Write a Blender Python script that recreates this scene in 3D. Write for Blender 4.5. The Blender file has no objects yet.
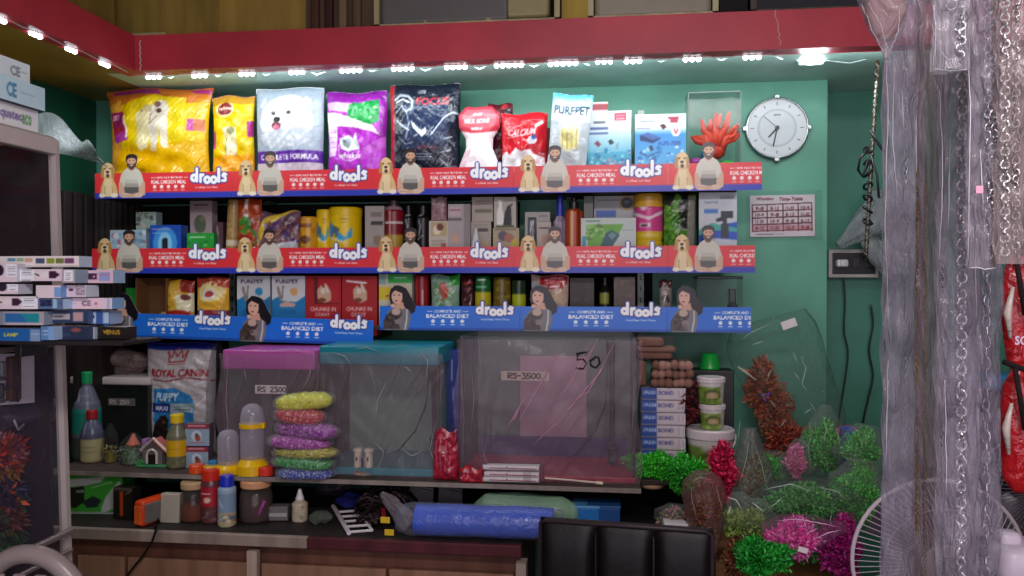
import bpy, math, random
import numpy as np
from mathutils import Vector, Matrix, Euler
R = random.Random(7)
NR = np.random.RandomState(5)
COL = bpy.context.scene.collection
# ---------------------------------------------------------------- camera
FOC = 800.0; CAMZ = 1.6; YAW = math.radians(7.0); PITCH = math.atan(8/800)
cam_d = bpy.data.cameras.new('camera'); cam = bpy.data.objects.new('camera', cam_d); COL.objects.link(cam)
cam_d.sensor_width = 36; cam_d.lens = FOC/1024*36; cam_d.clip_start = .05
cam.location = (0, 0, CAMZ); cam.rotation_euler = (math.pi/2-PITCH, 0, YAW)
bpy.context.scene.camera = cam
CR = Euler((math.pi/2-PITCH, 0, YAW)).to_matrix()
def ray(px, py): return CR @ Vector(((px-512)/FOC, (288-py)/FOC, -1))
def P(px, py, Y): d = ray(px, py); return Vector((0, 0, CAMZ)) + d*(Y/d.y)
def PX(px, py, X): d = ray(px, py); return Vector((0, 0, CAMZ)) + d*(X/d.x)
def PZ(px, py, Z): d = ray(px, py); return Vector((0, 0, CAMZ)) + d*((Z-CAMZ)/d.z)
def pix(p):
    q = CR.transposed() @ (Vector(p)-Vector((0, 0, CAMZ)))
    return 512-FOC*q.x/q.z, 288+FOC*q.y/q.z
# ---------------------------------------------------------------- colour
def lin(c): c = np.asarray(c, float); return np.where(c <= .04045, c/12.92, ((c+.055)/1.055)**2.4)
def hx(s): return np.array([int(s[i:i+2], 16)/255 for i in (0, 2, 4)])
# ---------------------------------------------------------------- materials: base colour always from the printed colour of the mesh
MATS = {}
def mat(kind):
    if kind in MATS: return MATS[kind]
    m = bpy.data.materials.new(kind); m.use_nodes = True; nt = m.node_tree; N = nt.nodes; L = nt.links
    b = N['Principled BSDF']; out = N['Material Output']
    at = N.new('ShaderNodeAttribute'); at.attribute_name = 'Col'
    tc = N.new('ShaderNodeTexCoord'); nz = N.new('ShaderNodeTexNoise'); L.new(tc.outputs['Object'], nz.inputs['Vector'])
    P_ = dict(matte=(.85, 25, .06, 0, .3), card=(.45, 18, .04, 0, .5), gloss=(.22, 22, .05, .35, .5), foil=(.16, 30, .06, .6, .6), plastic=(.3, 10, .03, 0, .5),
              metal=(.25, 40, .05, 0, .5), wall=(.45, 3, .14, .05, .4), wood=(.6, 6, .2, .1, .3), leather=(.42, 30, .1, .05, .25), leaf=(.5, 30, .1, 0, .4), lamp=(.4, 5, 0, 0, .5))
    if kind in ('film', 'glass', 'milky', 'film2', 'wrap', 'sleeve', 'bagfilm', 'clear'):
        tr, gl, mixw = dict(film=(.96, .2, .07), film2=(.9, .3, .3), glass=(.94, .05, .06), milky=(.88, .24, .42), wrap=(.93, .2, .15), sleeve=(.9, .2, .34), bagfilm=(.97, .1, .10), clear=(.93, .12, .34))[kind]
        nz.inputs['Scale'].default_value = dict(glass=2, wrap=9, sleeve=60, milky=50, bagfilm=26).get(kind, 14)
        t = N.new('ShaderNodeBsdfTransparent'); t.inputs[0].default_value = (tr, tr, tr, 1)
        L.new(at.outputs['Color'], b.inputs['Base Color']); b.inputs['Roughness'].default_value = gl
        b.inputs['Specular IOR Level'].default_value = .9
        mx = N.new('ShaderNodeMixShader')
        lw = N.new('ShaderNodeLayerWeight'); lw.inputs['Blend'].default_value = .25
        ma = N.new('ShaderNodeMath'); ma.operation = 'MULTIPLY_ADD'; ma.use_clamp = True
        L.new(lw.outputs['Facing'], ma.inputs[0]); ma.inputs[1].default_value = dict(film=.35, glass=.12).get(kind, .3 if kind in ('sleeve', 'milky') else .45); ma.inputs[2].default_value = mixw
        L.new(ma.outputs[0], mx.inputs[0]); L.new(t.outputs[0], mx.inputs[1]); L.new(b.outputs[0], mx.inputs[2]); L.new(mx.outputs[0], out.inputs[0])
        bp = N.new('ShaderNodeBump'); bp.inputs['Strength'].default_value = dict(glass=.05, clear=.12, sleeve=.8, milky=.7).get(kind, .9); bp.inputs['Distance'].default_value = .02
        nz.inputs['Detail'].default_value = 4; nz.inputs['Distortion'].default_value = 1.2
        if kind in ('sleeve', 'milky', 'wrap'): mp = N.new('ShaderNodeMapping'); mp.inputs['Scale'].default_value = (1, 1, .14 if kind != 'wrap' else .5); mp.inputs['Rotation'].default_value = (0, .5 if kind == 'wrap' else 0, 0); L.new(tc.outputs['Object'], mp.inputs[0]); L.new(mp.outputs[0], nz.inputs['Vector'])
        L.new(nz.outputs['Fac'], bp.inputs['Height']); L.new(bp.outputs[0], b.inputs['Normal']); L.new(bp.outputs[0], lw.inputs['Normal'])
        MATS[kind] = m; return m
    ro, sc, mot, bump, spec = P_[kind]
    nz.inputs['Scale'].default_value = sc; nz.inputs['Detail'].default_value = 5
    if kind == 'wood':
        mp = N.new('ShaderNodeMapping'); mp.inputs['Scale'].default_value = (2.5, 2.5, .3); L.new(tc.outputs['Object'], mp.inputs[0]); L.new(mp.outputs[0], nz.inputs['Vector'])
    mr = N.new('ShaderNodeMapRange'); mr.inputs['From Min'].default_value = .3; mr.inputs['From Max'].default_value = .7
    mr.inputs['To Min'].default_value = 1-mot*1.6; mr.inputs['To Max'].default_value = 1+mot
    L.new(nz.outputs['Fac'], mr.inputs['Value'])
    mu = N.new('ShaderNodeVectorMath'); mu.operation = 'SCALE'; L.new(at.outputs['Color'], mu.inputs[0]); L.new(mr.outputs[0], mu.inputs['Scale'])
    L.new(mu.outputs[0], b.inputs['Base Color']); b.inputs['Roughness'].default_value = ro; b.inputs['Specular IOR Level'].default_value = spec
    if bump:
        bp = N.new('ShaderNodeBump'); bp.inputs['Strength'].default_value = bump; bp.inputs['Distance'].default_value = .015
        n2 = N.new('ShaderNodeTexNoise'); n2.inputs['Scale'].default_value = sc; n2.inputs['Detail'].default_value = 3; n2.inputs['Distortion'].default_value = 1.5
        L.new(tc.outputs['Object'], n2.inputs['Vector']); L.new(n2.outputs['Fac'], bp.inputs['Height']); L.new(bp.outputs[0], b.inputs['Normal'])
    if kind == 'metal': b.inputs['Metallic'].default_value = .85
    if kind == 'lamp':
        b.inputs['Emission Color'].default_value = (.85, .93, 1, 1); b.inputs['Emission Strength'].default_value = 14
    MATS[kind] = m; return m
# ---------------------------------------------------------------- print rasteriser
TT = {}
def ttris(s, bold):
    k = (s, bold)
    if k not in TT:
        cu = bpy.data.curves.new('t', 'FONT'); cu.body = s; cu.offset = .03 if bold else 0; cu.resolution_u = 2
        o = bpy.data.objects.new('t', cu); me = o.to_mesh(); me.calc_loop_triangles()
        v = np.array([(q.co.x, q.co.y) for q in me.vertices]); t = np.array([tuple(q.vertices) for q in me.loop_triangles])
        o.to_mesh_clear(); bpy.data.objects.remove(o); bpy.data.curves.remove(cu)
        v -= v.min(0); v /= np.maximum(v.max(0), 1e-6); TT[k] = v[t]
    return TT[k]
class Cv:
    def __init__(s, x0, y0, x1, y1, bg, ss=2.6):
        s.x0, s.y0, s.ss = x0, y0, ss
        s.W = max(4, int((x1-x0)*ss)); s.H = max(4, int((y1-y0)*ss)); s.fx = s.W/(x1-x0); s.fy = s.H/(y1-y0)
        s.a = np.zeros((s.H, s.W, 4)); s.alpha = 1.0
        if bg is not None: s.a[..., :3] = hx(bg); s.a[..., 3] = 1
        X, Y = np.meshgrid(np.arange(s.W)+.5, np.arange(s.H)+.5); s.X = x0+X/s.fx; s.Y = y0+Y/s.fy
    def sub(s, x0, y0, x1, y1):
        i0 = max(0, int((x0-s.x0)*s.fx)-1); i1 = min(s.W, int((x1-s.x0)*s.fx)+2); j0 = max(0, int((y0-s.y0)*s.fy)-1); j1 = min(s.H, int((y1-s.y0)*s.fy)+2)
        return (slice(j0, j1), slice(i0, i1)) if i1 > i0 and j1 > j0 else None
    def put(s, sl, m, c, al=1.0):
        r = s.a[sl]; r[..., :3][m] = r[..., :3][m]*(1-al)+hx(c)*al; r[..., 3][m] = 1
    def run(s, ops):
        for o in ops:
            k = o[0]
            if k == 'r':
                sl = s.sub(*o[1:5])
                if sl: X, Y = s.X[sl], s.Y[sl]; s.put(sl, (X >= o[1]) & (X <= o[3]) & (Y >= o[2]) & (Y <= o[4]), o[5], o[6] if len(o) > 6 else 1)
            elif k == 'e':
                sl = s.sub(o[1]-o[3], o[2]-o[4], o[1]+o[3], o[2]+o[4])
                if sl: X, Y = s.X[sl], s.Y[sl]; s.put(sl, ((X-o[1])/o[3])**2+((Y-o[2])/o[4])**2 <= 1, o[5], o[6] if len(o) > 6 else 1)
            elif k == 'p':
                p = np.array(o[1], float).reshape(-1, 2); sl = s.sub(p[:, 0].min(), p[:, 1].min(), p[:, 0].max(), p[:, 1].max())
                if sl:
                    X, Y = s.X[sl], s.Y[sl]; m = np.zeros(X.shape, bool)
                    for a, b in zip(p, np.roll(p, -1, 0)):
                        if a[1] != b[1]: m ^= ((a[1] > Y) != (b[1] > Y)) & (X < (b[0]-a[0])*(Y-a[1])/(b[1]-a[1])+a[0])
                    s.put(sl, m, o[2], o[3] if len(o) > 3 else 1)
            elif k == 'l':
                p = np.array(o[1], float).reshape(-1, 2); w = o[2]/2
                for a, b in zip(p[:-1], p[1:]):
                    sl = s.sub(min(a[0], b[0])-w, min(a[1], b[1])-w, max(a[0], b[0])+w, max(a[1], b[1])+w)
                    if sl:
                        X, Y = s.X[sl], s.Y[sl]; d = b-a; t = np.clip(((X-a[0])*d[0]+(Y-a[1])*d[1])/max(d@d, 1e-9), 0, 1)
                        s.put(sl, np.hypot(X-a[0]-t*d[0], Y-a[1]-t*d[1]) <= w, o[3])
            elif k == 't':   # ('t', text, x0,y0,x1,y1,col,[slant],[bold])
                tr = ttris(o[1], o[8] if len(o) > 8 else True).copy(); sh = o[7] if len(o) > 7 else 0
                h = o[5]-o[3]
                tx = o[2]+tr[..., 0]*(o[4]-o[2])+tr[..., 1]*h*sh; ty = o[5]-tr[..., 1]*h
                for a in range(len(tr)):
                    xs, ys = tx[a], ty[a]; sl = s.sub(xs.min(), ys.min(), xs.max(), ys.max())
                    if not sl: continue
                    X, Y = s.X[sl], s.Y[sl]; e = []
                    for i in range(3):
                        j = (i+1) % 3; e.append((xs[j]-xs[i])*(Y-ys[i])-(ys[j]-ys[i])*(X-xs[i]))
                    m = ((e[0] >= -1e-3) & (e[1] >= -1e-3) & (e[2] >= -1e-3)) | ((e[0] <= 1e-3) & (e[1] <= 1e-3) & (e[2] <= 1e-3))
                    s.put(sl, m, o[6])
            elif k == 'n':   # speckle: x0,y0,x1,y1,cols,size,count
                for _ in range(o[7]):
                    x = R.uniform(o[1], o[3]); y = R.uniform(o[2], o[4]); c = R.choice(o[5]); z = o[6]*R.uniform(.5, 1.2); z2 = z*R.uniform(.5, 1.3)
                    sl = s.sub(x-z, y-z2, x+z, y+z2)
                    if sl:
                        X, Y = s.X[sl], s.Y[sl]; m = (((X-x)/z)**2+((Y-y)/z2)**2 <= 1) & (s.a[sl][..., 3] > 0); s.put(sl, m, c, .8)
            elif k == 'g':   # vertical blend over the whole width: y0,c0,y1,c1
                m = (s.Y >= o[1]) & (s.Y <= o[3]); t = ((s.Y-o[1])/(o[3]-o[1]))[m][:, None]; s.a[..., :3][m] = hx(o[2])*(1-t)+hx(o[4])*t; s.a[..., 3][m] = 1
        return s
    def blur(s):
        a = s.a; al = a[..., 3:4]; q = a[..., :3]*al; f = lambda z: sum(np.roll(np.roll(z, i, 0), j, 1) for i in (-1, 0, 1) for j in (-1, 0, 1))
        pad = lambda z: np.pad(z, ((1, 1), (1, 1), (0, 0)), 'edge')
        n = f(pad(q))[1:-1, 1:-1]; d = f(pad(al))[1:-1, 1:-1]; a[..., :3] = n/np.maximum(d, 1e-6); return s
    def at(s, px, py):
        i = np.clip(((np.asarray(px)-s.x0)*s.fx).astype(int), 0, s.W-1); j = np.clip(((np.asarray(py)-s.y0)*s.fy).astype(int), 0, s.H-1)
        return s.a[j, i]
# ---------------------------------------------------------------- geometry
class G:
    def __init__(s): s.v = []; s.f = []; s.c = []
    def add(s, vs, fs, col):
        n = len(s.v); s.v += [tuple(map(float, q)) for q in vs]; s.f += [tuple(int(i)+n for i in q) for q in fs]
        if isinstance(col, str): c = tuple(lin(hx(col))); s.c += [c]*len(vs)
        else: s.c += [tuple(q) for q in col]
        return s
    def box(s, cx, cy, cz, sx, sy, sz, col, M=None):
        vs = [Vector((cx+a*sx/2, cy+b*sy/2, cz+c*sz/2)) for a in (-1, 1) for b in (-1, 1) for c in (-1, 1)]
        if M: vs = [M @ q for q in vs]
        return s.add(vs, [(0, 1, 3, 2), (4, 6, 7, 5), (0, 4, 5, 1), (2, 3, 7, 6), (0, 2, 6, 4), (1, 5, 7, 3)], col)
    def rbox(s, cx, cy, cz, sx, sy, sz, r, col, M=None):
        import bmesh
        bm = bmesh.new(); bmesh.ops.create_cube(bm, size=1); bmesh.ops.scale(bm, vec=(sx, sy, sz), verts=bm.verts)
        bmesh.ops.bevel(bm, geom=bm.edges[:], offset=min(r, sx*.49, sy*.49, sz*.49), segments=3, affect='EDGES', profile=.5)
        vs = [q.co+Vector((cx, cy, cz)) for q in bm.verts]
        if M: vs = [M @ q for q in vs]
        bm.verts.index_update(); fs = [[q.index for q in f.verts] for f in bm.faces]; bm.free(); return s.add(vs, fs, col)
    def lathe(s, prof, col, n=24, o=(0, 0, 0), M=None, caps=True, sq=1):
        vs = []
        for r, z in prof:
            for i in range(n): a = 2*math.pi*i/n; vs.append(Vector((r*math.cos(a)+o[0], r*math.sin(a)*sq+o[1], z+o[2])))
        if M: vs = [M @ q for q in vs]
        fs = [(k*n+i, k*n+(i+1) % n, (k+1)*n+(i+1) % n, (k+1)*n+i) for k in range(len(prof)-1) for i in range(n)]
        if caps: fs += [tuple(range(n))[::-1], tuple(range((len(prof)-1)*n, len(prof)*n))]
        return s.add(vs, fs, col)
    def tube(s, pts, r, col, n=8, closed=False):
        pts = [Vector(p) for p in pts]; vs = []; m = len(pts); rr = r if isinstance(r, (list, tuple)) else [r]*m
        up = Vector((.13, .3, .94)).normalized()
        for i, p in enumerate(pts):
            a = pts[(i-1) % m] if closed else pts[max(i-1, 0)]; b = pts[(i+1) % m] if closed else pts[min(i+1, m-1)]
            t = (b-a).normalized(); u = t.cross(up)
            if u.length < .15: u = t.cross(Vector((1, 0, 0)))
            u.normalize(); w = t.cross(u)
            for k in range(n): q = 2*math.pi*k/n; vs.append(p+(u*math.cos(q)+w*math.sin(q))*rr[i])
        fs = [(i*n+k, i*n+(k+1) % n, ((i+1) % m)*n+(k+1) % n, ((i+1) % m)*n+k) for i in range(m if closed else m-1) for k in range(n)]
        if not closed: fs += [tuple(range(n))[::-1], tuple(range((m-1)*n, m*n))]
        return s.add(vs, fs, col)
    def grid(s, F, nu, nv, col):
        """F(u array, v array) -> x, y, z arrays; col str or function(u, v) -> linear rgb"""
        U, V = np.meshgrid(np.linspace(0, 1, nu+1), np.linspace(0, 1, nv+1)); u = U.ravel(); v = V.ravel(); x, y, z = F(u, v)
        vs = np.stack([x+0*u, y+0*u, z+0*u], 1); fs = [(j*(nu+1)+i, j*(nu+1)+i+1, (j+1)*(nu+1)+i+1, (j+1)*(nu+1)+i) for j in range(nv) for i in range(nu)]
        return s.add(vs, fs, col if isinstance(col, str) else col(u, v))
    def ball(s, c, r, col, n=14, sc=(1, 1, 1)):
        vs = []; m = max(6, n//2)
        for j in range(m+1):
            for i in range(n): a = 2*math.pi*i/n; b = math.pi*j/m; vs.append((c[0]+r*sc[0]*math.sin(b)*math.cos(a), c[1]+r*sc[1]*math.sin(b)*math.sin(a), c[2]+r*sc[2]*math.cos(b)))
        return s.add(vs, [(j*n+i, (j+1)*n+i, (j+1)*n+(i+1) % n, j*n+(i+1) % n) for j in range(m) for i in range(n)], col)
    def build(s, name, fin, parent=None, smooth=False, loc=None, rot=None):
        if parent is True: parent, smooth = None, True
        me = bpy.data.meshes.new(name); me.from_pydata(s.v, [], s.f); me.validate()
        at = me.color_attributes.new('Col', 'FLOAT_COLOR', 'POINT'); c = np.ones((len(s.v), 4), np.float32); c[:, :3] = np.array(s.c, np.float32); at.data.foreach_set('color', c.ravel())
        if smooth: me.shade_smooth()
        me.materials.append(mat(fin)); o = bpy.data.objects.new(name, me); COL.objects.link(o)
        if parent: o.parent = parent
        if loc is not None: o.location = loc
        if rot is not None: o.rotation_euler = rot
        return o
def tag(o, label, cat, group=None, kind=None):
    if label: o['label'] = label
    if cat: o['category'] = cat
    if group: o['group'] = group
    if kind: o['kind'] = kind
    return o
def thing(name, label, cat, loc=(0, 0, 0), rot=(0, 0, 0), group=None):
    o = bpy.data.objects.new(name, None); COL.objects.link(o); o.location = loc; o.rotation_euler = rot; o.empty_display_size = .05; return tag(o, label, cat, group)
def struct(name, g, fin='wall', smooth=False): return tag(g.build(name, fin, smooth=smooth), None, None, kind='structure')
ZMAX = []
def clampt(x0, x1, yt, zb, Y):
    if zb is None: return yt
    for zs, zc in ZMAX:
        if abs(zb-zs) < .2 and zb >= zs-.001 and P((x0+x1)/2, yt, Y).z > zc: return pix((P((x0+x1)/2, yt, Y).x, Y, zc))[1]
    return yt
def fit(x0, x1, yt, zb, Y, yb=None):
    xm = (x0+x1)/2
    if zb is None: zb = P(xm, yb, Y).z
    a = P(x0, yt, Y); b = P(x1, yt, Y); m = P(xm, yt, Y); yb = pix((m.x, Y, zb))[1]
    return m.x if False else (a.x+b.x)/2, b.x-a.x, m.z-zb, zb, yb
def painter(cv, x0, x1, yt, yb, W, H):
    def f(x, z): return lin(cv.at(x0+(np.asarray(x)/W+.5)*(x1-x0), yb+(yt-yb)*np.asarray(z)/H)[:, :3])
    return f
def waves(x, z, sd, fr):
    rs = np.random.RandomState(sd); r = 0
    for k in range(5):
        a, b, p = rs.uniform(-1, 1, 3)*fr*(1+k*.7); r = r+np.sin(a*x+b*z+p*9)/(1+k*.6)
    return r
def carton(name, label, cat, x0, x1, yt, zb, Y, D, bg, ops=(), side=None, fin='card', rz=0, ry=0, group=None, yb=None, parts=False):
    yt = clampt(x0, x1, yt, zb, Y); cx, W, H, zb, yb = fit(x0, x1, yt, zb, Y, yb); cv = Cv(x0, yt, x1, yb, bg).run(ops).blur(); pt = painter(cv, x0, x1, yt, yb, W, H); side = side or bg
    g = G(); nu = max(2, int((x1-x0)*1.1)); nv = max(2, int((yb-yt)*1.1)); b = min(.002, W*.04)
    g.grid(lambda u, v: ((u-.5)*W, -D/2+0*u, v*H), nu, nv, lambda u, v: pt((u-.5)*W, v*H))
    w, d = W/2, D/2; vs = [(-w, -d, 0), (w, -d, 0), (w, d, 0), (-w, d, 0), (-w, -d, H), (w, -d, H), (w, d, H), (-w, d, H)]
    g.add(vs, [(0, 3, 2, 1), (4, 5, 6, 7), (1, 2, 6, 5), (2, 3, 7, 6), (3, 0, 4, 7)], side)
    o = g.build(name, fin, loc=(cx, Y+D/2, zb), rot=(0, math.radians(ry), math.radians(rz)))
    return tag(o, label, cat, group)
def pouch(name, label, cat, x0, x1, yt, zb, Y, T, bg, ops=(), fin='gloss', rz=0, ry=0, rx=0, group=None, yb=None, wr=1.0, shape=None, back=None, seal=None, sd=None):
    """film bag, bulging in the middle; shape(v) -> (half width factor left, right)"""
    yt = clampt(x0, x1, yt, zb, Y+T/2); cx, W, H, zb, yb = fit(x0, x1, yt, zb, Y+T/2, yb); cv = Cv(x0, yt, x1, yb, bg).run(ops).blur(); pt = painter(cv, x0, x1, yt, yb, W, H); sd = sd or int(x0*7+yt)
    shape = shape or (lambda v: 1-.05*np.sin(np.pi*v)+.012*np.sin(9*v+sd))
    def half(sgn, top=1.0):
        def F(u, v):
            s = shape(v); x = (u-.5)*W*s; z = v*H*top
            bul = np.clip(1-np.abs(2*u-1)**3.0, 0, 1)**.6*(np.clip(1-np.abs(2*v-1)**4, 0, 1)**.6*.9+.1*(1-v))
            w = waves(u*W, v*H, sd, 70)*.0022*wr+waves(u*W, v*H, sd+1, 26)*.0045*wr
            y = sgn*(T/2*bul+.0015+w*bul*(1 if sgn < 0 else .5)); return x, y, z+.004*wr*np.sin(u*8+sd)*v
        return F
    nu = max(8, int((x1-x0)*1.1)); nv = max(8, int((yb-yt)*1.1)); g = G()
    g.grid(half(-1), nu, nv, lambda u, v: pt((u-.5)*W, v*H)); g.grid(half(1), nu, nv, back or bg)
    loc = (cx, Y+T/2, zb); rot = [math.radians(q) for q in (rx, ry, rz)]
    if seal is None: return tag(g.build(name, fin, smooth=True, loc=loc, rot=rot), label, cat, group)
    t = thing(name, label, cat, loc, rot, group); g.build('pouch_body', fin, t, True)
    s = G(); s.grid(lambda u, v: ((u-.5)*W*shape(1.0+0*u), -.0045+.0012*np.sin(u*60)*1, H*(.955+.05*v)+.004*wr*np.sin(u*8+sd)), 40, 3, seal)
    s.grid(lambda u, v: ((u-.5)*W*shape(1.0+0*u), .0045+.0012*np.sin(u*60)*1, H*(.955+.05*v)+.004*wr*np.sin(u*8+sd)), 40, 3, seal)
    s.build('top_seal', fin, t, True); return t
def bottle(name, label, cat, x0, x1, yt, zb, Y, prof, bg, ops=(), cap=None, fin='plastic', group=None, yb=None, sq=1, extra=None, capfin='plastic', ry=0):
    """prof: (radius fraction, height fraction) pairs of the body; cap: (profile, colour)"""
    Yf = Y+(x1-x0)/2*Y/FOC*sq; yt = clampt(x0, x1, yt, zb, Yf); cx, W, H, zb, yb = fit(x0, x1, yt, zb, Yf, yb); cv = Cv(x0, yt, x1, yb, bg).run(ops).blur(); pt = painter(cv, x0, x1, yt, yb, W, H)
    pr = []
    for (r0, z0), (r1, z1) in zip(prof[:-1], prof[1:]):
        k = max(1, int(abs(z1-z0)*(yb-yt)*.9)); pr += [(r0+(r1-r0)*i/k, z0+(z1-z0)*i/k) for i in range(k)]
    pr.append(prof[-1]); n = 40 if W > .03 else 28
    t = thing(name, label, cat, (cx, Y+W/2*sq, zb), (0, math.radians(ry), 0), group)
    g = G(); g.lathe([(r*W/2, z*H) for r, z in pr], bg, n, sq=sq); v = np.array(g.v); g.c = [tuple(q) for q in pt(v[:, 0], v[:, 2])]; g.build('body', fin, t, True)
    if cap:
        for nm, cp, cc in (cap if isinstance(cap, list) else [('cap',)+tuple(cap)]):
            g = G(); g.lathe([(r*W/2, z*H) for r, z in cp], cc, n, sq=sq); g.build(nm, capfin, t, False)
    return t
CAN = [(.9, 0), (1, .03), (1, .97), (.9, 1)]
def film_bag(g, A, B, radii, sq, sd, col, n=26, crump=.12, nv=26):
    """crumpled bag skin along the axis A -> B; radii: list of (t, radius)"""
    A, B = Vector(A), Vector(B); ax = (B-A); L = ax.length; ax.normalize(); u = ax.cross(Vector((0, 1, 0))); u = u.normalized() if u.length > .05 else Vector((1, 0, 0)); w = ax.cross(u)
    ts = [q[0] for q in radii]; rs = [q[1] for q in radii]; rd = np.random.RandomState(sd); ph = rd.uniform(0, 6, 12); vs = []
    for j in range(nv+1):
        t = j/nv; r = float(np.interp(t, ts, rs))
        for i in range(n):
            a = 2*math.pi*i/n; k = 1+crump*(math.sin(3*a+ph[0]+4*t)*.5+math.sin(5*a+ph[1]-7*t)*.35+math.sin(2*a+ph[2]+11*t)*.3+math.sin(9*a+ph[3]+5*t)*.2)
            vs.append(A+ax*(L*t)+u*(math.cos(a)*r*k)+w*(math.sin(a)*r*k*sq))
    g.add(vs, [(j*n+i, j*n+(i+1) % n, (j+1)*n+(i+1) % n, (j+1)*n+i) for j in range(nv) for i in range(n)]+[tuple(range(n))[::-1], tuple(range(nv*n, nv*n+n))], col); return g
def foliage(g, c, rad, n, ln, wd, cols, sd=1, up=.0, curl=.4):
    """tufts of small curved leaf blades filling an ellipsoid"""
    rd = random.Random(sd); cc = [lin(hx(q)) for q in cols]; vs = []; fs = []; cs = []
    for _ in range(n):
        while 1:
            d = Vector((rd.uniform(-1, 1), rd.uniform(-1, 1), rd.uniform(-1, 1)))
            if d.length <= 1: break
        if rd.random() < .6: d = d.normalized()*rd.uniform(.72, 1)
        d = d*(1+.22*math.sin(5*d.x+sd)+.16*math.sin(7*d.z+sd*2)+.1*math.sin(11*d.y+d.x*6))/1.12
        p = Vector((c[0]+d.x*rad[0], c[1]+d.y*rad[1], c[2]+d.z*rad[2])); dr = (d+Vector((rd.uniform(-1, 1), rd.uniform(-1, 1), rd.uniform(-1, 1)))*1.0+Vector((0, 0, up))).normalized()
        s = dr.cross(Vector((rd.uniform(-1, 1), rd.uniform(-1, 1), rd.uniform(-1, 1)))).normalized(); l = ln*rd.uniform(.6, 1.3); w = wd*rd.uniform(.7, 1.2); nn = dr.cross(s)*curl*l*rd.uniform(-1, 1)
        k = len(vs); vs += [p, p+dr*l*.5+s*w+nn*.5, p+dr*l+nn*1.4, p+dr*l*.5-s*w+nn*.5]; fs.append((k, k+1, k+2, k+3)); q = cc[rd.randrange(len(cc))]*rd.uniform(.75, 1.2); cs += [tuple(q)]*4
    return g.add(vs, fs, cs)
# ================================================================ ROOM
WALL = 3.65; FRONT = 3.30; XL = -2.5; YB = 3.12
ZB = P(400, 62, YB).z; ZT = P(400, 25, YB).z; XB = P(135, 68, YB).x
ZS1 = P(430, 189, FRONT).z; ZS2 = P(430, 267, FRONT).z; ZS3 = P(560, 327, FRONT).z; ZS3L = P(240, 336, 3.24).z
ZMAX += [(ZS2, ZS1-.022), (ZS3, ZS2-.022), (ZS3L, ZS2-.022)]
ZG = .84; ZC = .66; YG = P(345, 480, 3).y
XR = P(827, 200, WALL).x
g = G(); g.box((XL+1.9)/2, 1.2, -.05, 1.9-XL, 5.6, .1, '6b625a'); struct('floor', g, 'matte')
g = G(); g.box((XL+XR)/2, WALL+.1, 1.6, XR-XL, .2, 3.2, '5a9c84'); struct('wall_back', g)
g = G(); g.box((XR+1.9)/2, WALL+.33, 1.6, 1.9-XR, .2, 3.2, '42806c'); struct('wall_back_alcove', g)  # shade of the recess put into a darker wall colour
g = G(); g.box(XL-.05, 3.43, 1.6, .1, .44, 3.2, '1c5a42'); g.box(XL-.05, .75, 1.6, .1, 4.92, 3.2, '8a7a2c'); struct('wall_left', g)
g = G(); g.box(1.85, 1.3, 1.6, .1, 5.2, 3.2, '7a6658'); struct('wall_right', g)
g = G(); g.box((XL+1.9)/2, .8, 3.25, 1.9-XL, 6.0, .1, '8c8474'); struct('ceiling', g, 'matte')
# soffit under the loft: teal over the shelves, ochre along the left wall
g = G(); xs = -2.12; g.box((xs+1.9)/2, (YB+.05+3.9)/2, ZB+.03, 1.9-xs, 3.9-YB-.05, .05, 'b4d8cc'); g.box((XL+xs)/2, (-1.2+3.65)/2, ZB+.031, xs-XL, 4.85, .05, '9a8434')
g.box((xs+XB-.05)/2, (-1.2+3.16)/2, ZB+.0305, XB-.05-xs, 4.36, .05, '9a8434'); struct('ceiling_soffit', g)
g = G(); g.box((XB+1.9)/2, YB+.04, (ZB+ZT)/2, 1.9-XB, .08, ZT-ZB, 'b83646'); g.box(XB-.04, (YB-1.2)/2+.04, (ZB+ZT)/2, .08, YB+1.2+.08, ZT-ZB, 'b83646'); struct('beam', g, 'wall')
g = G()
zz = [(ZB+(ZT-ZB)*i/14) for i in range(15)]; g.tube([(P(141, 60, YB).x+R.uniform(-.006, .006), YB-.001, z) for z in zz[:13]], .0028, 'c9b8a8', 5); g.tube([(P(775, 30, YB).x+.02*i/10+R.uniform(-.004, .004), YB-.001, ZT-(ZT-ZB)*i/11) for i in range(11)], .002, 'cfa9a9', 5)
tag(g.build('plaster_cracks', 'matte'), None, None, kind='structure'); bpy.data.objects['plaster_cracks'].name = 'trim_1'
# loft front above the beam: sliding panels in frames
zl = 3.19; yl = YB+.10
def lx(px): return P(px, 15, yl).x
def loft_panel(name, label, x0, x1, panels, frame, fin='glass', extra=None):
    a, b = lx(x0), lx(x1); t = thing(name, label, 'loft panel', ((a+b)/2, yl, ZT), group='panels of the loft above the red beam'); w = b-a; h = zl-ZT; f = .022
    if frame:
        g = G(); g.box(0, 0, f/2+.012, w, .03, f, frame); g.box(0, 0, h-f/2, w, .03, f, frame); g.box(-w/2+f/2, 0, h/2, f, .03, h-2*f, frame); g.box(w/2-f/2, 0, h/2, f, .03, h-2*f, frame); g.build('panel_frame', 'wood', t)
    for i, (u0, u1, c, fn) in enumerate(panels):
        g = G(); g.box(-w/2+w*(u0+u1)/2, .012, h/2+.006, w*(u1-u0), .008, h-.012, c); g.build('panel_board', fn, t)
    if extra: extra(t, w, h)
    return t
g = G(); g.box((XL+1.9)/2, yl+.42, (ZT+zl)/2, 1.9-XL, .02, zl-ZT, '3a3024'); g.box((XL+1.9)/2, yl+.2, ZT+.002, 1.9-XL, .46, .004, '2c241c'); struct('wall_loft_back', g, 'matte')
loft_panel('loft_screen', 'plain olive plywood loft panel above the corner of the red beam', 112, 305, [(0, .56, '8a7434', 'wood'), (.56, 1, '947a38', 'wood')], None)
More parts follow.
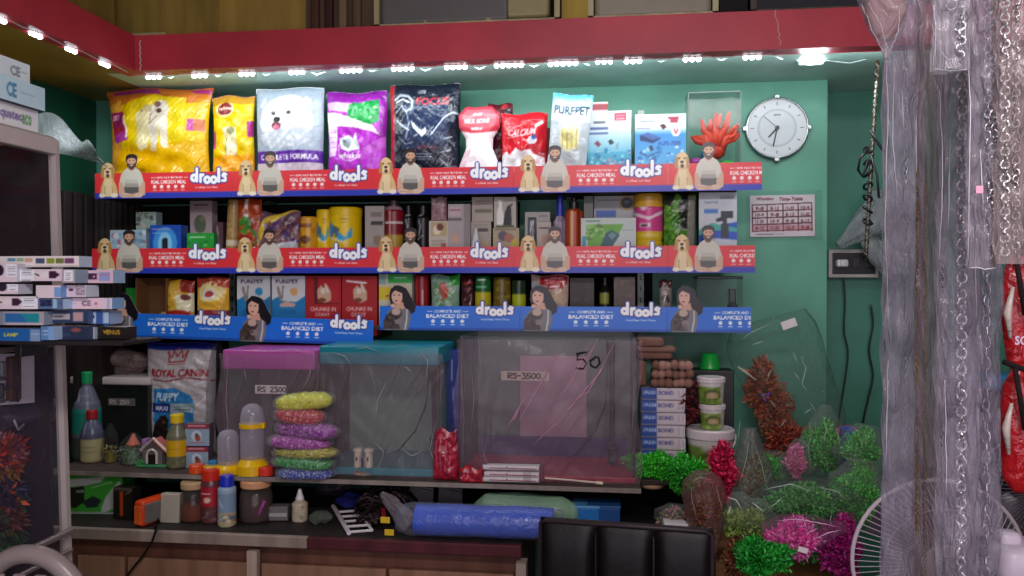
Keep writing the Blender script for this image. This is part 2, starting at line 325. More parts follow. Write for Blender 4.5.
def ex1(t, w, h):
    g = G()
    for i, c in enumerate(['4a3020', '3a1c18', '6d5a44', '54422c']): g.rbox(-w*.35+w*.2*i, .0, h*.5, w*.12, .03, h-.02, .01, c)
    g.build('carved_stile', 'wood', t)
loft_panel('loft_screen', 'dark brown loft panel with carved uprights left of the glass one', 305, 375, [(0, 1, '4c3c2a', 'wood')], None, extra=ex1)
def ex2(t, w, h):
    g = G(); g.rbox(-w*.12, .05, h*.45, w*.7, .12, h*.8, .02, '5b5a58'); g.rbox(w*.32, .05, h*.5, w*.25, .1, h*.85, .02, '948a5e'); g.build('stored_box', 'card', t)
    g = G(); g.box(-w*.22, -.004, h/2, .012, .01, h-.04, '8f8770'); g.box(w*.12, -.004, h/2, .02, .01, h-.04, '8f8770'); g.build('mullion', 'wood', t)
loft_panel('loft_glass_screen', 'long glazed loft panel in a pale frame at middle of the beam', 375, 560, [(0.02, .98, '3f3c34', 'glass')], 'aca47c', extra=ex2)
g = G(); g.box(0, 0, (zl-ZT)/2, lx(588)-lx(562), .05, zl-ZT, 'a08a34'); tag(g.build('loft_post', 'wood', loc=((lx(575)), yl, ZT)), 'mustard yellow wooden post between two glazed loft panels', 'post')
def ex3(t, w, h):
    g = G(); g.rbox(0, .05, h*.4, w*.9, .12, h*.7, .02, '8d8672'); g.build('stored_box', 'card', t)
loft_panel('loft_glass_screen', 'short glazed loft panel in a pale frame right of the mustard post', 588, 718, [(0.02, .98, '6f6a58', 'glass')], 'b4ac88', extra=ex3)
loft_panel('loft_screen', 'almost black loft board right of the glazed panels', 720, 748, [(0, 1, '1c1a1a', 'matte')], None)
loft_panel('loft_screen', 'dark slate loft panel at the right end of the beam', 750, 870, [(0, 1, '35363a', 'matte')], '4c4640')
# loft front over the left beam
g = G(); g.box(XB-.1, (YB-1.2)/2, (ZT+zl)/2, .02, YB+1.2, zl-ZT, '8a7434'); g.box(XB-.085, 2.6, (ZT+zl)/2, .03, .05, zl-ZT, '57461f'); g.box(XB-.07, (YB-1.2)/2, ZT+.012, .05, YB+1.2, .024, '4f431f'); tag(g.build('loft_side_screen', 'wood'), 'olive plywood loft side above the left arm of the red beam', 'loft panel')
g = G(); g.box(0, 0, 0, lx(178)-lx(137), .012, .01, '9d9368'); tag(g.build('loft_sliding_rail', 'wood', loc=(lx(157), YB+.01, ZT+.006)), 'short pale rail lying on top of the red beam corner', 'rail')
# ---------------------------------------------------------------- LED modules
def led(label, loc, n, yaw, w=.062, small=False):
    t = thing('led_module', label, 'LED light', (loc[0]-(.035 if yaw else 0), loc[1]+(0 if yaw else .045), loc[2]+.006), (0, 0, yaw), 'LED modules along the red beam')
    g = G(); g.rbox(0, 0, -.004, w*n/3, .016, .008, .003, 'e8eef0'); g.build('module_board', 'plastic', t)
    for i in range(n):
        g = G(); g.ball(((i-(n-1)/2)*w/3, -.003, -.011), .0075 if small else .0095, 'ffffff', 10, (1, 1, .8)); g.build('led_lens', 'lamp', t, True)
PL = [(8, 22, 'nearest the picture edge'), (44, 37, 'second along the left beam arm'), (79, 52, 'third along the left beam arm'), (112, 65, 'last on the left beam arm before the corner')]
for px, py, s in PL: q = PZ(px, py, ZB-.004); led('LED module on left beam arm, '+s, (XB-.02, PX(px, py, XB-.02).y, ZB), 3, math.pi/2)
ML = [(154, 3, 'above big yellow dog food bag, first from the corner'), (200, 3, 'above the right side of the big yellow bag'), (247, 3, 'above the small yellow bag'), (297, 3, 'with a bent wire, above the white dog bag'), (351, 4, 'above the purple cat food bag'),
      (403, 4, 'above the black bag left half'), (456, 4, 'between the black bag and the bone pack'), (509, 5, 'above the red pouch'), (563, 5, 'above the white and blue stick bag'), (604, 3, 'above the aquarium box'), (633, 3, 'left of the blue heater box top'), (692, 3, 'above the orange coral case'), (752, 3, 'above the wall clock, last of the row')]
wp = []
for px, n, s in ML:
    q = P(px, 66, YB+.095); led('LED module under the red beam, '+s, (q.x, YB+.05, ZB), n, 0, .075, px == 604); wp += [(q.x-.06, YB+.05, ZB-.004), (q.x, YB+.05, ZB-.004), (q.x+.06, YB+.05, ZB-.004), (q.x+.105, YB+.045, ZB-.02-.01*R.random())]
g = G(); g.tube(wp, .0018, 'c8d4d4', 5); g.tube([(XB-.02, y, ZB-.004-.006*(i % 2)) for i, y in enumerate(np.linspace(1.6, 3.1, 16))], .0018, 'c8d4d4', 5); tag(g.build('led_wire', 'plastic'), 'thin pale wire linking the LED modules under the red beam', 'wire')
lm = P(812, 60, 3.3); t = thing('led_flood_lamp', 'bright white LED lamp glowing above the clock at the right', 'lamp', tuple(lm))
g = G(); g.rbox(0, .016, 0, .1, .016, .036, .008, '8fa0a0'); g.build('lamp_housing', 'plastic', t)
g = G(); g.ball((0, -.004, 0), .05, 'ffffff', 20, (1, .2, .4)); g.build('lamp_lens', 'lamp', t)
g = G(); g.tube([(0, .02, .02), (0, .03, ZB-lm.z)], .004, 'b9c0c0'); g.tube([(.05, .01, 0), (.15, .02, -.012), (.24, .03, .01)], .002, 'c8d4d4', 5); g.tube([(-.05, .01, 0), (-.12, -.05, .02), (-.2, -.1, .05)], .002, 'c8d4d4', 5); g.build('lamp_bracket', 'plastic', t)
def area(name, loc, rot, sx, sy, e, col):
    l = bpy.data.lights.new(name, 'AREA'); l.shape = 'RECTANGLE'; l.size = sx; l.size_y = sy; l.energy = e; l.color = col; o = bpy.data.objects.new(name, l); COL.objects.link(o); o.location = loc; o.rotation_euler = rot; return o
area('led_row_light', (-.35, YB+.03, ZB-.03), (math.radians(42), 0, 0), 3.0, .03, 8.5, (.86, .95, 1))
area('led_arm_light', (XB-.02, 2.4, ZB-.03), (0, 0, math.pi/2), 1.4, .03, 8.0, (.86, .95, 1))
area('flood_light', (lm.x, lm.y-.03, lm.z-.04), (math.radians(-35), 0, 0), .1, .04, 1.2, (.86, .95, 1))
area('front_fill_light', (.35, -.2, 3.0), (math.radians(38), 0, 0), 1.6, .3, 46, (1, .90, .93))  # unseen fill light added behind the camera
area('street_daylight', (.3, -1.4, 1.5), (math.radians(90), 0, 0), 3.4, 2.4, 46, (.96, .88, 1))
w = bpy.data.worlds.new('world'); bpy.context.scene.world = w; w.use_nodes = True; w.node_tree.nodes['Background'].inputs[0].default_value = (.62, .56, .72, 1); w.node_tree.nodes['Background'].inputs[1].default_value = .35
vs = bpy.context.scene.view_settings; vs.view_transform = 'Standard'; vs.look = 'None'; vs.gamma = 1; vs.use_curve_mapping = False; vs.exposure = 0
# ================================================================ WALL SHELVING
xa = P(93, 190, FRONT).x; xb = P(740, 190, FRONT).x
def board(name, label, z, x0, x1, y0, y1, group):
    t = thing(name, label, 'shelf', ((x0+x1)/2, (y0+y1)/2, z), group=group); w = x1-x0; g = G(); g.rbox(0, 0, -.009, w, y1-y0, .018, .002, '40342e'); g.build('board', 'wood', t)
    for i in range(2): x = -w/2+w*(i+.5)/2; g = G(); g.box(x, (y1-y0)/2-.05, -.022, .02, .09, .008, '5a6060'); g.build('bracket', 'plastic', t)
    return t
board('display_shelf', 'top wall shelf carrying the big pet food bags', ZS1, xa, xb, FRONT, WALL-.012, 'wall display shelves'); board('display_shelf', 'middle wall shelf of jars, cartons and bottles', ZS2, xa, xb-.01, FRONT, WALL-.012, 'wall display shelves')
board('display_shelf', 'lower wall shelf with blue strips, right section', ZS3, P(372, 300, FRONT).x, xb, FRONT, WALL-.012, 'wall display shelves'); board('display_shelf', 'lower wall shelf with blue strips, left section', ZS3L, xa, P(371, 300, FRONT).x, 3.26, WALL-.012, 'wall display shelves')
for px, s in ((641, 'above the blue heater box'), (232, 'behind the yellow bags')):
    q = P(px, 100, WALL-.01); t = thing('shelf_upright', 'slotted metal shelf upright '+s, 'shelf upright', (q.x, WALL-.008, 1.35), group='slotted uprights on the back wall'); g = G(); g.box(0, 0, .485+.02, .028, .014, .97+.04, 'a9b5b0'); [g.box(0, -.0075, .06+.05*i, .007, .002, .022, '24302c') for i in range(19)]; g.build('rail', 'plastic', t)
g = G(); g.box(0, 0, 0, .5, .008, 1.0, '2a2524')
for i in range(16): g.rbox(-.235+.031*i, -.008, 0, .02, .01, 1.0, .003, '3a3232')
tag(g.build('corrugated_back_panel', 'matte', loc=(P(75, 250, WALL).x+.12, WALL-.02, P(75, 340, WALL).z+.28)), 'dark ribbed panel on the back wall left of the shelves', 'wall panel')
g = G(); g.box(0, 0, 0, .012, 1.5, 1.1, '241e1e')
for i in range(20): g.rbox(.01, -.72+.075*i, 0, .012, .05, 1.1, .004, '3a3030')
tag(g.build('ribbed_side_panel', 'matte', loc=(XL+.012, 2.85, 1.46)), 'dark ribbed panel on the left wall behind the glass cabinet', 'wall panel')
g = G(); x0_, x1_ = P(232, 230, WALL).x-.5, P(520, 230, WALL).x; g.box(0, 0, 0, x1_-x0_, .006, ZS1-ZS3-.03, '201816'); g.box(.45, 0, -.155, x1_-x0_+.3, .006, ZS2-ZS3-.03, '1c1614'); tag(g.build('shelf_shade_board', 'matte', loc=((x0_+x1_)/2, WALL-.004, (ZS1+ZS3)/2-.01)), 'dark brown board standing in for shade behind the middle and lower shelves', 'backing board')  # dark sheet painting in the shade on the wall behind the shelves
# ---------------------------------------------------------------- printed shelf strips
def man(ox, oy):
    q = lambda *a: [(((v-39)*.82+39+ox) if i % 2 == 0 else v+oy) for i, v in enumerate(a)]
    return [('p', q(22, 43, 22, 33, 25, 23, 29, 17, 35, 14, 43, 14, 49, 17, 53, 23, 57, 33, 57, 43, 50, 46, 28, 46), 'c9a48c'), ('p', q(22, 32, 25, 22, 29, 17, 35, 14, 43, 14, 49, 17, 53, 22, 56, 32, 50, 34, 49, 39, 30, 39, 29, 34), 'cfcabc'),
            ('p', q(31, 27, 47, 27, 49, 36, 29, 36), 'b9b4a8', .7), ('p', q(30, 31, 48, 31, 49, 37, 29, 37), '948f86', .7), ('p', q(29, 35, 49, 35, 48, 41, 40, 42, 30, 41), '5c5a58'), ('p', q(22, 30, 27, 30, 29, 42, 22, 44), 'cfa990'), ('p', q(57, 30, 52, 30, 50, 42, 57, 44), 'cfa990'), ('e', ox+31, oy+43.5, 5, 2.6, 'd8b6a0'), ('e', ox+46.5, oy+43.5, 5, 2.6, 'd8b6a0'), ('l', q(25, 43, 34, 44), .7, 'a98470'),
            ('p', q(36, 10, 42, 10, 43, 16, 39, 18, 35, 16), 'b98c72'), ('e', ox+39, oy+7.8, 5.4, 7.6, 'd0a184'), ('p', q(32.6, 8, 33, 13, 36.5, 16, 39, 16.8, 41.5, 16, 45, 13, 45.4, 8, 42.4, 10.4, 35.6, 10.4), '5a4238'), ('e', ox+39, oy+12, 1.7, .55, 'f0e2d8'),
            ('p', q(31.6, 9, 31.4, 3, 34, .5, 39, 0, 44, .5, 46.8, 3, 46.4, 9, 43.5, 4.6, 39, 4, 34.8, 4.6), '2c2224'), ('e', ox+37, oy+7, .8, .6, '241a18'), ('e', ox+41.2, oy+7, .8, .6, '241a18')]
def dog(ox, oy):
    q = lambda *a: [v+(ox if i % 2 == 0 else oy) for i, v in enumerate(a)]
    return [('p', q(3, 45, 5, 34, 8, 26, 7, 18, 17, 18, 19, 28, 22, 34, 24, 45), 'd9b880'), ('p', q(9, 26, 16, 26, 19, 40, 17, 45, 8, 45, 7, 38), 'ead2a4'), ('l', q(9, 44, 9, 34), 1, 'b8935c'), ('l', q(18, 44, 17, 34), 1, 'b8935c'),
            ('e', ox+6, oy+43.5, 3.6, 2.2, 'f4e6cc'), ('e', ox+19.5, oy+43.5, 4, 2.4, 'f4e6cc'), ('e', ox+12, oy+17, 6.6, 8, 'e0c08c'), ('p', q(5.4, 13, 4, 24, 7.6, 25, 8.4, 14), 'b88a50'), ('p', q(18.6, 13, 20, 24, 16.6, 25, 15.8, 14), 'b88a50'),
            ('e', ox+12, oy+20, 3.8, 4, 'ead2a8'), ('e', ox+12, oy+18.6, 1.9, 1.4, '2c201c'), ('e', ox+12.2, oy+22.6, 1.9, 2, '5c3430'), ('e', ox+9.3, oy+15, .9, .8, '241a14'), ('e', ox+14.7, oy+15, .9, .8, '241a14')]
def woman(ox, oy):
    q = lambda *a: [v+(ox if i % 2 == 0 else oy) for i, v in enumerate(a)]
    return [('p', q(15, 0, 21, .5, 26, 3, 29, 8, 32, 14, 36, 20, 35, 27, 30, 30, 24, 24, 12, 22, 9, 14, 10, 5), '16121e'), ('p', q(4, 46, 4, 36, 8, 26, 14, 22, 24, 22, 30, 26, 31, 34, 28, 46), '77767a'), ('l', q(27, 25, 27, 34, 25, 45), 1.6, 'c9c8cc'),
            ('p', q(16, 18, 23, 17, 25, 24, 15, 25), 'cf9f88'), ('e', ox+17, oy+11.5, 5.6, 8, 'dcae98'), ('e', ox+14, oy+10, .9, .6, '2a1c1c'), ('e', ox+19, oy+10, .9, .6, '2a1c1c'), ('e', ox+16, oy+16, 1.7, .8, '9c3c40'), ('p', q(11, 3, 20, 2, 24, 10, 22, 8, 15, 5, 11, 9), '16121e'),
            ('p', q(3, 45, 3, 36, 7, 30, 13, 24, 21, 24, 22, 30, 18, 36, 20, 45), '4a3e3a'), ('e', ox+16, oy+27, 4.6, 3.6, 'c2a898'), ('e', ox+18, oy+37, 4, 3, '8a7c78'), ('l', q(6, 34, 14, 38, 10, 44), 1.3, '2a2220'), ('l', q(8, 30, 18, 33), 1.2, '2a2220'), ('e', ox+13, oy+21, 2.6, 2, 'dcae98'), ('n', ox+5, oy+30, ox+18, oy+44, ['8a7870', '241c1a', '5c504a'], 1.2, 14)]
def logo(x0, y0, x1, y1, oc):
    """rounded white lettering with a thick blue outline: d r o o l s"""
    u = (x1-x0)/50.0; h = (y1-y0)/20.0; o = []
    L = [('c', 4.5, 12.5), ('s', 8.4, 2, 8.4, 16.4), ('s', 13.6, 9, 13.6, 17), ('s', 13.6, 11.4, 17, 9), ('c', 22.6, 15), ('c', 31.6, 15), ('s', 38.6, 2.5, 38.6, 17), ('z',)]
    for ps in (0, 1):
        w = (6.4 if ps == 0 else 3.9)*min(u, h)*1.08; c = oc if ps == 0 else 'ffffff'
        for q in L:
            if q[0] == 'c': o.append(('l', [v for a in range(0, 361, 30) for v in (x0+(q[1]+3.3*math.cos(math.radians(a)))*u, y0+(q[2]+3.4*math.sin(math.radians(a)))*h)], w, c))
            elif q[0] == 's': o.append(('l', [x0+q[1]*u, y0+q[2]*h, x0+q[3]*u, y0+q[4]*h], w, c))
            else: o.append(('l', [v for a, b in ((48.6, 9), (45.4, 8), (43.8, 10.2), (48, 12.8), (47.6, 16), (43.4, 16.2)) for v in (x0+a*u, y0+b*h)], w*.9, c))
    return o
RED = 'e0343c'; BLU = '2c3cb0'; CY = '1f6fd8'
def icons(x0, x1, y, n, c): return [op for i in range(n) for op in (('e', x0+(x1-x0)*(i+.5)/n, y, 1.9, 1.9, c), ('l', [x0+(x1-x0)*(i+.5)/n-2, y+3.6, x0+(x1-x0)*(i+.5)/n+2, y+3.6], .7, c))]
red_ops = [('r', 0, 20, 150, 47, RED), ('r', 0, 41, 150, 47, BLU), ('r', 0, 40.4, 150, 41.4, '8c3c90'), ('t', '100% NUTRITION', 67, 24.4, 96, 26.6, 'ffffff'), ('l', [62, 25.5, 65.5, 25.5], .5, 'ffffff'), ('l', [98, 25.5, 101.5, 25.5], .5, 'ffffff'), ('t', 'REAL CHICKEN MEAL', 62, 28, 100, 32, 'ffffff')] + icons(62, 100, 35, 5, 'fbe4e4') + \
    [('t', 'Feed Real. Feed Clean.', 110, 35.2, 134, 37.2, 'ffd8d8')] + logo(105, 15, 144, 33, '2a3a9c') + dog(2, 0) + man(-1.5+3, 0)
blu_ops = [('r', 0, 21, 140, 46, CY), ('r', 0, 43.5, 140, 46, '1a4fae'), ('t', 'COMPLETE AND', 55, 25, 82, 27.8, 'ffffff'), ('l', [48, 26.5, 53, 26.5], .5, 'ffffff'), ('l', [84, 26.5, 89, 26.5], .5, 'ffffff'), ('t', 'BALANCED DIET', 47, 29.2, 90, 33.2, 'ffffff')] + icons(49, 88, 36.6, 4, 'f0f6ff') + \
    [('t', 'Feed Real. Feed Clean.', 102, 33.4, 130, 35.2, 'e8f0ff')] + logo(97, 16, 134, 31, '1c2c8c') + woman(.5, 0)
def card_mesh(W0, H0, ops, x1, wm, hm, nm, top):
    cv = Cv(0, 0, W0, H0, None, 4).run(ops).blur(); st = .62; nu = int(x1/st); nv = int(H0/st)
    X = np.linspace(0, x1, nu+1); Y = np.linspace(0, H0, nv+1); XX, YY = np.meshgrid(X, Y); cc = cv.at(XX.ravel(), YY.ravel()); col = lin(cc[:, :3])
    Xc, Yc = np.meshgrid((X[1:]+X[:-1])/2, (Y[1:]+Y[:-1])/2); al = cv.at(Xc.ravel(), Yc.ravel())[:, 3].reshape(nv, nu) > .5
    keep = [(j*(nu+1)+i, j*(nu+1)+i+1, (j+1)*(nu+1)+i+1, (j+1)*(nu+1)+i) for j in range(nv) for i in range(nu) if al[j, i]]
    use = sorted({i for f in keep for i in f}); mp = {a: b for b, a in enumerate(use)}; vs = [((XX.ravel()[i])/W0*wm, 0, (H0-YY.ravel()[i])/H0*hm) for i in use]
    g = G(); g.add(vs, [tuple(mp[i] for i in f)[::-1] for f in keep], col[use]); n = len(vs); g.add([(a, .003, c) for a, b, c in vs], [tuple(mp[i] for i in f) for f in keep], 'd8d4cc')
    # rim
    from collections import Counter
    ed = Counter()
    for f in keep:
        q = [mp[i] for i in f][::-1]
        for a, b in zip(q, q[1:]+q[:1]): ed[(a, b)] += 1
    g.f += [(b, a, a+n, b+n) for (a, b) in ed if (b, a) not in ed]
    return g
def strip_row(name, W0, H0, ops, bounds, ytop, ybot, pxm, lab, z=None, Y=3.285, last=None, ry=0, grp=None):
    cache = {}
    hm = P(pxm, ytop, Y).z-P(pxm, ybot, Y).z; zb = P(pxm, ybot, Y).z
    for i, (a, b) in enumerate(zip(bounds[:-1], bounds[1:])):
        xa_, xb_ = P(a, ybot, Y).x, P(b, ybot, Y).x; frac = last if (last and i == len(bounds)-2) else 1
        g = card_mesh(W0, H0, ops, W0*frac, (xb_-xa_)/frac-.001, hm, name, ytop)
        o = g.build(name, 'plastic', loc=(xa_, Y, zb), rot=(0, math.radians(ry), 0)); tag(o, lab[i], 'shelf strip', grp)
        if ry: zb -= math.sin(math.radians(ry))*(xb_-xa_)
T1 = ['under big yellow bag', 'under the white and purple bags', 'under the black bag and bone pack', 'under the blue stick bag and boxes', 'cut short under the coral case']
strip_row('printed_shelf_strip', 150, 47, red_ops, [95, 233, 373, 514, 668, 762], 146.5, 193.5, 500, ['red dog-and-man strip on top shelf, '+s for s in T1], last=.62, grp='red printed strips with dog and man')
T2 = ['at the left end by the blue pump carton', 'below the first yellow jars', 'below the small black bottles and grey cartons', 'below the orange bottle and green carton', 'cut short below the water filter carton']
strip_row('printed_shelf_strip', 150, 47, red_ops, [92, 232, 373, 514, 668, 755], 227, 273, 500, ['red dog-and-man strip on middle shelf, '+s for s in T2], last=.58, grp='red printed strips with dog and man')
strip_row('printed_shelf_strip', 140, 46, blu_ops, [380, 520, 667, 751], 285.5, 331, 520, ['blue woman-and-cat strip under '+s for s in ('the green pouches, lower shelf', 'red and white packet, lower shelf', 'the glass tank, cut short')], last=.6, grp='blue printed strips with woman and cat')
strip_row('printed_shelf_strip', 140, 46, blu_ops, [104, 236, 373], 292, 336.5, 106, ['blue woman-and-cat strip under '+s for s in ('the open brown carton, sloping lower shelf', 'the red gravy cartons, sloping lower shelf')], Y=3.225, ry=1.3, grp='blue printed strips with woman and cat')
# ================================================================ TOP SHELF
Y1 = 3.36
W_ = 'ffffff'
# --- big bags
def lab(x0, y0, x1, y1): return [('p', [x0, y0, x1, y0+1.5, x1+1, y1, x0+1, y1], 'b02a86')]
pouch('pet_food_bag', 'big yellow puppy food bag with two pale dogs, first on top shelf', 'bag', 109, 212, 90, ZS1, Y1, .11, 'eec800',
      [('p', [108, 90, 216, 90, 216, 104, 190, 104, 160, 96, 130, 104, 108, 112], 'd87a2a'), ('p', [116, 90, 160, 90, 164, 96, 118, 95], 'a83a80'), ('p', [190, 90, 214, 92, 214, 97, 196, 94], 'b0307c'), ('p', [108, 106, 125, 100, 124, 172, 108, 172], 'e9a838'),
       ('p', [112, 112, 127, 112, 130, 128, 113, 128], 'a02464'), ('p', [114, 128, 131, 128, 132, 141, 116, 141], 'a81c3c'), ('p', [116, 135, 131, 131, 133, 141, 118, 144], 'b43aa0'), ('t', 'DIET', 114, 115, 123, 120, 'f6d0e6'),
       ('l', [129, 118, 131, 138], 2.5, 'f4ecd2'), ('p', [134, 104, 158, 98, 190, 98, 192, 150, 140, 150, 133, 128], 'f4d61a'), ('p', [120, 150, 214, 140, 214, 176, 118, 176], 'eab400'),
       ('p', [141, 116, 151, 108, 156, 112, 156, 140, 154, 150, 146, 153, 143, 145, 142, 128], 'eee0a8'), ('p', [154, 112, 162, 103, 170, 103, 176, 110, 174, 120, 175, 146, 172, 149, 168, 148, 167, 128, 163, 152, 158, 152, 155, 130], 'efe6d0'), ('e', 167, 108, 6.5, 6, 'f4ecdc'),
       ('e', 165, 113, 3, 2.4, '6a4a44'), ('e', 163, 106.5, 3.4, 3, '8a6a5c'), ('e', 153, 111, 4, 3.6, 'd8c890'), ('l', [156, 113, 157, 127, 163, 119], 1, '9a7a60'), ('l', [145, 112, 148, 114], 1, '8a7448'), ('e', 160, 151, 4, 2, 'f2e4b4'), ('e', 173, 148, 4, 2, 'f2e4b4'),
       ('p', [194, 120, 210, 122, 210, 134, 194, 132], 'c04a9c'), ('p', [200, 100, 214, 100, 214, 172, 200, 172], 'e8b420', .5)], wr=1.7, seal='c05a34',
      shape=lambda v: 1-.07*np.sin(np.pi*np.clip(v, 0, 1))+.04*np.clip(v-.8, 0, 1)*4)
pouch('pet_food_bag', 'small yellow dog food bag with round maroon badge on top shelf', 'bag', 213, 255, 97, ZS1, Y1+.01, .08, 'ecc400',
      [('e', 228, 111, 9.5, 8, 'e8d8a0'), ('e', 228, 111, 7.5, 6.2, '84242c'), ('t', 'Pedigree', 222, 109, 235, 113, 'f4e2b0'), ('p', [226, 130, 240, 128, 240, 158, 230, 158], 'ece0b0'), ('e', 234, 132, 4, 4, '8a8a60'), ('l', [229, 140, 230, 158], 1.6, '9a9060'),
       ('p', [211, 130, 218, 132, 218, 150, 211, 148], 'b83a78'), ('p', [250, 122, 257, 122, 257, 138, 251, 138], 'a83078'), ('p', [211, 97, 257, 97, 257, 104, 211, 106], 'c8942a'), ('p', [211, 158, 257, 155, 257, 176, 211, 176], 'f0a010')], wr=1.5, seal='b06a30')
pouch('pet_food_bag', 'white bag with fluffy white dog face and purple band', 'bag', 256, 325, 89, ZS1, Y1, .09, 'a2aebc',
      [('e', 290, 122, 27, 26, 'd4d7da'), ('e', 289, 128, 19, 19, 'dcdee0'), ('e', 280, 140, 16, 9, 'c0c6ce'), ('e', 302, 138, 14, 9, 'b8bec8'), ('n', 264, 100, 316, 148, ['e2e4e8', 'b0b8c2', 'c8ced6'], 2.2, 110), ('e', 277.5, 114.3, 2.4, 2, '22201f'), ('e', 292.5, 114.3, 2.4, 2, '22201f'), ('e', 281, 121, 3.6, 2.8, '201a1c'),
       ('e', 280, 127, 4.6, 4, '6a2c34'), ('e', 280, 128.4, 3.4, 2.8, 'd87890'), ('r', 254, 152, 326, 164, '5c2a98'), ('t', 'COMPLETE FORMULA', 262, 155.4, 322, 160.8, 'ffffff'), ('r', 254, 164, 326, 176, 'd4c4d0')], seal='b8bfc6', wr=.8)
pouch('cat_food_bag', 'purple cat food bag with grey cat and green corner', 'bag', 327, 388, 93, ZS1, Y1, .1, '8a1f98',
      [('p', [327, 105, 383, 101, 384, 172, 330, 172], 'b02cbc'), ('p', [328, 104, 362, 104, 352, 114, 330, 112], 'c8a8c4'), ('p', [352, 105, 381, 102, 382, 124, 372, 128, 350, 118], '189a48'), ('n', 352, 104, 380, 124, ['34b45c', '0c7a34', 'c8e8c0'], 1.8, 30), ('p', [327, 113, 352, 118, 376, 128, 384, 138, 376, 134, 356, 128, 340, 128, 334, 134, 328, 134], 'ecf0dc'),
       ('p', [329, 130, 340, 130, 338, 158, 330, 158], 'e8c8ec'), ('l', [331, 134, 337, 134], .8, 'a05cac'), ('l', [331, 139, 337, 139], .8, 'a05cac'), ('l', [331, 144, 337, 144], .8, 'a05cac'), ('l', [331, 149, 337, 149], .8, 'a05cac'), ('e', 352, 150, 11.5, 13, 'dca0e4'), ('e', 352, 149, 10.5, 12, 'a42cb4'),
       ('p', [341, 140, 346, 139, 351, 136, 356, 139, 359, 133, 361, 142, 363, 150, 352, 153, 344, 150], 'cfd6d4'), ('p', [345, 141, 352, 139, 356, 143, 352, 150, 346, 147], '8c9a9c'), ('e', 348, 143, 1, .8, '2c3438'), ('t', 'whiskas', 342, 154, 364, 160, 'ffffff', .1), ('p', [366, 150, 388, 138, 390, 150, 372, 160], 'c45ccc'),
       ('p', [372, 156, 390, 148, 391, 172, 368, 172], 'b43cc0'), ('n', 326, 95, 392, 102, ['b048bc', '6c1878'], 1.6, 14)], seal='78188a', wr=1.3)
pouch('pet_food_bag', 'tall black bag with white dog sketch and red lettering', 'bag', 390, 461, 85, ZS1, Y1, .1, '161c2c',
      [('r', 388, 85, 396, 180, 'b8262c'), ('l', [396, 85, 396, 175], 1, '3a3f50'), ('r', 404, 104, 450, 150, '24304a'), ('g', 150, '161c2c', 151, '161c2c'), ('e', 432, 122, 22, 22, '22365a', .5), ('t', 'LITE', 420, 91, 428, 95, 'c4c8d0'), ('t', 'FOCUS', 419, 99, 451, 107, 'c8303c'),
       ('l', [397, 101, 402, 97, 410, 98, 415, 103, 414, 110, 408, 113], 2.6, 'aab2bc'), ('l', [398, 104, 405, 101, 411, 104], 1.6, 'd2d8de'), ('l', [397, 114, 404, 108, 409, 115, 411, 126, 408, 140], 1.3, '98a2b0'), ('l', [398, 122, 405, 128, 411, 132], 1.5, 'c4ccd4'), ('l', [400, 138, 408, 146, 415, 144], 1.1, '8894a4'),
       ('p', [413, 122, 424, 133, 428, 128, 429, 134, 425, 139, 416, 130], 'e6ecf4'), ('l', [434, 136, 442, 126, 448, 119, 455, 115, 459, 116], 1.5, 'd4dce8'), ('l', [446, 141, 454, 139], 1.4, 'aab2c0'), 
       ('l', [444, 154, 452, 152], 1.6, '98a4b4'), ('l', [442, 160, 450, 168, 458, 168], 1.4, '98a4b4'), ('t', 'ADULT DOG', 420, 147, 440, 151, '7c2c34'), ('l', [418, 155.5, 434, 155.5], .8, '9aa2b4'), ('l', [418, 158, 433, 158], .8, '9aa2b4'), ('l', [418, 160.5, 434, 160.5], .8, '9aa2b4')], seal='12161f', wr=.7, shape=lambda v: 1-.03*np.sin(np.pi*v)+0*v)
bone = lambda v: np.interp(v, [0, .12, .3, .5, .62, .75, .9, 1], [.86, 1, .93, .62, .64, .95, .98, .62])
pouch('biscuit_pack', 'bone-shaped pack of dog biscuits, pink top and white lower half', 'pack', 458, 501, 107, ZS1, Y1-.01, .06, 'f2dfe2',
      [('p', [456, 105, 503, 105, 503, 131, 490, 134, 470, 134, 456, 131], 'c8384c'), ('p', [463, 110, 497, 110, 497, 126, 491, 130, 470, 130, 463, 126], 'd8626e'), ('t', 'drools', 474, 113.5, 483, 116.5, 'ffe8e8'), ('t', 'MILK BONE', 465, 119.5, 491, 124.5, 'ffffff'), ('t', 'MINI', 472, 128, 484, 131, 'ffffff'),
       ('e', 479, 158, 26, 20, 'f8f2f3'), ('p', [458, 152, 468, 150, 466, 168, 458, 168], 'e6c0cc'), ('e', 470, 160, 7, 3, 'e8d8dc')], shape=bone, wr=.4, fin='plastic')
pouch('treat_pouch', 'dark maroon treat pouch behind the bone-shaped pack', 'pouch', 488, 513, 104, ZS1, Y1+.09, .06, '5c1824', [('n', 488, 104, 513, 160, ['7a2430', '3a1018'], 2, 30), ('e', 508, 113, 4, 3.5, '2e2a30'), ('e', 505, 108, 3, 3, 'b03038')])
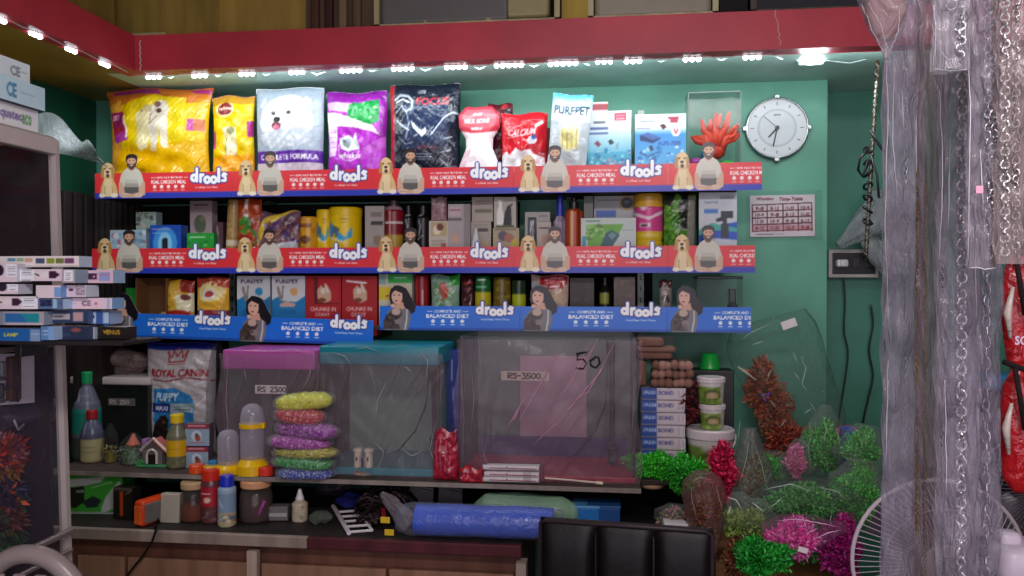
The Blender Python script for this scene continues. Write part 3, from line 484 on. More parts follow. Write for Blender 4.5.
pouch('treat_pouch', 'bright red calcium pouch with white milk splash', 'pouch', 501, 548, 114, ZS1, Y1-.01, .07, 'cc1c2a',
      [('t', 'CALCIUM', 508, 130, 536, 137, 'f8e8e8', .25), ('l', [508, 139, 530, 134], .8, 'f0c8c8'), ('t', 'drools', 509, 127, 517, 129.5, 'f0c0c0'), ('l', [522, 122, 546, 122], .7, 'e88080'), ('l', [537, 129, 543, 124], 3, 'f0e8e8'), ('e', 533, 142, 5, 4, 'e8e2e6'), ('e', 535, 139.6, 2.4, 2.4, '3c64b8'), ('l', [524, 140, 530, 143], 1.2, 'f0e0e0'),
       ('p', [500, 172, 500, 158, 506, 152, 510, 156, 516, 148, 522, 152, 530, 150, 536, 156, 546, 158, 548, 172], 'f4f2f4'), ('n', 502, 150, 546, 170, ['ffffff', 'e0d4dc', 'f6c8cc'], 1.6, 26)], wr=1.2, seal='b01422')
carton('treat_carton', 'small dark red carton peeping behind the red calcium pouch', 'carton', 536, 552, 128, ZS1, Y1+.1, .05, '7c1c26', [('n', 536, 128, 552, 160, ['a8303c', '50141c'], 1.5, 14)])
pouch('chew_stick_bag', 'white and sky-blue bag of yellow chew sticks leaning right', 'bag', 544, 585, 95, ZS1, 3.295, .06, 'c8d2d6',
      [('g', 95, '3a9cc8', 108, 'cfe6ee'), ('g', 108, 'cfe6ee', 122, 'e8eef0'), ('t', 'PUREPET', 547, 107, 583, 116, '1c3850'), ('e', 565, 139, 10.5, 13.5, 'e8e4c0')] +
      [('l', [557+2.5*i, 130+(i % 3), 559+2.4*i, 149-(i % 2)], 1.5, c) for i, c in enumerate(['c8bc4c', 'e0d870', 'b8a83c', 'dcd060', 'c0b448', 'e6dc80', 'b4a640'])] + [('l', [548, 119, 576, 118], .8, '9ab4c0')], wr=.8, seal='2f8cbc', ry=5.5)
carton('treat_carton', 'small red and white carton top behind the fish food box', 'carton', 586, 608, 102, ZS1, Y1+.1, .05, 'd8ccd0', [('r', 586, 104, 608, 110, '9a2430')])
carton('aquarium_carton', 'white aquarium food box with blue reef scene on top shelf', 'carton', 588, 632, 111, ZS1, Y1, .08, 'dce8ee',
       [('g', 128, 'dce8ee', 152, '7ac4dc'), ('g', 152, '58b4d0', 168, '3a98b8'), ('r', 594, 120.5, 606, 123.5, '70787c'), ('r', 589, 127, 609, 129.4, '5a6c9c'), ('r', 589, 131.8, 609, 134.2, '5a6c9c'), ('r', 615, 113, 627, 121, 'b8485c'), ('l', [617, 116, 625, 116], 1, 'f0dce0'), ('l', [617, 119, 625, 119], .8, 'f0dce0'),
        ('p', [595, 143, 598, 140, 602, 144, 599, 147], '84404c'), ('p', [609, 141, 612, 139, 615, 143, 611, 145], '343c44'), ('p', [617, 144, 620, 142, 619, 149, 616, 149], '8ab0b4'), ('n', 588, 150, 632, 168, ['2f88b0', 'a8dce8', '3c6cb0', 'd89ab0', '84c8b8'], 1.8, 60)], side='9fb4bc', rz=-4)
carton('pump_carton', 'white and blue carton with black air pump picture on top shelf', 'carton', 635, 686, 114, ZS1, Y1, .09, 'dfe8f0',
       [('g', 128, 'dfe8f0', 134, '4c9cd8'), ('g', 134, '4090d0', 168, '68b4e0'), ('l', [641, 121, 654, 121], 1.6, '8fa4a8'), ('l', [637, 128, 650, 128], 1.2, '8a6c98'), ('p', [640, 135, 648, 132, 662, 138, 653, 143, 640, 140], '243a6c'), ('p', [641, 134.5, 648, 132, 661, 137.5, 653, 140], '4468a8'), ('p', [648, 147, 652, 145, 654, 150, 650, 151], '2c3c60'),
        ('p', [660, 125, 664, 124, 667, 127, 663, 130], '4c2428'), ('r', 668, 117, 679, 119.5, '9c2c48'), ('r', 670, 119, 678, 123, 'b03850'), ('e', 676, 132, 4.4, 4.6, 'e8e4ec'), ('t', 'V', 673.6, 129, 678.4, 135, 'c83848'), ('t', 'ALPS-7500', 658, 141, 681, 145.5, '2a50a0'), ('n', 637, 146, 685, 166, ['a4d8f0', '3c88c8', 'd8ecf4', '2c70b4'], 2, 36), ('l', [640, 152, 648, 156, 658, 152], 1, '20406c')], side='a9bcc8')
# coral in a clear case
cx, W, H, zb, yb = fit(688, 741, 91, ZS1, Y1); t = thing('coral_ornament_case', 'clear acrylic case holding an orange branching coral ornament', 'ornament', (cx, Y1+.07, zb))
g = G(); hh = W/2; g.box(0, -.07, H/2, W, .003, H, '3c4846'); g.box(-hh, 0, H/2, .003, .14, H, '3c4846'); g.box(hh, 0, H/2, .003, .14, H, '3c4846'); g.box(0, 0, H, W, .14, .003, '3c4846'); g.build('clear_case', 'glass', t)
g = G(); g.box(0, 0, .004, W, .14, .008, '2c3c38')
for a in (-hh, hh): g.box(a*.985, -.069, H/2, .004, .004, H, '5c7470')
g.box(0, -.069, H-.004, W, .004, .004, '5c7470'); g.build('case_base', 'plastic', t)
g = G()
for (x, z, dx, dz, r) in [(-.01, .2, -.06, .02, .016), (0, .2, -.045, .09, .015), (.01, .2, .005, .115, .015), (.02, .2, .05, .12, .015), (.03, .19, .075, .075, .014), (0, .18, -.085, .04, .015), (.02, .18, .095, .05, .012)]:
    g.tube([(x, 0, z-.05), (x+dx*.3, -.01, z+dz*.2), (x+dx*.75, 0, z+dz*.5), (x+dx, 0, z+dz)], [r*1.5, r*1.2, r, r*.4], 'e8442a', 8)
    g.tube([(x+dx*.5, 0, z+dz*.35), (x+dx*.5+.012, -.02, z+dz*.65), (x+dx*.6+.02, -.02, z+dz*.95)], [r*.9, r*.7, r*.3], 'f05434', 7)
g.ball((.012, 0, .155), .045, 'dc3c28', 12, (1, .6, .8)); g.build('orange_coral', 'plastic', t, True)
g = G(); g.ball((-.03, -.035, .135), .021, '4c78b8', 14); g.build('blue_ball', 'plastic', t, True); g = G(); g.lathe([(.008, .04), (.01, .09), (.03, .1), (.026, .115), (.012, .125), (.002, .127)], 'b848a4', 16, (-.07, -.03, 0)); g.build('magenta_mushroom', 'plastic', t, True)
g = G(); g.ball((.06, -.02, .09), .035, '28c040', 12, (1, .8, .7)); g.build('green_plant', 'leaf', t); g = G(); g.rbox(.082, -.045, .065, .045, .01, .045, .002, 'ece8e8'); g.build('price_card', 'card', t)
# ================================================================ MIDDLE SHELF
Y2 = 3.37
def c2(n, l, x0, x1, yt, bg, ops=(), D=.07, dy=0, **k): return carton(n, l, 'carton', x0, x1, yt, ZS2+k.pop('up', 0), Y2+dy, D, bg, ops, **k)
c2('treat_carton', 'pale blue picture carton behind the man card, middle shelf left', 110, 146, 230, 'a8c4d4', [('n', 112, 232, 144, 262, ['c88a94', '8cb4cc', 'e4ecf0', 'b06068', '6a98b8'], 2.6, 50)])
c2('pump_carton', 'glowing blue carton with a small black pump picture', 150, 181, 225, '1850b8', [('e', 165, 243, 12, 16, '3c98e4'), ('e', 165, 244, 7, 12, '8cd0f8'), ('r', 162, 240, 168, 250, '14202c'), ('e', 165, 240, 3, 2, '14202c'), ('l', [153, 229, 170, 229], 1.4, 'a8a0e0'), ('l', [153, 233, 166, 233], 1, '98c8f0')], D=.06)
z136 = P(146, 230, Y2).z; c2('treat_packet', 'small photo packet sitting atop the pale blue carton', 136, 156, 212, '90a8a4', [('n', 137, 213, 155, 230, ['c8b49a', '5c746c', '3c4c48', 'a8bcbc'], 2, 30)], up=z136-ZS2+.001, D=.05, dy=.005)
c2('treat_carton', 'tall pinkish carton with a grey-green animal picture', 190, 212, 200, 'b4a0a6', [('e', 200, 224, 6, 9, '5c6854'), ('e', 202, 219, 3, 3, '7c8464'), ('l', [194, 205, 208, 205], 1.3, '70404c'), ('l', [194, 208, 206, 208], .8, '8c6c74')], D=.05, dy=.075)
c2('treat_carton', 'bright green low carton in front of the tall pinkish one', 187, 214, 233, '20a038', [('n', 188, 234, 213, 262, ['3cc050', '148028', '84d88c'], 2.2, 24), ('l', [190, 237, 205, 237], 1.2, 'c8f0cc')], D=.06)
c2('treat_carton', 'narrow dark carton right of the bright green one', 215, 223, 222, '50343c', [('l', [217, 226, 219, 244], .8, 'c8b0b8')], dy=.03)
bottle('chew_roll', 'tall tan chew roll leaning on the middle shelf', 'roll', 225, 237, 198, ZS2, Y2, [(1, 0), (1, .97), (.9, 1)], 'a88850', [('n', 225, 198, 237, 262, ['c0a064', '8c6c3c'], 2, 24), ('r', 225, 240, 237, 246, 'd8ccb0')], ry=3)
pouch('treat_pouch', 'red and green tall treat pouch with a white stripe', 'pouch', 238, 262, 198, ZS2, Y2-.005, .04, 'a8401c', [('r', 246, 200, 250, 222, 'ece4dc'), ('e', 247, 226, 7, 9, '3c8c34'), ('n', 238, 210, 262, 258, ['b85020', '3c7c2c', '702414', 'd8803c'], 2, 50), ('r', 242, 236, 254, 246, 'a01c20')])
pouch('treat_bag', 'crumpled clear bag of brown and purple treats with yellow edge', 'bag', 258, 301, 212, ZS2, Y2-.01, .08, '6c5060', [('p', [256, 262, 256, 240, 266, 220, 276, 213, 300, 212, 282, 218, 268, 232, 262, 246], 'd4b43c'), ('n', 268, 222, 300, 244, ['583c80', '7c4848', '3c3468', '9c7068', '4c2c34'], 3, 50), ('r', 276, 243, 300, 256, 'c4ccd4')], wr=2)
bottle('food_tin', 'small yellow tin between the crumpled bag and yellow jars', 'tin', 298, 318, 217, ZS2, Y2+.03, CAN, 'd8a020', [('n', 298, 217, 318, 256, ['e8b828', 'b87c18'], 2, 20), ('e', 308, 240, 5, 4, '6c4020'), ('r', 302, 224, 314, 228, '8c5018')])
def yj(x0, x1, l, dy=0):
    s = (x1-x0)/31; bottle('food_jar', l, 'jar', x0, x1, 208 if s > .9 else 210, ZS2, Y2+dy, [(.97, 0), (1, .03), (1, .86), (.93, .88)], 'ecc80c',
      [('p', [x0+1*s, 224, x0+5*s, 222, x0+9*s, 232, x0+6*s, 238, x0+1*s, 236], '2c8cc0'), ('p', [x0+7*s, 226, x0+13*s, 228, x0+16*s, 238, x0+9*s, 238], '606870'), ('p', [x0+13*s, 232, x0+20*s, 238, x0+26*s, 226, x0+25*s, 238, x0+18*s, 242, x0+12*s, 240], '30a4d4'), ('l', [x0, 238, x0+10*s, 240, x0+20*s, 243], 1.2, 'f0f0e0'), ('l', [x0+16*s, 220, x0+22*s, 220], 1.3, 'a87c10'), ('l', [x0+16*s, 223, x0+21*s, 223], 1, 'a87c10')],
      cap=([(1.03, .86), (1.04, .97), (.98, 1)], 'e8c410'))
yj(317, 333, 'narrow view yellow jar with blue splash, left of pair', .05); yj(330, 361, 'front yellow jar with blue splash and round lid, right of pair')
c2('shampoo_carton', 'plain grey tall carton beside the dark red can', 365, 384, 206, 'a29a94', [('r', 371, 212, 382, 217, '7c7470'), ('r', 371, 221, 383, 225, '3c3836'), ('l', [373, 229, 380, 229], .7, '84807c'), ('e', 377, 240, 4, 5, '8c7864')], D=.05)
bottle('spray_can', 'dark red spray can with white cross band and yellow foot', 'can', 384, 404, 200, ZS2, Y2, [(.97, 0), (1, .03), (1, .82), (.7, .9)], '7c1420', [('r', 384, 222, 404, 224, 'dcd0d0'), ('l', [392, 210, 392, 236], 1, 'e0d4d4'), ('r', 384, 235, 404, 262, 'b89838'), ('r', 384, 200, 404, 210, '9a8088')], cap=([(.6, .88), (.6, .98), (.45, 1)], '3c3034'))
for x0, x1, l in ((403, 414, 'slim black bottle beside the dark red can'), (416, 430, 'wider black bottle with slanted white script')):
    bottle('shampoo_bottle', l, 'bottle', x0, x1, 206, ZS2, Y2+.01, [(.95, 0), (1, .03), (1, .8), (.5, .86)], '141418', [('l', [x0+3, 215, x0+7, 215], 2, 'c4c4c4'), ('l', [x0+4, 220, x0+6, 227, x0+4, 236], 1.4, 'b0b0b4'), ('l', [x0+3, 240, x0+8, 236], 1.2, 'a0a0a4')], cap=([(.5, .84), (.5, 1)], '1c1c20'))
c2('treat_carton', 'small carton with a round cat photo, middle shelf', 429, 448, 221, 'c4bcae', [('r', 431, 222, 447, 236, 'b8a878'), ('e', 437, 230, 4, 5, 'e8dcc8'), ('e', 440, 227, 3.5, 3.5, '6c3424'), ('l', [432, 241, 445, 241], .7, '8c8478'), ('l', [432, 244, 443, 244], .7, '8c8478'), ('r', 441, 243, 446, 250, 'a85a54')], D=.06)
z_ = P(438, 221, Y2).z-ZS2+.001; pouch('treat_pouch', 'pinkish pouch with ear-like top standing on the cat photo carton', 'pouch', 431, 447, 197, ZS2+z_, Y2+.002, .04, 'a4848a', [('e', 434, 201, 2, 4, 'c8b4b4'), ('n', 431, 197, 447, 221, ['b89aa0', '8c6c70'], 2, 16)])
c2('shampoo_carton', 'tall grey carton with pink heading and small dog picture', 448, 470, 204, 'aca4a4', [('r', 449, 207, 461, 216, 'c4b0b8'), ('l', [450, 210, 460, 210], 1.4, '9c4c60'), ('r', 448, 218, 462, 220.4, '6c6464'), ('e', 455, 238, 4, 5, 'c8a08c'), ('r', 464, 204, 470, 262, '8c8484')], D=.06)
c2('tick_spray_carton', 'lower beige carton with dark label under another', 469, 491, 222, 'aca298', [('r', 478, 228, 488, 231.6, '4c443c'), ('l', [471, 225, 488, 225], .8, '8c8478'), ('e', 485, 244, 4, 5, 'b8a48c')], D=.06, dy=.03)
zq = P(480, 222, Y2+.03).z-ZS2+.001; c2('tick_spray_carton', 'upper beige carton with olive label stacked on another', 472, 493, 197, 'b0a69c', [('r', 475, 209, 492, 213, '747058'), ('l', [476, 201, 490, 201], 1.2, '9c7070'), ('l', [476, 204, 488, 204], .8, '8c8478')], D=.06, up=zq, dy=.03)
bottle('dropper_bottle', 'small white cone bottle standing before the beige cartons', 'bottle', 469, 483, 228, ZS2, Y2-.03, [(1, 0), (1, .25), (.4, .8), (.15, 1)], 'd4d8dc')
c2('treat_carton', 'wide beige carton with dogs picture below the cat silhouette', 493, 519, 228, 'b0a484', [('e', 503, 236, 5, 5, '5c5468'), ('e', 509, 238, 5, 4.5, 'a86c54'), ('e', 515, 243, 4, 4, 'c4b440'), ('l', [495, 229.5, 516, 229.5], 1, '5c5444')], D=.07)
zq = P(504, 228, Y2).z-ZS2+.001; c2('cat_litter_carton', 'carton showing black and white cat silhouettes, middle shelf', 494, 516, 197, 'b4b0a4', [('p', [497, 226, 497, 212, 499, 204, 497, 200, 502, 200, 502, 208, 504, 216, 503, 226], 'f0f0ee'), ('p', [503, 226, 505, 212, 508, 205, 511, 205, 512, 226], '18181a'), ('l', [510, 207, 512, 204], 1.3, '18181a'), ('r', 496, 225, 514, 227.4, '4c5828')], D=.06, up=zq)
c2('ointment_carton', 'beige carton with black vertical name panel', 525, 550, 212, 'a8a8a0', [('r', 528, 217, 536, 244, '1c2030'), ('t', 'HYLEX', 530, 220, 534.6, 240, 'dcdce0'), ('l', [539, 216, 547, 216], 1, '707070'), ('r', 538, 222, 549, 222.8, '707070')], D=.04, dy=.06)
c2('ointment_carton', 'small beige carton before the black name panel', 537, 551, 222, 'b8aca0', [('r', 539, 227, 549, 229, '5c5450'), ('e', 545, 240, 4, 6, 'b89480')], D=.04)
bottle('lotion_bottle', 'clear violet bottle with a blue cap', 'bottle', 553, 567, 192, ZS2, Y2+.01, [(.95, 0), (1, .04), (1, .62), (.45, .72)], '9c8ca4', [('l', [557, 214, 557, 250], 1.6, 'd0c4d8'), ('l', [563, 214, 563, 250], 1, '6c5c7c')], cap=([(.5, .7), (.5, .95), (.35, 1)], '2838b0'))
bottle('lotion_bottle', 'amber orange bottle with a black pump cap', 'bottle', 565, 583, 198, ZS2, Y2-.01, [(.95, 0), (1, .03), (1, .8), (.6, .84)], 'b0481c', [('l', [572, 212, 572, 256], 2.2, 'f4c8a0'), ('l', [579, 212, 579, 256], 2.6, '7c2c10')], cap=([(.55, .82), (.55, .94), (.3, .95), (.3, 1)], '181414'))
c2('spray_carton', 'dull grey carton half hidden behind the orange bottle', 584, 593, 196, '5c6460', dy=.03)
c2('filter_carton', 'white carton with blue foot behind the green feeder box', 594, 645, 194, 'a8acac', [('r', 596, 210, 616, 217, '2c5cb0'), ('l', [598, 200, 622, 200], 1.3, '7c8088'), ('e', 627, 203, 8, 7.5, 'b09050'), ('e', 627, 203, 6, 5.5, '24282c'), ('e', 627, 202, 3, 2, '506468')], D=.06, dy=.09)
c2('feeder_carton', 'green and white carton with a grey electronic gadget picture', 581, 636, 218, 'c8d4d0', [('p', [586, 224, 624, 224, 612, 248, 588, 248], '6cb43c'), ('n', 586, 224, 606, 240, ['4c8c34', '98c878', '5c7448', 'c8d8b0'], 1.8, 40), ('p', [606, 233, 612, 230, 620, 235, 612, 247, 600, 247], '34606c'), ('p', [608, 235, 612, 232, 617, 235, 612, 240], '6c98a0'), ('l', [586, 221, 600, 221], 1.2, '3c8c54'), ('l', [622, 230, 633, 230], .8, '90a0a0'), ('r', 582, 236, 586, 247, '3c9cc0')], D=.06, side='9cb0a8')
bottle('treat_jar', 'pink labelled jar with yellow lid and yellow foot', 'jar', 634, 663, 193, ZS2, Y2, [(.95, 0), (1, .03), (1, .34), (.93, .35), (.93, .36), (1, .4), (1, .8), (.92, .84)], 'e0c028', [('r', 634, 203, 663, 232, 'd84890'), ('e', 643, 208, 3.4, 3.6, 'f6dce8'), ('p', [634, 213, 648, 218, 663, 211, 663, 214, 648, 221, 634, 216], 'f4e0ec'), ('r', 639, 224, 649, 228, 'f4e8ee'), ('r', 640, 225, 648, 227, '4c1c34'), ('e', 650, 236, 10, 2, 'e8d060')], cap=('lid' and [(1, .82), (1.02, .96), (.95, 1)], 'd8a838'))
pouch('plant_food_pack', 'green pack with black panel beside the pink jar', 'pack', 663, 696, 194, ZS2, Y2, .05, '4c8c24', [('p', [678, 194, 690, 194, 689, 226, 684, 232, 679, 228], '1c2420'), ('n', 663, 196, 680, 256, ['68a838', '34701c', '88b848'], 3, 50), ('p', [688, 196, 696, 196, 696, 256, 686, 256], '8c8c80'), ('p', [663, 194, 676, 194, 670, 206, 663, 204], '283028')])
c2('filter_carton', 'tall white carton with black water filter and blue wave', 699, 737, 191, 'ccd4dc', [('t', 'AQUARIUM', 704, 201, 718, 203.6, '5c7898'), ('t', 'SOBO', 720, 195.5, 734, 199, '70747c'), ('r', 704, 209, 718, 213, '3c84d0'), ('p', [699, 232, 712, 226, 737, 222, 737, 240, 712, 238, 699, 244], '2c58c8'), ('p', [699, 230, 712, 223, 737, 228, 737, 232, 712, 230, 699, 236], '48b8a8'), ('r', 721, 211, 733, 218, '242c38'), ('r', 723, 211, 727, 238, '2c3440'), ('r', 721, 224, 729, 238, '343c48'), ('p', [716, 219, 724, 216, 724, 221, 717, 222], '242c38'), ('t', 'CE', 727, 246, 733, 250, '505860')], D=.08, side='3c4c50')
# ================================================================ LOWER SHELF
def c3(n, l, x0, x1, yt, bg, ops=(), D=.07, dy=0, left=False, **k): return carton(n, l, 'carton', x0, x1, yt, (ZS3L if left else ZS3), Y2-.02+dy, D, bg, ops, **k)
c3('treat_carton', 'bright green sliver of a carton at the dark left end', 126, 139, 288, '1c9c34', left=True, dy=.05)
# open brown tray carton
cx, W, H, zb, yb = fit(136, 166, 278, ZS3L, 3.33); t = thing('open_tray_carton', 'open brown display carton, empty, on the sloping lower shelf', 'carton', (cx, 3.38, zb))
g = G(); g.box(0, .05, H/2, W, .004, H, '6c4a2c'); g.box(-W/2, 0, H/2, .004, .1, H, '7a5634'); g.box(W/2, 0, H/2, .004, .1, H, '7a5634'); g.box(0, 0, .002, W, .1, .004, '7a5634'); g.build('carton_shell', 'card', t)
g = G(); g.box(0, -.05, H*.14, W, .004, H*.28, 'a88460'); g.box(0, -.053, H*.15, W*.86, .002, H*.14, '3c3438'); g.box(-W*.42, -.05, H*.33, W*.16, .004, H*.12, 'a88460'); g.box(W*.42, -.05, H*.33, W*.16, .004, H*.12, 'a88460'); g.build('front_lip', 'card', t)
pouch('cat_food_pouch', 'yellow and white pouch in a tray with red label', 'pouch', 167, 195, 280, ZS3L, 3.34, .05, 'd8b040', [('r', 182, 278, 195, 292, 'a03024'), ('p', [178, 296, 195, 292, 195, 312, 182, 314], 'e4dcb8'), ('e', 188, 297, 5, 3, '70343c'), ('r', 168, 310, 193, 317, 'a82824'), ('n', 167, 280, 180, 310, ['e0b038', 'c88c2c', 'a87434'], 2, 16)])
pouch('cat_food_pouch', 'bright yellow pouch with white ring beside the blue cartons', 'pouch', 197, 230, 277, ZS3L, 3.33, .05, 'e8b43c', [('r', 197, 277, 230, 287, 'c04c38'), ('e', 213, 292, 13, 10, 'f0dc9c'), ('e', 212, 294.5, 7, 5, 'e8e0d8'), ('e', 212, 294.5, 4.4, 3.2, 'b04048'), ('r', 197, 310, 230, 320, '8c3040'), ('n', 200, 278, 228, 286, ['e8c0a0', 'b83c34'], 1.4, 16)])
for a, b, c, l in ((237, 270, 'c', 'white and blue pet food carton with cyan disc'), (272, 305, 'o', 'white and blue pet food carton with orange disc')):
    c3('pet_food_carton', l, a, b, 276, 'd0d2d6', [('p', [a, 300, a+8, 296, a+10, 301, a+24, 302, b, 296, b, 345, a, 345], '1878b8'), ('t', 'PUREPET', a+4, 279.5, b-7, 283, '3c3450'), ('l', [a+6, 288, a+9, 300], 3, '948878'), ('l', [a+11, 286, a+10, 298], 1.4, '6c6058'), ('e', a+22, 291.5, 3.8, 4, '2c90c4' if c == 'c' else 'd8a468'), ('p', [a+8, 304, a+14, 301, a+24, 304, a+22, 307, a+8, 307], 'cfa898' if c == 'o' else '2c80b8'), ('t', 'CHICKEN', a+6, 310, a+24, 314, '145a94')], left=True, side='a0a8b0')
for i, (a, b, l) in enumerate(((306, 341, 'red gravy chunks carton with a torn open front'), (342, 377, 'red gravy chunks carton with animal picture, intact'))):
    c3('gravy_carton', l, a, b, 276, 'a81820', ([('r', a+8, 277, a+33, 304, '5c1014'), ('r', a+12, 277, a+33, 303, 'b41c24')] if i == 0 else []) + [('p', [a+11, 290, a+15, 285, a+18, 288, a+21, 284, a+25, 292, a+25, 300, a+19, 303, a+12, 301], 'ccaa8c'), ('e', a+17, 291, 2.5, 3, 'e4d4c0'), ('l', [a+19, 284, a+22, 292], 1.5, 'e8e0dc'), ('e', a+16, 300, 4, 2, '7c4028'), ('t', 'CHUNKS IN', a+4, 307, a+30, 311, 'f0c8c4'), ('t', 'GRAVY', a+9, 312.5, a+24, 316.5, 'f0c8c4')] + ([('l', [a+5, 281, a+24, 283], 2, 'e8dcd8')] if i else []), left=True)
z3 = dict()
c3('treat_carton', 'pale carton with yellow side and bright green top band', 379, 412, 274, 'ccc8b0', [('r', 388, 274, 412, 283, '18a03c'), ('l', [394, 278, 406, 278], 1.6, 'a8e0b0'), ('r', 379, 287, 392, 300, 'd8c028'), ('l', [386, 296, 394, 296], 1, 'a03030'), ('r', 379, 274, 386, 284, '88a8a4')])
bottle('food_can', 'dark red can with vertical lettering on lower shelf', 'can', 415, 429, 275, ZS3, 3.35, CAN, '8c1820', [('l', [424, 290, 424, 305], 1.4, 'd8a8a8'), ('l', [418, 277, 418, 308], 1.5, 'b83c40')])
pouch('plant_food_pack', 'pale green pouch with a red seahorse print', 'pouch', 431, 460, 275, ZS3, 3.35, .04, '86a894', [('n', 432, 276, 459, 310, ['5c9c54', 'a8c8bc', '78b088', 'c8d4c4'], 2.6, 40), ('e', 445, 290, 5, 8, 'b06450'), ('l', [442, 285, 449, 294, 443, 300], 2, 'c03c34'), ('r', 450, 275, 460, 286, '2c9c34')])
pouch('treat_pouch', 'very dark red pouch with two pale marks', 'pouch', 461, 474, 275, ZS3, 3.355, .04, '3c1418', [('l', [465, 283, 472, 283], 2, 'b83840'), ('l', [465, 289, 472, 289], 1, '8c3038'), ('l', [466, 296, 470, 296], 1, '702428')])
bottle('fish_food_can', 'dark green can with yellow lower band', 'can', 475, 491, 276, ZS3, 3.345, CAN, '14602c', [('r', 475, 292, 491, 312, 'c0b424'), ('l', [479, 280, 486, 280], 1.6, 'd0e8d4'), ('l', [477, 287, 487, 287], 1.6, '70c08c')])
bottle('fish_food_can', 'olive gold can right of the dark green one', 'can', 493, 511, 277, ZS3, 3.36, CAN, '6c5c1c', [('n', 493, 277, 511, 308, ['8c7824', '4c4014', 'a89038'], 2, 20)])
bottle('fish_food_can', 'short dark can with bright yellow-green foot', 'can', 512, 526, 280, ZS3, 3.35, CAN, '1c3420', [('r', 512, 294, 526, 312, 'a8b420')])
pouch('treat_packet', 'red and white packet behind the woman card, lower shelf', 'packet', 531, 569, 275, ZS3, 3.36, .04, 'c0a898', [('r', 540, 276, 568, 284, 'b02434'), ('t', 'NATS NATS', 545, 278, 565, 280.5, 'f4e0e0'), ('r', 548, 284, 564, 289, 'b02434'), ('l', [550, 287, 560, 287], 1.4, 'f4e0e0'), ('e', 558, 298, 7, 7, 'ccb494'), ('r', 531, 282, 538, 308, 'a8b0b8'), ('n', 545, 290, 568, 306, ['b8906c', 'dccab4'], 1.6, 20)])
bottle('syrup_bottle', 'very dark bottle with a faint yellow-green label, lower shelf', 'bottle', 598, 612, 278, ZS3, 3.37, [(1, 0), (1, .7), (.4, .85)], '141410', [('r', 600, 293, 609, 304, '84882c')], cap=([(.42, .83), (.42, 1)], '181818'))
c3('treat_carton', 'dim brown carton between dark bottle and gap, lower shelf', 614, 635, 277, '54453c', [('n', 614, 277, 635, 305, ['64544c', '44342c'], 3, 12)])
c3('shampoo_carton', 'dark carton standing behind the logo, lower shelf', 570, 594, 278, '302420', [('n', 570, 278, 594, 305, ['3c2c24', '201814'], 3, 12)], dy=.04)
pouch('treat_packet', 'small dark packet with white number print, lower shelf', 'packet', 659, 672, 280, ZS3, 3.36, .03, '8c8480', [('r', 659, 280, 672, 287, '4c2428'), ('t', '46', 661, 294, 670, 302, '302c2c'), ('l', [661, 290, 670, 290], 1, '60585c')])
# little glass tank
cx, W, H, zb, yb = fit(697, 743, 276, ZS3, 3.36); t = thing('small_glass_tank', 'small dark glass tank on a green base, lower shelf end', 'tank', (cx, 3.43, zb))
g = G(); g.rbox(0, 0, .012, W, .14, .024, .004, '0c8c2c'); g.build('tank_base', 'plastic', t)
g = G(); g.box(0, -.068, H/2+.01, W, .003, H-.03, '8ca4a4'); g.box(-W/2+.002, 0, H/2+.01, .003, .136, H-.03, '8ca4a4'); g.box(W/2-.002, 0, H/2+.01, .003, .136, H-.03, '8ca4a4'); g.build('tank_glass', 'glass', t)
g = G(); g.rbox(0, 0, H-.006, W, .14, .012, .003, '1c2428'); g.build('tank_rim', 'plastic', t); g = G(); g.rbox(W*.3, -.02, H*.5, .03, .05, H*.5, .008, '14181c'); g.ball((W*.3, -.04, H*.4), .022, '101418'); g.build('tank_filter', 'plastic', t)
# ================================================================ COUNTER AND GLASS SHELF
cl, cr = P(74, 530, 3.0).x, P(527, 541, 3.0).x; YC = PZ(300, 536, ZC).y
# base cabinet
t = thing('base_cabinet', 'brown laminate counter cabinet with worn pale edge below the shelf', 'cabinet', ((cl+cr)/2, YC, 0)); w = cr-cl; o0 = (cl+cr)/2
def lx2(px, py=550): return P(px, py, YC).x-o0
g = G(); g.box(0, .34, ZC/2-.02, w-.02, .6, ZC-.06, '6a4436'); g.build('cabinet_body', 'wood', t)
for a, b in ((76, 124), (126, 247), (260, 386), (388, 514)):
    x0, x1 = lx2(a), lx2(b); d = G(); d.rbox((x0+x1)/2, .012, ZC/2-.05, x1-x0-.006, .018, ZC-.12, .003, '8f6b55'); dd = d.build('door', 'wood', t)
g = G(); g.box((lx2(248)+lx2(258))/2, .004, ZC/2-.03, lx2(258)-lx2(248), .03, ZC-.06, 'b09c8c'); g.build('center_post', 'wood', t)
g = G(); g.box((lx2(516)+lx2(527))/2, .01, ZC/2-.03, lx2(527)-lx2(517), .06, ZC-.06, 'a8988c'); g.build('end_post', 'wood', t)
g = G(); g.box(0, .34, ZC-.006, w, .66, .012, '2c2624'); g.build('worktop', 'wood', t)
xw = lx2(308, 533); g = G(); g.rbox((-w/2+xw)/2, -.002, ZC-.021, xw+w/2, .024, .042, .004, '94847a'); g.build('worn_pale_edging', 'wood', t)
g = G(); g.rbox((w/2+xw)/2, -.002, ZC-.021, w/2-xw, .024, .042, .004, '502026'); g.build('dark_red_edging', 'wood', t)
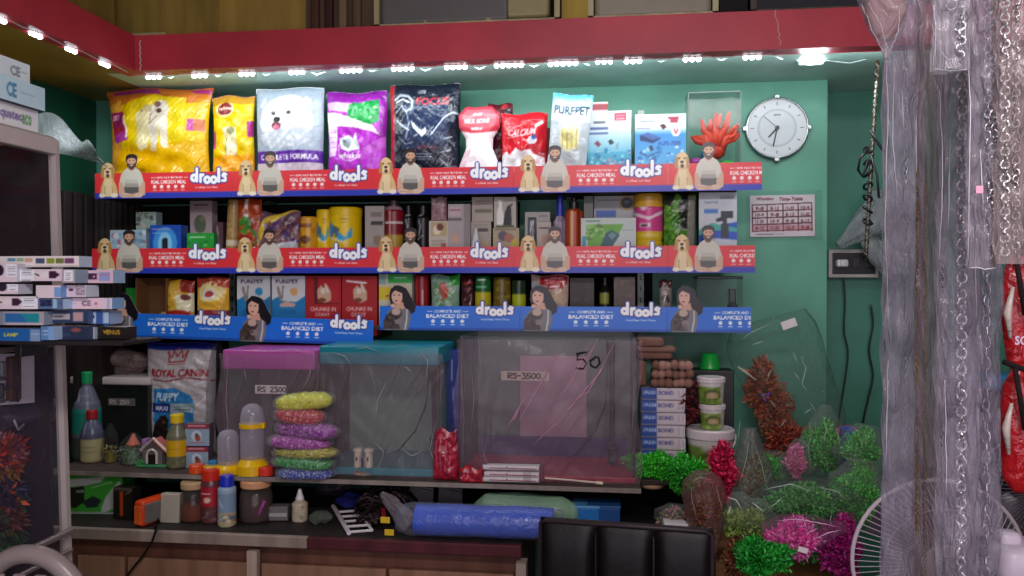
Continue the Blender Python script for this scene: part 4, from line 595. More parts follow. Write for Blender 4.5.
# shelf above the counter
gl, gr = P(66, 475, 3.05).x, P(640, 488, 3.05).x; g = G(); g.box(0, 0, (1.37)/2, .02, .5, 1.37, '241c1a'); tag(g.build('end_panel', 'wood', loc=(gl+.0, 3.36, 0)), 'dark upright end panel left of the counter shelf', 'panel')
g = G(); g.box(0, 0, 0, P(225, 400, WALL).x-P(40, 400, WALL).x, .01, .52, '1a1614'); tag(g.build('added_dark_board', 'matte', loc=(P(135, 400, WALL).x, WALL-.008, 1.1)), 'black board added to darken the wall behind the puppy food bag and dark aquarium', 'backing board')  # black sheet added to darken the green wall here
t = thing('counter_shelf', 'long thin dark shelf carrying the aquariums above the counter', 'shelf', ((gl+gr)/2, 0, ZG)); YS = PZ(300, 478, ZG).y
g = G(); g.rbox(0, (YS+WALL)/2, -.009, gr-gl, WALL-YS-.002, .016, .003, '4c403c'); g.build('board', 'wood', t); g = G(); g.box(0, YS+.001, -.009, gr-gl, .004, .017, '8a8078'); g.build('front_edging', 'wood', t)
for px in (402,): g = G(); g.box(P(px, 480, 3.1).x-(gl+gr)/2, 3.4, -(ZG-ZC)/2-.01, .02, .3, ZG-ZC-.02, '1c1818'); g.build('divider', 'wood', t)
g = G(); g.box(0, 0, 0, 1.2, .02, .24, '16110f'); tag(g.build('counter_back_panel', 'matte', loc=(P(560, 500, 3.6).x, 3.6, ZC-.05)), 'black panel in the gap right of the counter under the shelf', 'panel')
# ---------------------------------------------------------------- aquariums
def tank(name, label, x0, x1, yt, Y, D, lid=None, base=None, glass='6f7a76', lh=.04, bh=.02, back=None, sign=None, zb=None, wrap=None, extra=None, lidfin='plastic'):
    cx, W, H, zb, yb = fit(x0, x1, yt, ZG if zb is None else zb, Y); t = thing(name, label, 'aquarium', (cx, Y+D/2, zb)); h = D/2
    g = G(); b0 = bh if base else .003; H2 = H-(lh if lid else 0)
    g.box(0, -h+.003, (b0+H2)/2, W-.004, .005, H2-b0, glass); g.box(-W/2+.005, 0, (b0+H2)/2, .005, D-.01, H2-b0, glass); g.box(W/2-.005, 0, (b0+H2)/2, .005, D-.01, H2-b0, glass); g.build('tank_glass', 'glass', t)
    g = G(); g.box(0, h-.004, (b0+H2)/2, W-.004, .005, H2-b0, back or glass); g.build('back_pane', 'film2' if not back else 'plastic', t)
    for sx in (-1, 1):
        for sy in (-1, 1): g = G(); g.box(sx*(W/2-.006), sy*(h-.006), (b0+H2)/2, .012, .012, H2-b0, '30302e'); g.build('corner_seal', 'plastic', t)
    if lid: g = G(); g.rbox(0, 0, H-lh/2, W+.004, D+.006, lh, .008, lid); g.build('tank_lid', lidfin, t, True)
    if base: g = G(); g.rbox(0, 0, bh/2, W+.004, D+.006, bh, .005, base); g.build('tank_base', 'plastic', t)
    if sign:
        for (sx0, sy0, sx1, sy1, bg, ops) in sign:
            cv = Cv(sx0, sy0, sx1, sy1, bg, 5).run(ops).blur(); a = P(sx0, sy0, Y-.004); b = P(sx1, sy1, Y-.004); g = G(); q = Vector((cx, Y+D/2, zb))
            g.grid(lambda u, v: (a.x+(b.x-a.x)*u-q.x, -h-.0035+0*u, b.z+(a.z-b.z)*v-q.z), int((sx1-sx0)*2.2), int((sy1-sy0)*2.2), lambda u, v: lin(cv.at(sx0+u*(sx1-sx0), sy1+(sy0-sy1)*v)[:, :3]))
            g.box((a.x+b.x)/2-q.x, -h-.002, (a.z+b.z)/2-q.z, b.x-a.x, .0015, a.z-b.z, bg); g.build('paper_label', 'card', t)
    if wrap:
        g = G(); g.grid(lambda u, v: ((u-.5)*(W+.03)+.01*np.sin(v*9), -h-.014+.006*waves(u*W, v*H, int(x0), 24)*.6-sum(.009*np.exp(-((u-c_-sl_*(v-.5))/.014)**2) for c_, sl_ in ((.62, .5), (.7, .62), (.8, .55), (.52, .3), (.86, .3), (.1, -.1), (.2, .12))), v*H*wrap), 150, 60, 'b89cac'); g.build('plastic_wrap', 'wrap', t, True)
    if extra: extra(t, W, H, h)
    return t
def filt(t, W, H, h, xf=.33, zt=.85, zb_=.12):
    g = G(); x = W*xf; g.rbox(x, .02, H*zt-.03, .034, .03, .09, .006, '141418'); g.tube([(x+.005, .02, H*zt-.05), (x+.008, .02, H*zb_+.04)], .011, '1a1a20'); g.rbox(x+.008, .02, H*zb_+.03, .04, .035, .07, .008, '16161c'); g.build('tank_filter', 'plastic', t)
    g = G(); g.tube([(x-.01, .0, H*zt-.06), (x-.02, -.02, H*.5), (x-.06, -.03, H*.3), (x-.13, -.03, H*.14), (x-.17, -.03, H*.1)], .0035, '101014'); g.build('filter_cord', 'plastic', t, True)
def hand(x, y, s, w, c, txt):   # pen strokes: small hand-lettering
    S = {'R': [0, 8, 0, 0, 4, 0, 5, 2, 4, 4, 0, 4, 5, 8], 'S': [5, 1, 2, 0, 0, 2, 5, 5, 4, 8, 0, 7], '-': [0, 4, 4, 4], '3': [0, 0, 4, 0, 2, 3, 5, 5, 4, 8, 0, 8], '5': [5, 0, 1, 0, 0, 4, 4, 4, 5, 6, 3, 8, 0, 8], '0': [3, 0, 0, 2, 0, 6, 3, 8, 5, 6, 5, 2, 3, 0], '6': [5, 0, 1, 3, 0, 6, 3, 8, 5, 6, 3, 4, 0, 5], '2': [0, 1, 3, 0, 5, 2, 0, 8, 5, 8], '.': [1, 8, 1.6, 8], '/': [0, 8, 4, 0], ' ': None}
    o = []
    for ch in txt:
        if S.get(ch): p = S[ch]; o.append(('l', [v*s+(x if i % 2 == 0 else y) for i, v in enumerate(p)], w, c))
        x += 6.6*s
    return o
def ex_t0(t, W, H, h):
    g = G(); g.rbox(W*.16, -h+.02, H*.55, W*.36, .02, .03, .003, 'b8b0a8'); g.build('inner_label', 'card', t)
tank('aquarium', 'dark little aquarium with a white lid at the left end', 70, 150, 377, 3.28, .3, lid='c0b4b4', lh=.035, glass='4c5454', back='1c211f', sign=[(108, 398, 135, 406, '5a5652', hand(110, 400, .5, .8, 'bdb4ac', 'RS 250'))])
tank('aquarium', 'aquarium with a bright pink lid and handwritten paper label', 223, 315, 350, YS+.075, .33, lid='ac4c98', lh=.078, glass='8c8c92', sign=[(255, 385, 286, 394, 'dccfd0', hand(258, 387, .62, 1, '241c24', 'RS 2300'))], back='6c7470', wrap=.97)
tank('aquarium', 'aquarium with teal lid and teal base, filter inside', 320, 439, 346, YS+.075, .33, lid='167c8a', base='188894', lh=.075, bh=.03, glass='8ca096', back='8ca898', wrap=.95, extra=lambda t, W, H, h: filt(t, W, H, h, .36))
def ex3t(t, W, H, h):
    filt(t, W, H, h, .36, .93, .06); g = G(); g.box(W*.0, h-.02, H*.46, W*.42, .004, H*.7, 'c49aac'); g.build('pink_backing_sheet', 'card', t)
    g = G(); g.box(0, h-.03, H*.11, W*.92, .004, H*.16, '40306c'); g.build('purple_backing_sheet', 'card', t)
tank('aquarium', 'largest glass aquarium with price label and 50 written on it', 460, 636, 337, YS+.07, .36, lid=None, base='a01c30', bh=.022, glass='8c8c94', back='66766e', wrap=.98, extra=ex3t,
     sign=[(501, 371, 549, 381, 'c4b0a4', hand(508, 373, .72, 1.3, '1c1418', 'RS-3500.'))])
t3 = [o for o in bpy.data.objects if o.get('label', '').startswith('largest glass')][0]
g = G(); q = t3.location
def stroke(pts, w=.004): g.tube([Vector((P(a, b, YS+.052).x-q.x, -.18-.018, P(a, b, YS+.052).z-q.z)) for a, b in pts], w, '201820', 6)
stroke([(576, 354), (587, 352)]); stroke([(578, 354), (577, 360), (583, 359), (586, 363), (583, 369), (576, 368)]); stroke([(596, 357), (590, 361), (591, 366), (596, 368), (600, 363), (598, 357), (595, 357)]); g.build('marker_number', 'matte', t3)
# puffy brown bag on the dark aquarium
# ================================================================ ON THE COUNTER SHELF
def ys(x, yb): return max(YS+.004, PZ(x, yb, ZG).y)
def yc(x, yb): return max(YC+.004, PZ(x, yb, ZC).y)
def at(px, Y, Z): q = P(px, 300, Y); return (q.x, Y, Z)
q = fit(92, 150, 350, None, 3.3, 378); t = P(121, 378, 3.4)
g = G(); film_bag(g, (-.14, 0, .055), (.14, 0, .05), [(0, .02), (.2, .055), (.5, .06), (.8, .05), (1, .015)], 1.4, 3, 'a8908c', crump=.2); foliage(g, (0, 0, .055), (.12, .06, .035), 700, .02, .005, ['8c6c64', 'b49c94', '6c4c48'], 4)
tag(g.build('stuffed_bag', 'film2', loc=(t.x, 3.42, fit(72, 150, 377, ZG, 3.28)[2]+ZG)), 'crumpled brownish plastic bag lying on the white-lidded dark aquarium', 'bag')
pouch('pet_food_bag', 'large white puppy food bag with red crown standing on counter shelf', 'bag', 147, 217, 343, ZG, 3.28, .1, 'b9b2b4',
      [('r', 147, 343, 217, 349, '1c2c84', 1), ('l', [172, 352, 174, 361, 190, 361, 192, 352, 188, 357, 186, 350, 182, 356, 178, 350, 176, 357, 172, 352], 1.2, 'a02430'), ('e', 172, 351, 1.2, 1.2, 'a02430'), ('e', 182, 348, 1.2, 1.2, 'a02430'), ('e', 192, 351, 1.2, 1.2, 'a02430'), ('l', [173, 363, 191, 363], 1, 'a02430'),
       ('t', 'ROYAL CANIN', 154, 368, 211, 376, '9c1c28', .1, False), ('t', 'ROYAL CANIN', 154.4, 368, 211.4, 376, '9c1c28', .1), ('l', [147, 378, 170, 380, 190, 377, 217, 379], 1.2, '84202c'), ('p', [157, 388, 180, 386, 196, 394, 200, 402, 199, 424, 190, 430, 158, 428], '2c7cb8'), ('t', 'PUPPY', 160, 391, 184, 399.5, 'e4f0f8', .2), ('r', 156, 402, 176, 411, '1c2c78'), ('t', 'MAXI', 160, 404.4, 173, 408.8, 'e0e4f0'),
       ('r', 176, 402, 199, 411, '8ca0a8'), ('l', [180, 405, 194, 405], 1, '5c6c74'), ('l', [180, 408, 196, 408], 1, '5c6c74'), ('p', [155, 436, 158, 424, 164, 416, 171, 413, 174, 418, 172, 426, 175, 436, 166, 440], '241c1c'), ('e', 167, 418, 4, 4, '2c2020'), ('e', 169, 421, 2, 1.6, '6c4430'), ('l', [200, 384, 214, 378], .8, 'd8d4d8'), ('l', [202, 404, 210, 396], 1, 'd8d4d8')], wr=.9, seal='1c2c84')
g = G(); film_bag(g, (0, 0, 0), (0, 0, .5), [(0, .03), (.2, .05), (.6, .045), (1, .02)], .8, 8, '3a3c44'); tag(g.build('empty_plastic_bag', 'film', loc=at(217, 3.27, ZG)), 'limp clear plastic bag between the puppy food bag and pink-lid aquarium', 'bag')
def sh(n, l, cat, x0, x1, yt, yb, prof, bg, ops=(), cap=None, **k): return bottle(n, l, cat, x0, x1, yt, ZG, ys((x0+x1)/2, yb), prof, bg, ops, cap, **k)
def ct(n, l, cat, x0, x1, yt, yb, prof, bg, ops=(), cap=None, **k): return bottle(n, l, cat, x0, x1, yt, ZC, yc((x0+x1)/2, yb), prof, bg, ops, cap, **k)
BT = [(.9, 0), (1, .04), (1, .55), (.85, .66), (.5, .8), (.34, .84), (.34, .88)]
sh('water_bottle', 'tall pale plastic bottle with green cap and teal band', 'bottle', 73, 98, 372, 462, BT, '5c6070', [('r', 73, 408, 98, 432, '1c7c6c'), ('l', [80, 395, 92, 395], 1, '9c98b0'), ('l', [81, 386, 84, 400], 1.4, 'b0acc0'), ('l', [76, 402, 96, 402], .8, '8c88a0'), ('r', 73, 436, 98, 465, '3c4440')], cap=([(.36, .87), (.38, .99), (.34, 1)], '149858'))
sh('sauce_bottle', 'red-capped bottle with a cream label in front of the dark aquarium', 'bottle', 81, 101, 410, 464, BT, '54566c', [('r', 81, 438, 101, 462, 'b0a87c'), ('l', [84, 446, 98, 446], .8, '7c7458'), ('l', [84, 450, 98, 450], .8, '7c7458'), ('l', [89, 422, 90, 436], 1.4, '8c8ca8')], cap=([(.5, .83), (.5, .97), (.44, 1)], 'a01c28'))
def globe(l, x0, x1, yt, yb, inner):
    cx, W, H, zb, _ = fit(x0, x1, yt, ZG, ys((x0+x1)/2, yb)); t = thing('bagged_ornament', l, 'aquarium ornament', (cx, ys((x0+x1)/2, yb)+W/2, ZG), group='small ornaments in front of the dark aquarium')
    g = G(); film_bag(g, (0, 0, 0), (0, 0, H), [(0, W*.44), (.3, W*.5), (.7, W*.4), (.9, W*.2), (1, W*.1)], .9, int(x0), '5c6460'); g.build('clear_bag', 'film', t, True); inner(t, W, H)
def gi1(t, W, H):
    g = G(); g.lathe([(W*.36, .002), (W*.3, H*.25), (W*.2, H*.5)], '6c8068', 16); foliage(g, (0, 0, H*.3), (W*.38, W*.38, H*.28), 260, .018, .004, ['587c50', '8ca088', '3c5c38', 'a0a898'], 5); g.build('base', 'leaf', t); g = G(); g.lathe([(W*.18, H*.55), (W*.24, H*.62), (W*.14, H*.78), (W*.05, H*.95)], 'd0705c', 14); g.build('pink_bell', 'plastic', t)
def gi2(t, W, H):
    g = G(); g.lathe([(W*.3, .002), (W*.26, H*.3)], '8c7c30', 14); foliage(g, (0, 0, H*.25), (W*.36, W*.3, H*.2), 150, .015, .004, ['b0a040', '6c6c30', '888878'], 6); g.build('base', 'leaf', t)
globe('bagged round ornament with a salmon pink bell top', 112, 138, 435, 466, gi1); globe('bagged low ornament with mustard yellow tufts', 97, 113, 425, 464, gi2)
# little house
Y_ = ys(149, 468); cx, W, H, zb, _ = fit(134, 165, 437, ZG, Y_); t = thing('house_ornament', 'tiny grey aquarium house with a white-edged gable roof and arch door', 'aquarium ornament', (cx, Y_+.05, ZG))
g = G(); g.rbox(0, 0, .005, W, .09, .01, .003, '3c8c5c'); foliage(g, (-W*.3, -.02, .015), (W*.2, .03, .012), 120, .012, .003, ['3c9c50', '5cb06c'], 7); g.build('green_base', 'leaf', t)
g = G(); g.box(.0, 0, H*.3, W*.62, .06, H*.5, '6c6460'); g.add([(-W*.31, -.03, H*.55), (W*.31, -.03, H*.55), (0, -.03, H*.85), (-W*.31, .03, H*.55), (W*.31, .03, H*.55), (0, .03, H*.85)], [(0, 1, 2), (3, 5, 4)], '58504e'); g.rbox(-W*.33, 0, H*.62, W*.16, .04, H*.5, .004, '8c6c9c'); g.build('walls', 'matte', t)
g = G(); g.tube([(-W*.42, -.02, H*.5), (0, -.02, H*.9), (W*.44, -.02, H*.48)], .007, 'd8ccc4', 6); g.add([(-W*.42, -.035, H*.5), (0, -.035, H*.9), (0, .035, H*.9), (-W*.42, .035, H*.5)], [(0, 1, 2, 3)], 'c05c54'); g.add([(W*.44, -.035, H*.48), (0, -.035, H*.9), (0, .035, H*.9), (W*.44, .035, H*.48)], [(0, 1, 2, 3)], 'c05c54'); g.build('gable_roof', 'plastic', t)
g = G(); g.tube([(W*.16*math.cos(a), -.034, .012+H*.3+(W*.16*math.sin(a) if a > 0 and a < 3.14 else -H*.28)) for a in (-.01, .05, .5, 1, 1.57, 2.1, 2.6, 3.1, 3.15)], .005, 'cfc8c0', 6); g.box(0, -.031, H*.2, W*.26, .002, H*.4, '1c1818'); g.build('arch_door', 'plastic', t)
bottle('yellow_capped_bottle', 'small jar of pellets with yellow cap and wide yellow band', 'bottle', 167, 186, 414, ZG, ys(176, 470), [(.9, 0), (1, .04), (1, .6), (.6, .8), (.6, .85)], '6c6c54', [('r', 167, 439, 186, 455, 'd8a818'), ('l', [170, 448, 182, 448], .8, 'b08410'), ('n', 167, 457, 186, 470, ['4c4428', '8c8454'], 1.4, 26)], cap=([(.64, .84), (.66, .98), (.6, 1)], 'e0c020'))
Y_ = ys(196, 468); zt = P(196, 446, Y_).z
for i, (a, b, z, l) in enumerate(((185, 207, ZG, 'lower small red and pale blue medicine carton'), (185, 208, zt, 'upper small red and pale blue medicine carton'))):
    y0 = 446 if i == 0 else 423; carton('medicine_carton', l+', left of the yellow caps', 'carton', a, b, y0+1, z+.001*i, Y_, .05, '8ca4b8', [('r', a, y0, b, y0+6, '8c2c40'), ('l', [a+3, y0+3, b-4, y0+3], 1.4, 'd89ca4'), ('e', a+11, y0+13, 5, 5.5, 'c8d4dc'), ('e', a+12, y0+15, 2.6, 3.4, '9c4c3c'), ('e', a+11, y0+12, 1.8, 1.8, '3c4454'), ('l', [a+4, y0+20, b-4, y0+20], 1, 'b04c58')], side='6c5c68', rz=6)
g = G(); g.rbox(0, 0, .024, .035, .03, .048, .006, '2c74a4'); tag(g.build('blue_pot', 'plastic', loc=at(213, YS+.05, ZG)), 'small blue pot behind the yellow-capped feeders', 'pot')
# upside-down feeder bottles with yellow bases
def feeder(l, x0, x1, yt, yb, band, rb):
    Y = ys((x0+x1)/2, yb); cx, W, H, zb, _ = fit(x0, x1, yt, ZG, Y+.03); t = thing('seed_feeder', l, 'feeder', (cx, Y+W/2, ZG), group='clear feeders with yellow bases')
    g = G(); g.lathe([(W*.46, H*.2), (W*.5, H*.25), (W*.5, H*.82), (W*.4, H*.94), (W*.2, H*.99), (.003, H)], 'c8c4d4', 24); g.build('clear_tube', 'clear', t, True)
    g = G(); g.lathe([(W*rb, 0), (W*rb, H*.13), (W*.5, H*.2), (W*.45, H*.22)], 'e8b80c', 24); g.build('yellow_base', 'plastic', t)
    if band: g = G(); g.lathe([(W*.53, H*.66), (W*.54, H*.72)], 'e8b80c', 24); g.rbox(W*.5, -.01, H*.69, .02, .02, H*.08, .004, 'e8b80c'); g.build('yellow_band', 'plastic', t)
feeder('short domed feeder with a broad yellow base', 217, 237, 430, 477, False, .62); feeder('tall tube feeder with yellow base and a yellow band near its top', 239, 262, 404, 476, True, .66)
g = G(); [g.lathe([(.026, z), (.029, z+.002), (.029, z+.028), (.025, z+.032)], 'd8a80c', 20, (x, y, 0)) for x, y, z in ((0, 0, 0),)]
tag(g.build('loose_cap', 'plastic', loc=at(210, YS+.025, ZG)), 'loose yellow cap left of the domed feeder', 'cap', 'loose caps on the counter shelf')
for px, c, l in ((196, 'e0501c', 'loose orange cap left of the yellow ones'), (226, 'e8c414', 'loose yellow cap before the two feeders'), (246, 'e8c010', 'loose yellow cap before the tube feeder'), (265, 'd83424', 'loose red cap beside the stacked gravel packs')):
    g = G(); g.lathe([(.027, 0), (.03, .002), (.03, .03), (.025, .034)], c, 20); tag(g.build('loose_cap', 'plastic', loc=at(px, YS-.0+.03, ZG)), l, 'cap', 'loose caps on the counter shelf')
# ---------------------------------------------------------------- packs of coloured gravel, stacked
Y_ = YS+.0
packs = [(276, 332, 474, 487, '1c3c9c', 'd0d8f0', 'blue', 0), (274, 336, 462, 476, '148c3c', 'b0e0b0', 'green', 2), (270, 337, 453, 465, 'a8a02c', 'e4dc98', 'dull yellow', -1), (271, 333, 441, 456, 'a0349c', 'e8a4e0', 'lower purple', 2), (272, 338, 427, 444, '8c2c94', 'e0a8e0', 'upper purple', 3), (277, 326, 415, 434, 'b02c48', 'f0b080', 'red', 6), (273, 330, 402, 420, 'c4c418', 'f4f080', 'bright yellow', -4)]
zc_ = ZG
for i, (x0, x1, ya, yb2, c, c2_, nm, tl) in enumerate(packs):
    a, b = P(x0, yb2, Y_), P(x1, yb2, Y_); W = b.x-a.x; H = (yb2-ya)*3.1/800*1.02*.8; h2 = H/2
    t = thing('gravel_pack', nm+' pack of aquarium gravel in the leaning stack before the teal tank', 'gravel pack', ((a.x+b.x)/2+(-1)**i*.007, Y_+.012+R.uniform(-.008, .004), zc_+h2), (0, math.radians(tl), math.radians(R.uniform(-12, 12))), 'stacked packs of coloured gravel'); g = G()
    g.grid(lambda u, v: ((.5-np.cos(np.pi*u))*0+(u-.5)*W*.96, -.048*np.cos(2*np.pi*v)*np.clip(1-np.abs(2*u-1)**6, 0, 1)**.5, h2*1.16*np.sign(np.sin(2*np.pi*v))*np.abs(np.sin(2*np.pi*v))**.6*np.clip(1-np.abs(2*u-1)**3, 0, 1)**.5+.0015*waves(u*W, v*.3, i+3, 160)+.006*np.sin(u*5+i*2)*(u-.5)), 60, 44,
           lambda u, v: (lambda r: lin(hx(c))[None]*(1-r)+lin(hx(c2_))[None]*r)(((NR.rand(len(u)) < .22)*NR.uniform(.3, 1, len(u)))[:, None])); g.build('gravel_fill', 'gloss', t)
    g = G(); g.grid(lambda u, v: ((u-.5)*W*1.06, -.052*np.cos(2*np.pi*v)*np.clip(1.02-np.abs(2*u-1)**5, 0, 1)**.5, (h2*1.22+.001)*np.sign(np.sin(2*np.pi*v))*np.abs(np.sin(2*np.pi*v))**.6*np.clip(1.02-np.abs(2*u-1)**3, 0, 1)**.5+.002*waves(u*W, v*.3, i+9, 90)), 36, 26, 'c8c8c8'); g.build('clear_bag', 'film', t, True)
    zc_ += H*.93
# castle
Y_ = ys(361, 476); cx, W, H, zb, _ = fit(351, 371, 449, ZG, Y_); t = thing('castle_ornament', 'small cream twin-tower castle ornament before the teal aquarium', 'aquarium ornament', (cx, Y_+.03, ZG))
g = G(); foliage(g, (0, 0, .012), (W*.5, .028, .012), 160, .01, .004, ['8c9c7c', 'd08070', 'b0b0a0'], 9); g.lathe([(W*.5, 0), (W*.46, .012)], '8c8878', 14, sq=.7); g.build('rocky_base', 'matte', t)
for s in (-1, 1): g = G(); g.lathe([(W*.2, .01), (W*.19, H*.84), (W*.24, H*.86), (W*.24, H*.96), (W*.12, H)], 'e0d4c0', 14, (s*W*.28, 0, 0)); g.box(s*W*.28, -W*.19, H*.6, W*.08, .004, H*.14, '5c4c50'); g.build('tower', 'matte', t)
g = G(); g.box(0, 0, H*.34, W*.3, W*.24, H*.55, 'd4c8b4'); g.box(0, -W*.13, H*.3, W*.14, .004, H*.4, '4c4450'); g.ball((0, -W*.16, H*.55), W*.09, '3c4c7c', 10, (1, .5, 1.5)); g.build('gate_wall', 'matte', t)
pouch('red_mesh_pack', 'crumpled shiny dark red pack wedged between the two large aquariums', 'pack', 433, 459, 430, ZG, YS+.02, .05, '9c1c34', [('l', [436, 440, 438, 466], .8, 'd88090'), ('l', [441, 444, 442, 470], .8, 'd0708c'), ('l', [447, 440, 447, 470], .8, 'e090a0'), ('l', [452, 446, 451, 468], .8, 'd0708c'), ('n', 433, 430, 459, 476, ['b03048', '701020', 'c85068'], 1.6, 40)], wr=2.2, shape=lambda v: .72+.28*np.cos(v*1.6-.3)+.0*v)
carton('blue_carton', 'narrow blue carton seen between the teal and largest aquariums', 'carton', 446, 459, 350, ZG, YS+.3, .05, '20388c', [('l', [452, 360, 452, 380], 1.6, '8ca0d8'), ('l', [453, 388, 453, 400], 1.6, '7088c8')])
g = G(); film_bag(g, (0, 0, 0), (.01, 0, .2), [(0, .05), (.4, .04), (.8, .03), (1, .01)], .5, 21, '5c5460', crump=.3); tag(g.build('empty_plastic_bag', 'film', loc=at(450, YS+.13, ZG)), 'crumpled clear bag in the gap above the shiny red pack', 'bag')
# clear packet with thermometers
Y_ = YS+.004; cx, W, H, zb, _ = fit(483, 542, 460, ZG, Y_); t = thing('thermometer_pack', 'clear pack of glass tubes with red lines before the largest aquarium', 'pack', (cx, Y_+.03, ZG))
for i, (z, y, c) in enumerate(((.012, -.012, 'e8e4e4'), (.012, .012, 'd0ccd0'), (.032, -.01, 'e8dce0'), (.034, .014, 'c8b8bc'), (.056, -.006, 'e4e0e4'), (.056, .016, 'd8d4d8'))):
    g = G(); g.tube([(-W*.48+R.uniform(-.01, .006), y, z), (W*.44, y, z+.002)], .0095, c, 10); g.box(0, y-.0095, z, W*.8, .001, .003, 'a82c3c'); g.box(-W*.1, y-.0098, z+.004, W*.02, .001, .008, '94844c'); g.build('glass_tube', 'plastic', t)
g = G(); g.rbox(0, 0, .035, W*1.03, .06, .07, .012, '8c848c'); g.rbox(W*.25, -.028, .03, .03, .005, .05, .002, 'a8a0a0'); g.build('clear_sleeve', 'film', t, True)
g = G(); g.tube([P(545, 478, Y_+.01), P(570, 480, Y_), P(600, 483, Y_-.002)], .0035, 'd8c4b4', 8); g.tube([P(596, 482.6, Y_-.002), P(603, 483.4, Y_-.002)], .0055, 'e0d4b8', 8); tag(g.build('wooden_stick', 'matte'), 'thin pale stick lying on the shelf edge right of the tube pack', 'stick')
pouch('red_packet', 'small red packet lying left of the clear tube pack', 'packet', 460, 483, 467, ZG, YS+.004, .03, 'b02030', [('n', 460, 466, 483, 480, ['d04050', 'e0c0c4', '801420'], 1.5, 26)], wr=2)
# ================================================================ RIGHT END OF THE SHELF: glue cartons, bundles, buckets
YB_ = 3.16
z_ = ZG
yy = [(441, 455), (430, 441), (419.5, 430), (409, 419.5), (398.5, 409), (387.5, 398.5)]; pl = ['bottom', 'second', 'third', 'fourth', 'fifth', 'top']
for i in range(6):
    zt_ = P(663, 387.5+10.9*(5-i), YB_).z; hpx = 10.9
    H = P(663, 387.5, YB_).z-ZG; h = H/7.0; n7 = i+1
    ya_ = pix((P(663, 400, YB_).x, YB_, ZG+h*(n7+1)))[1]; yb3 = pix((P(663, 400, YB_).x, YB_, ZG+h*n7))[1]
    carton('glue_carton', pl[i]+' visible blue and white glue carton of the stack behind bright green plants', 'carton', 641+(i % 2)*.6, 685+(i % 2)*.5, ya_+.5, ZG+h*n7, YB_, .1, 'c8bcc0', [('r', 640, ya_, 657, yb3+1, '1c4494'), ('t', '(RESI', 643, ya_+3.4, 656, ya_+7.6, 'c4d0ec'), ('t', 'BOND', 658.5, ya_+3.4, 674, ya_+7.6, '54508c'), ('l', [679, ya_+3, 679, ya_+9], .8, '9c94a4'), ('l', [683, ya_+3, 683, ya_+9], .8, '9c94a4'), ('r', 640, yb3-.6, 687, yb3+1, '8c8890')], side='8c8488', group='stacked glue cartons')
    if i == 0: carton('glue_carton', 'lowest glue carton, mostly hidden by the bright green plants', 'carton', 641, 685, yb3+.5, ZG, YB_, .1, 'c8bcc0', [('r', 640, yb3, 657, 600, '1c4494')], side='8c8488', group='stacked glue cartons')
# chew bundles
zt_ = P(663, 387.5, YB_).z+.001
def bundle(l, x0, x1, yt, yb, n, dy, z0, c, rows):
    a, b = P(x0, yb, YB_+dy), P(x1, yb, YB_+dy); W = b.x-a.x; H = (yb-yt)*3.2/800; t = thing('chew_bundle', l, 'chew bundle', ((a.x+b.x)/2, YB_+.05+dy, z0), group='bundles of tan chew sticks'); k = 0
    for r in range(rows):
        for i in range(n):
            x = -W/2+W*(i+.5)/n; z = H*(r+.5)/rows+R.uniform(-.003, .003); g = G(); rr = H/rows*R.uniform(.44, .56); x += R.uniform(-.004, .004)
            g.tube([(x, -.05, z), (x+.003, -.035, z), (x, .0, z+.002), (x, .045, z)], [rr*.9, rr*.7, rr*.75, rr*1.0], R.choice(c), 8); g.ball((x, -.05, z), rr*1.05, R.choice(c), 8); g.build('chew_stick', 'matte', t, True)
    g = G(); g.rbox(0, -.0, H/2, W*1.03, .12, H*1.04, .012, '7c6058'); g.build('clear_wrap', 'film', t, True); return t
TN = ['8c6458', '7c584c', '9c7468', '6c4c44']
bundle('lower bundle of tan chew sticks with knobbly round ends, on the glue cartons', 652, 692, 361, 387, 6, 0, zt_, TN, 3)
z5 = zt_+26*3.2/800+.002
t = thing('chew_slab_stack', 'upper stack of flat tan rawhide slabs under the blue strip', 'chew slabs', (P(656, 350, YB_).x, YB_+.05, z5), (0, 0, math.radians(2)))
for i, (w_, h_, dx, c) in enumerate(((.13, .028, -.004, '80584c'), (.15, .022, .002, '8c685a'), (.1, .034, -.02, '805c4c'))):
    g = G(); g.rbox(dx, 0, .001+sum((.028, .022, .034)[:i])+h_/2, w_, .09, h_*.94, .009, c); g.build('rawhide_slab', 'matte', t, True)
g = G(); g.rbox(0, 0, .045, .155, .1, .09, .015, '6c5450'); g.build('clear_wrap', 'film', t, True)
z6 = P(650, 387, YB_).z; g = G(); g.rbox(0, 0, .045, .03, .08, .1, .01, '7c5448'); tag(g.build('wrapped_chew', 'matte', True, loc=(P(641, 380, YB_+.02).x+.006, YB_+.06, z6+.006)), 'dull wrapped chew at the left of the knobbly bundle', 'chew')
g = G(); foliage(g, (0, 0, .09), (.03, .03, .09), 260, .03, .006, ['5c2028', '7c2c34', '38161c'], 11); tag(g.build('dark_red_chews', 'matte', loc=(P(691, 420, YB_).x, YB_+.02, fit(686, 737, 430, ZG, 3.12)[2]+ZG)), 'dark red dried chews between glue cartons and the small buckets', 'chews', kind='stuff')
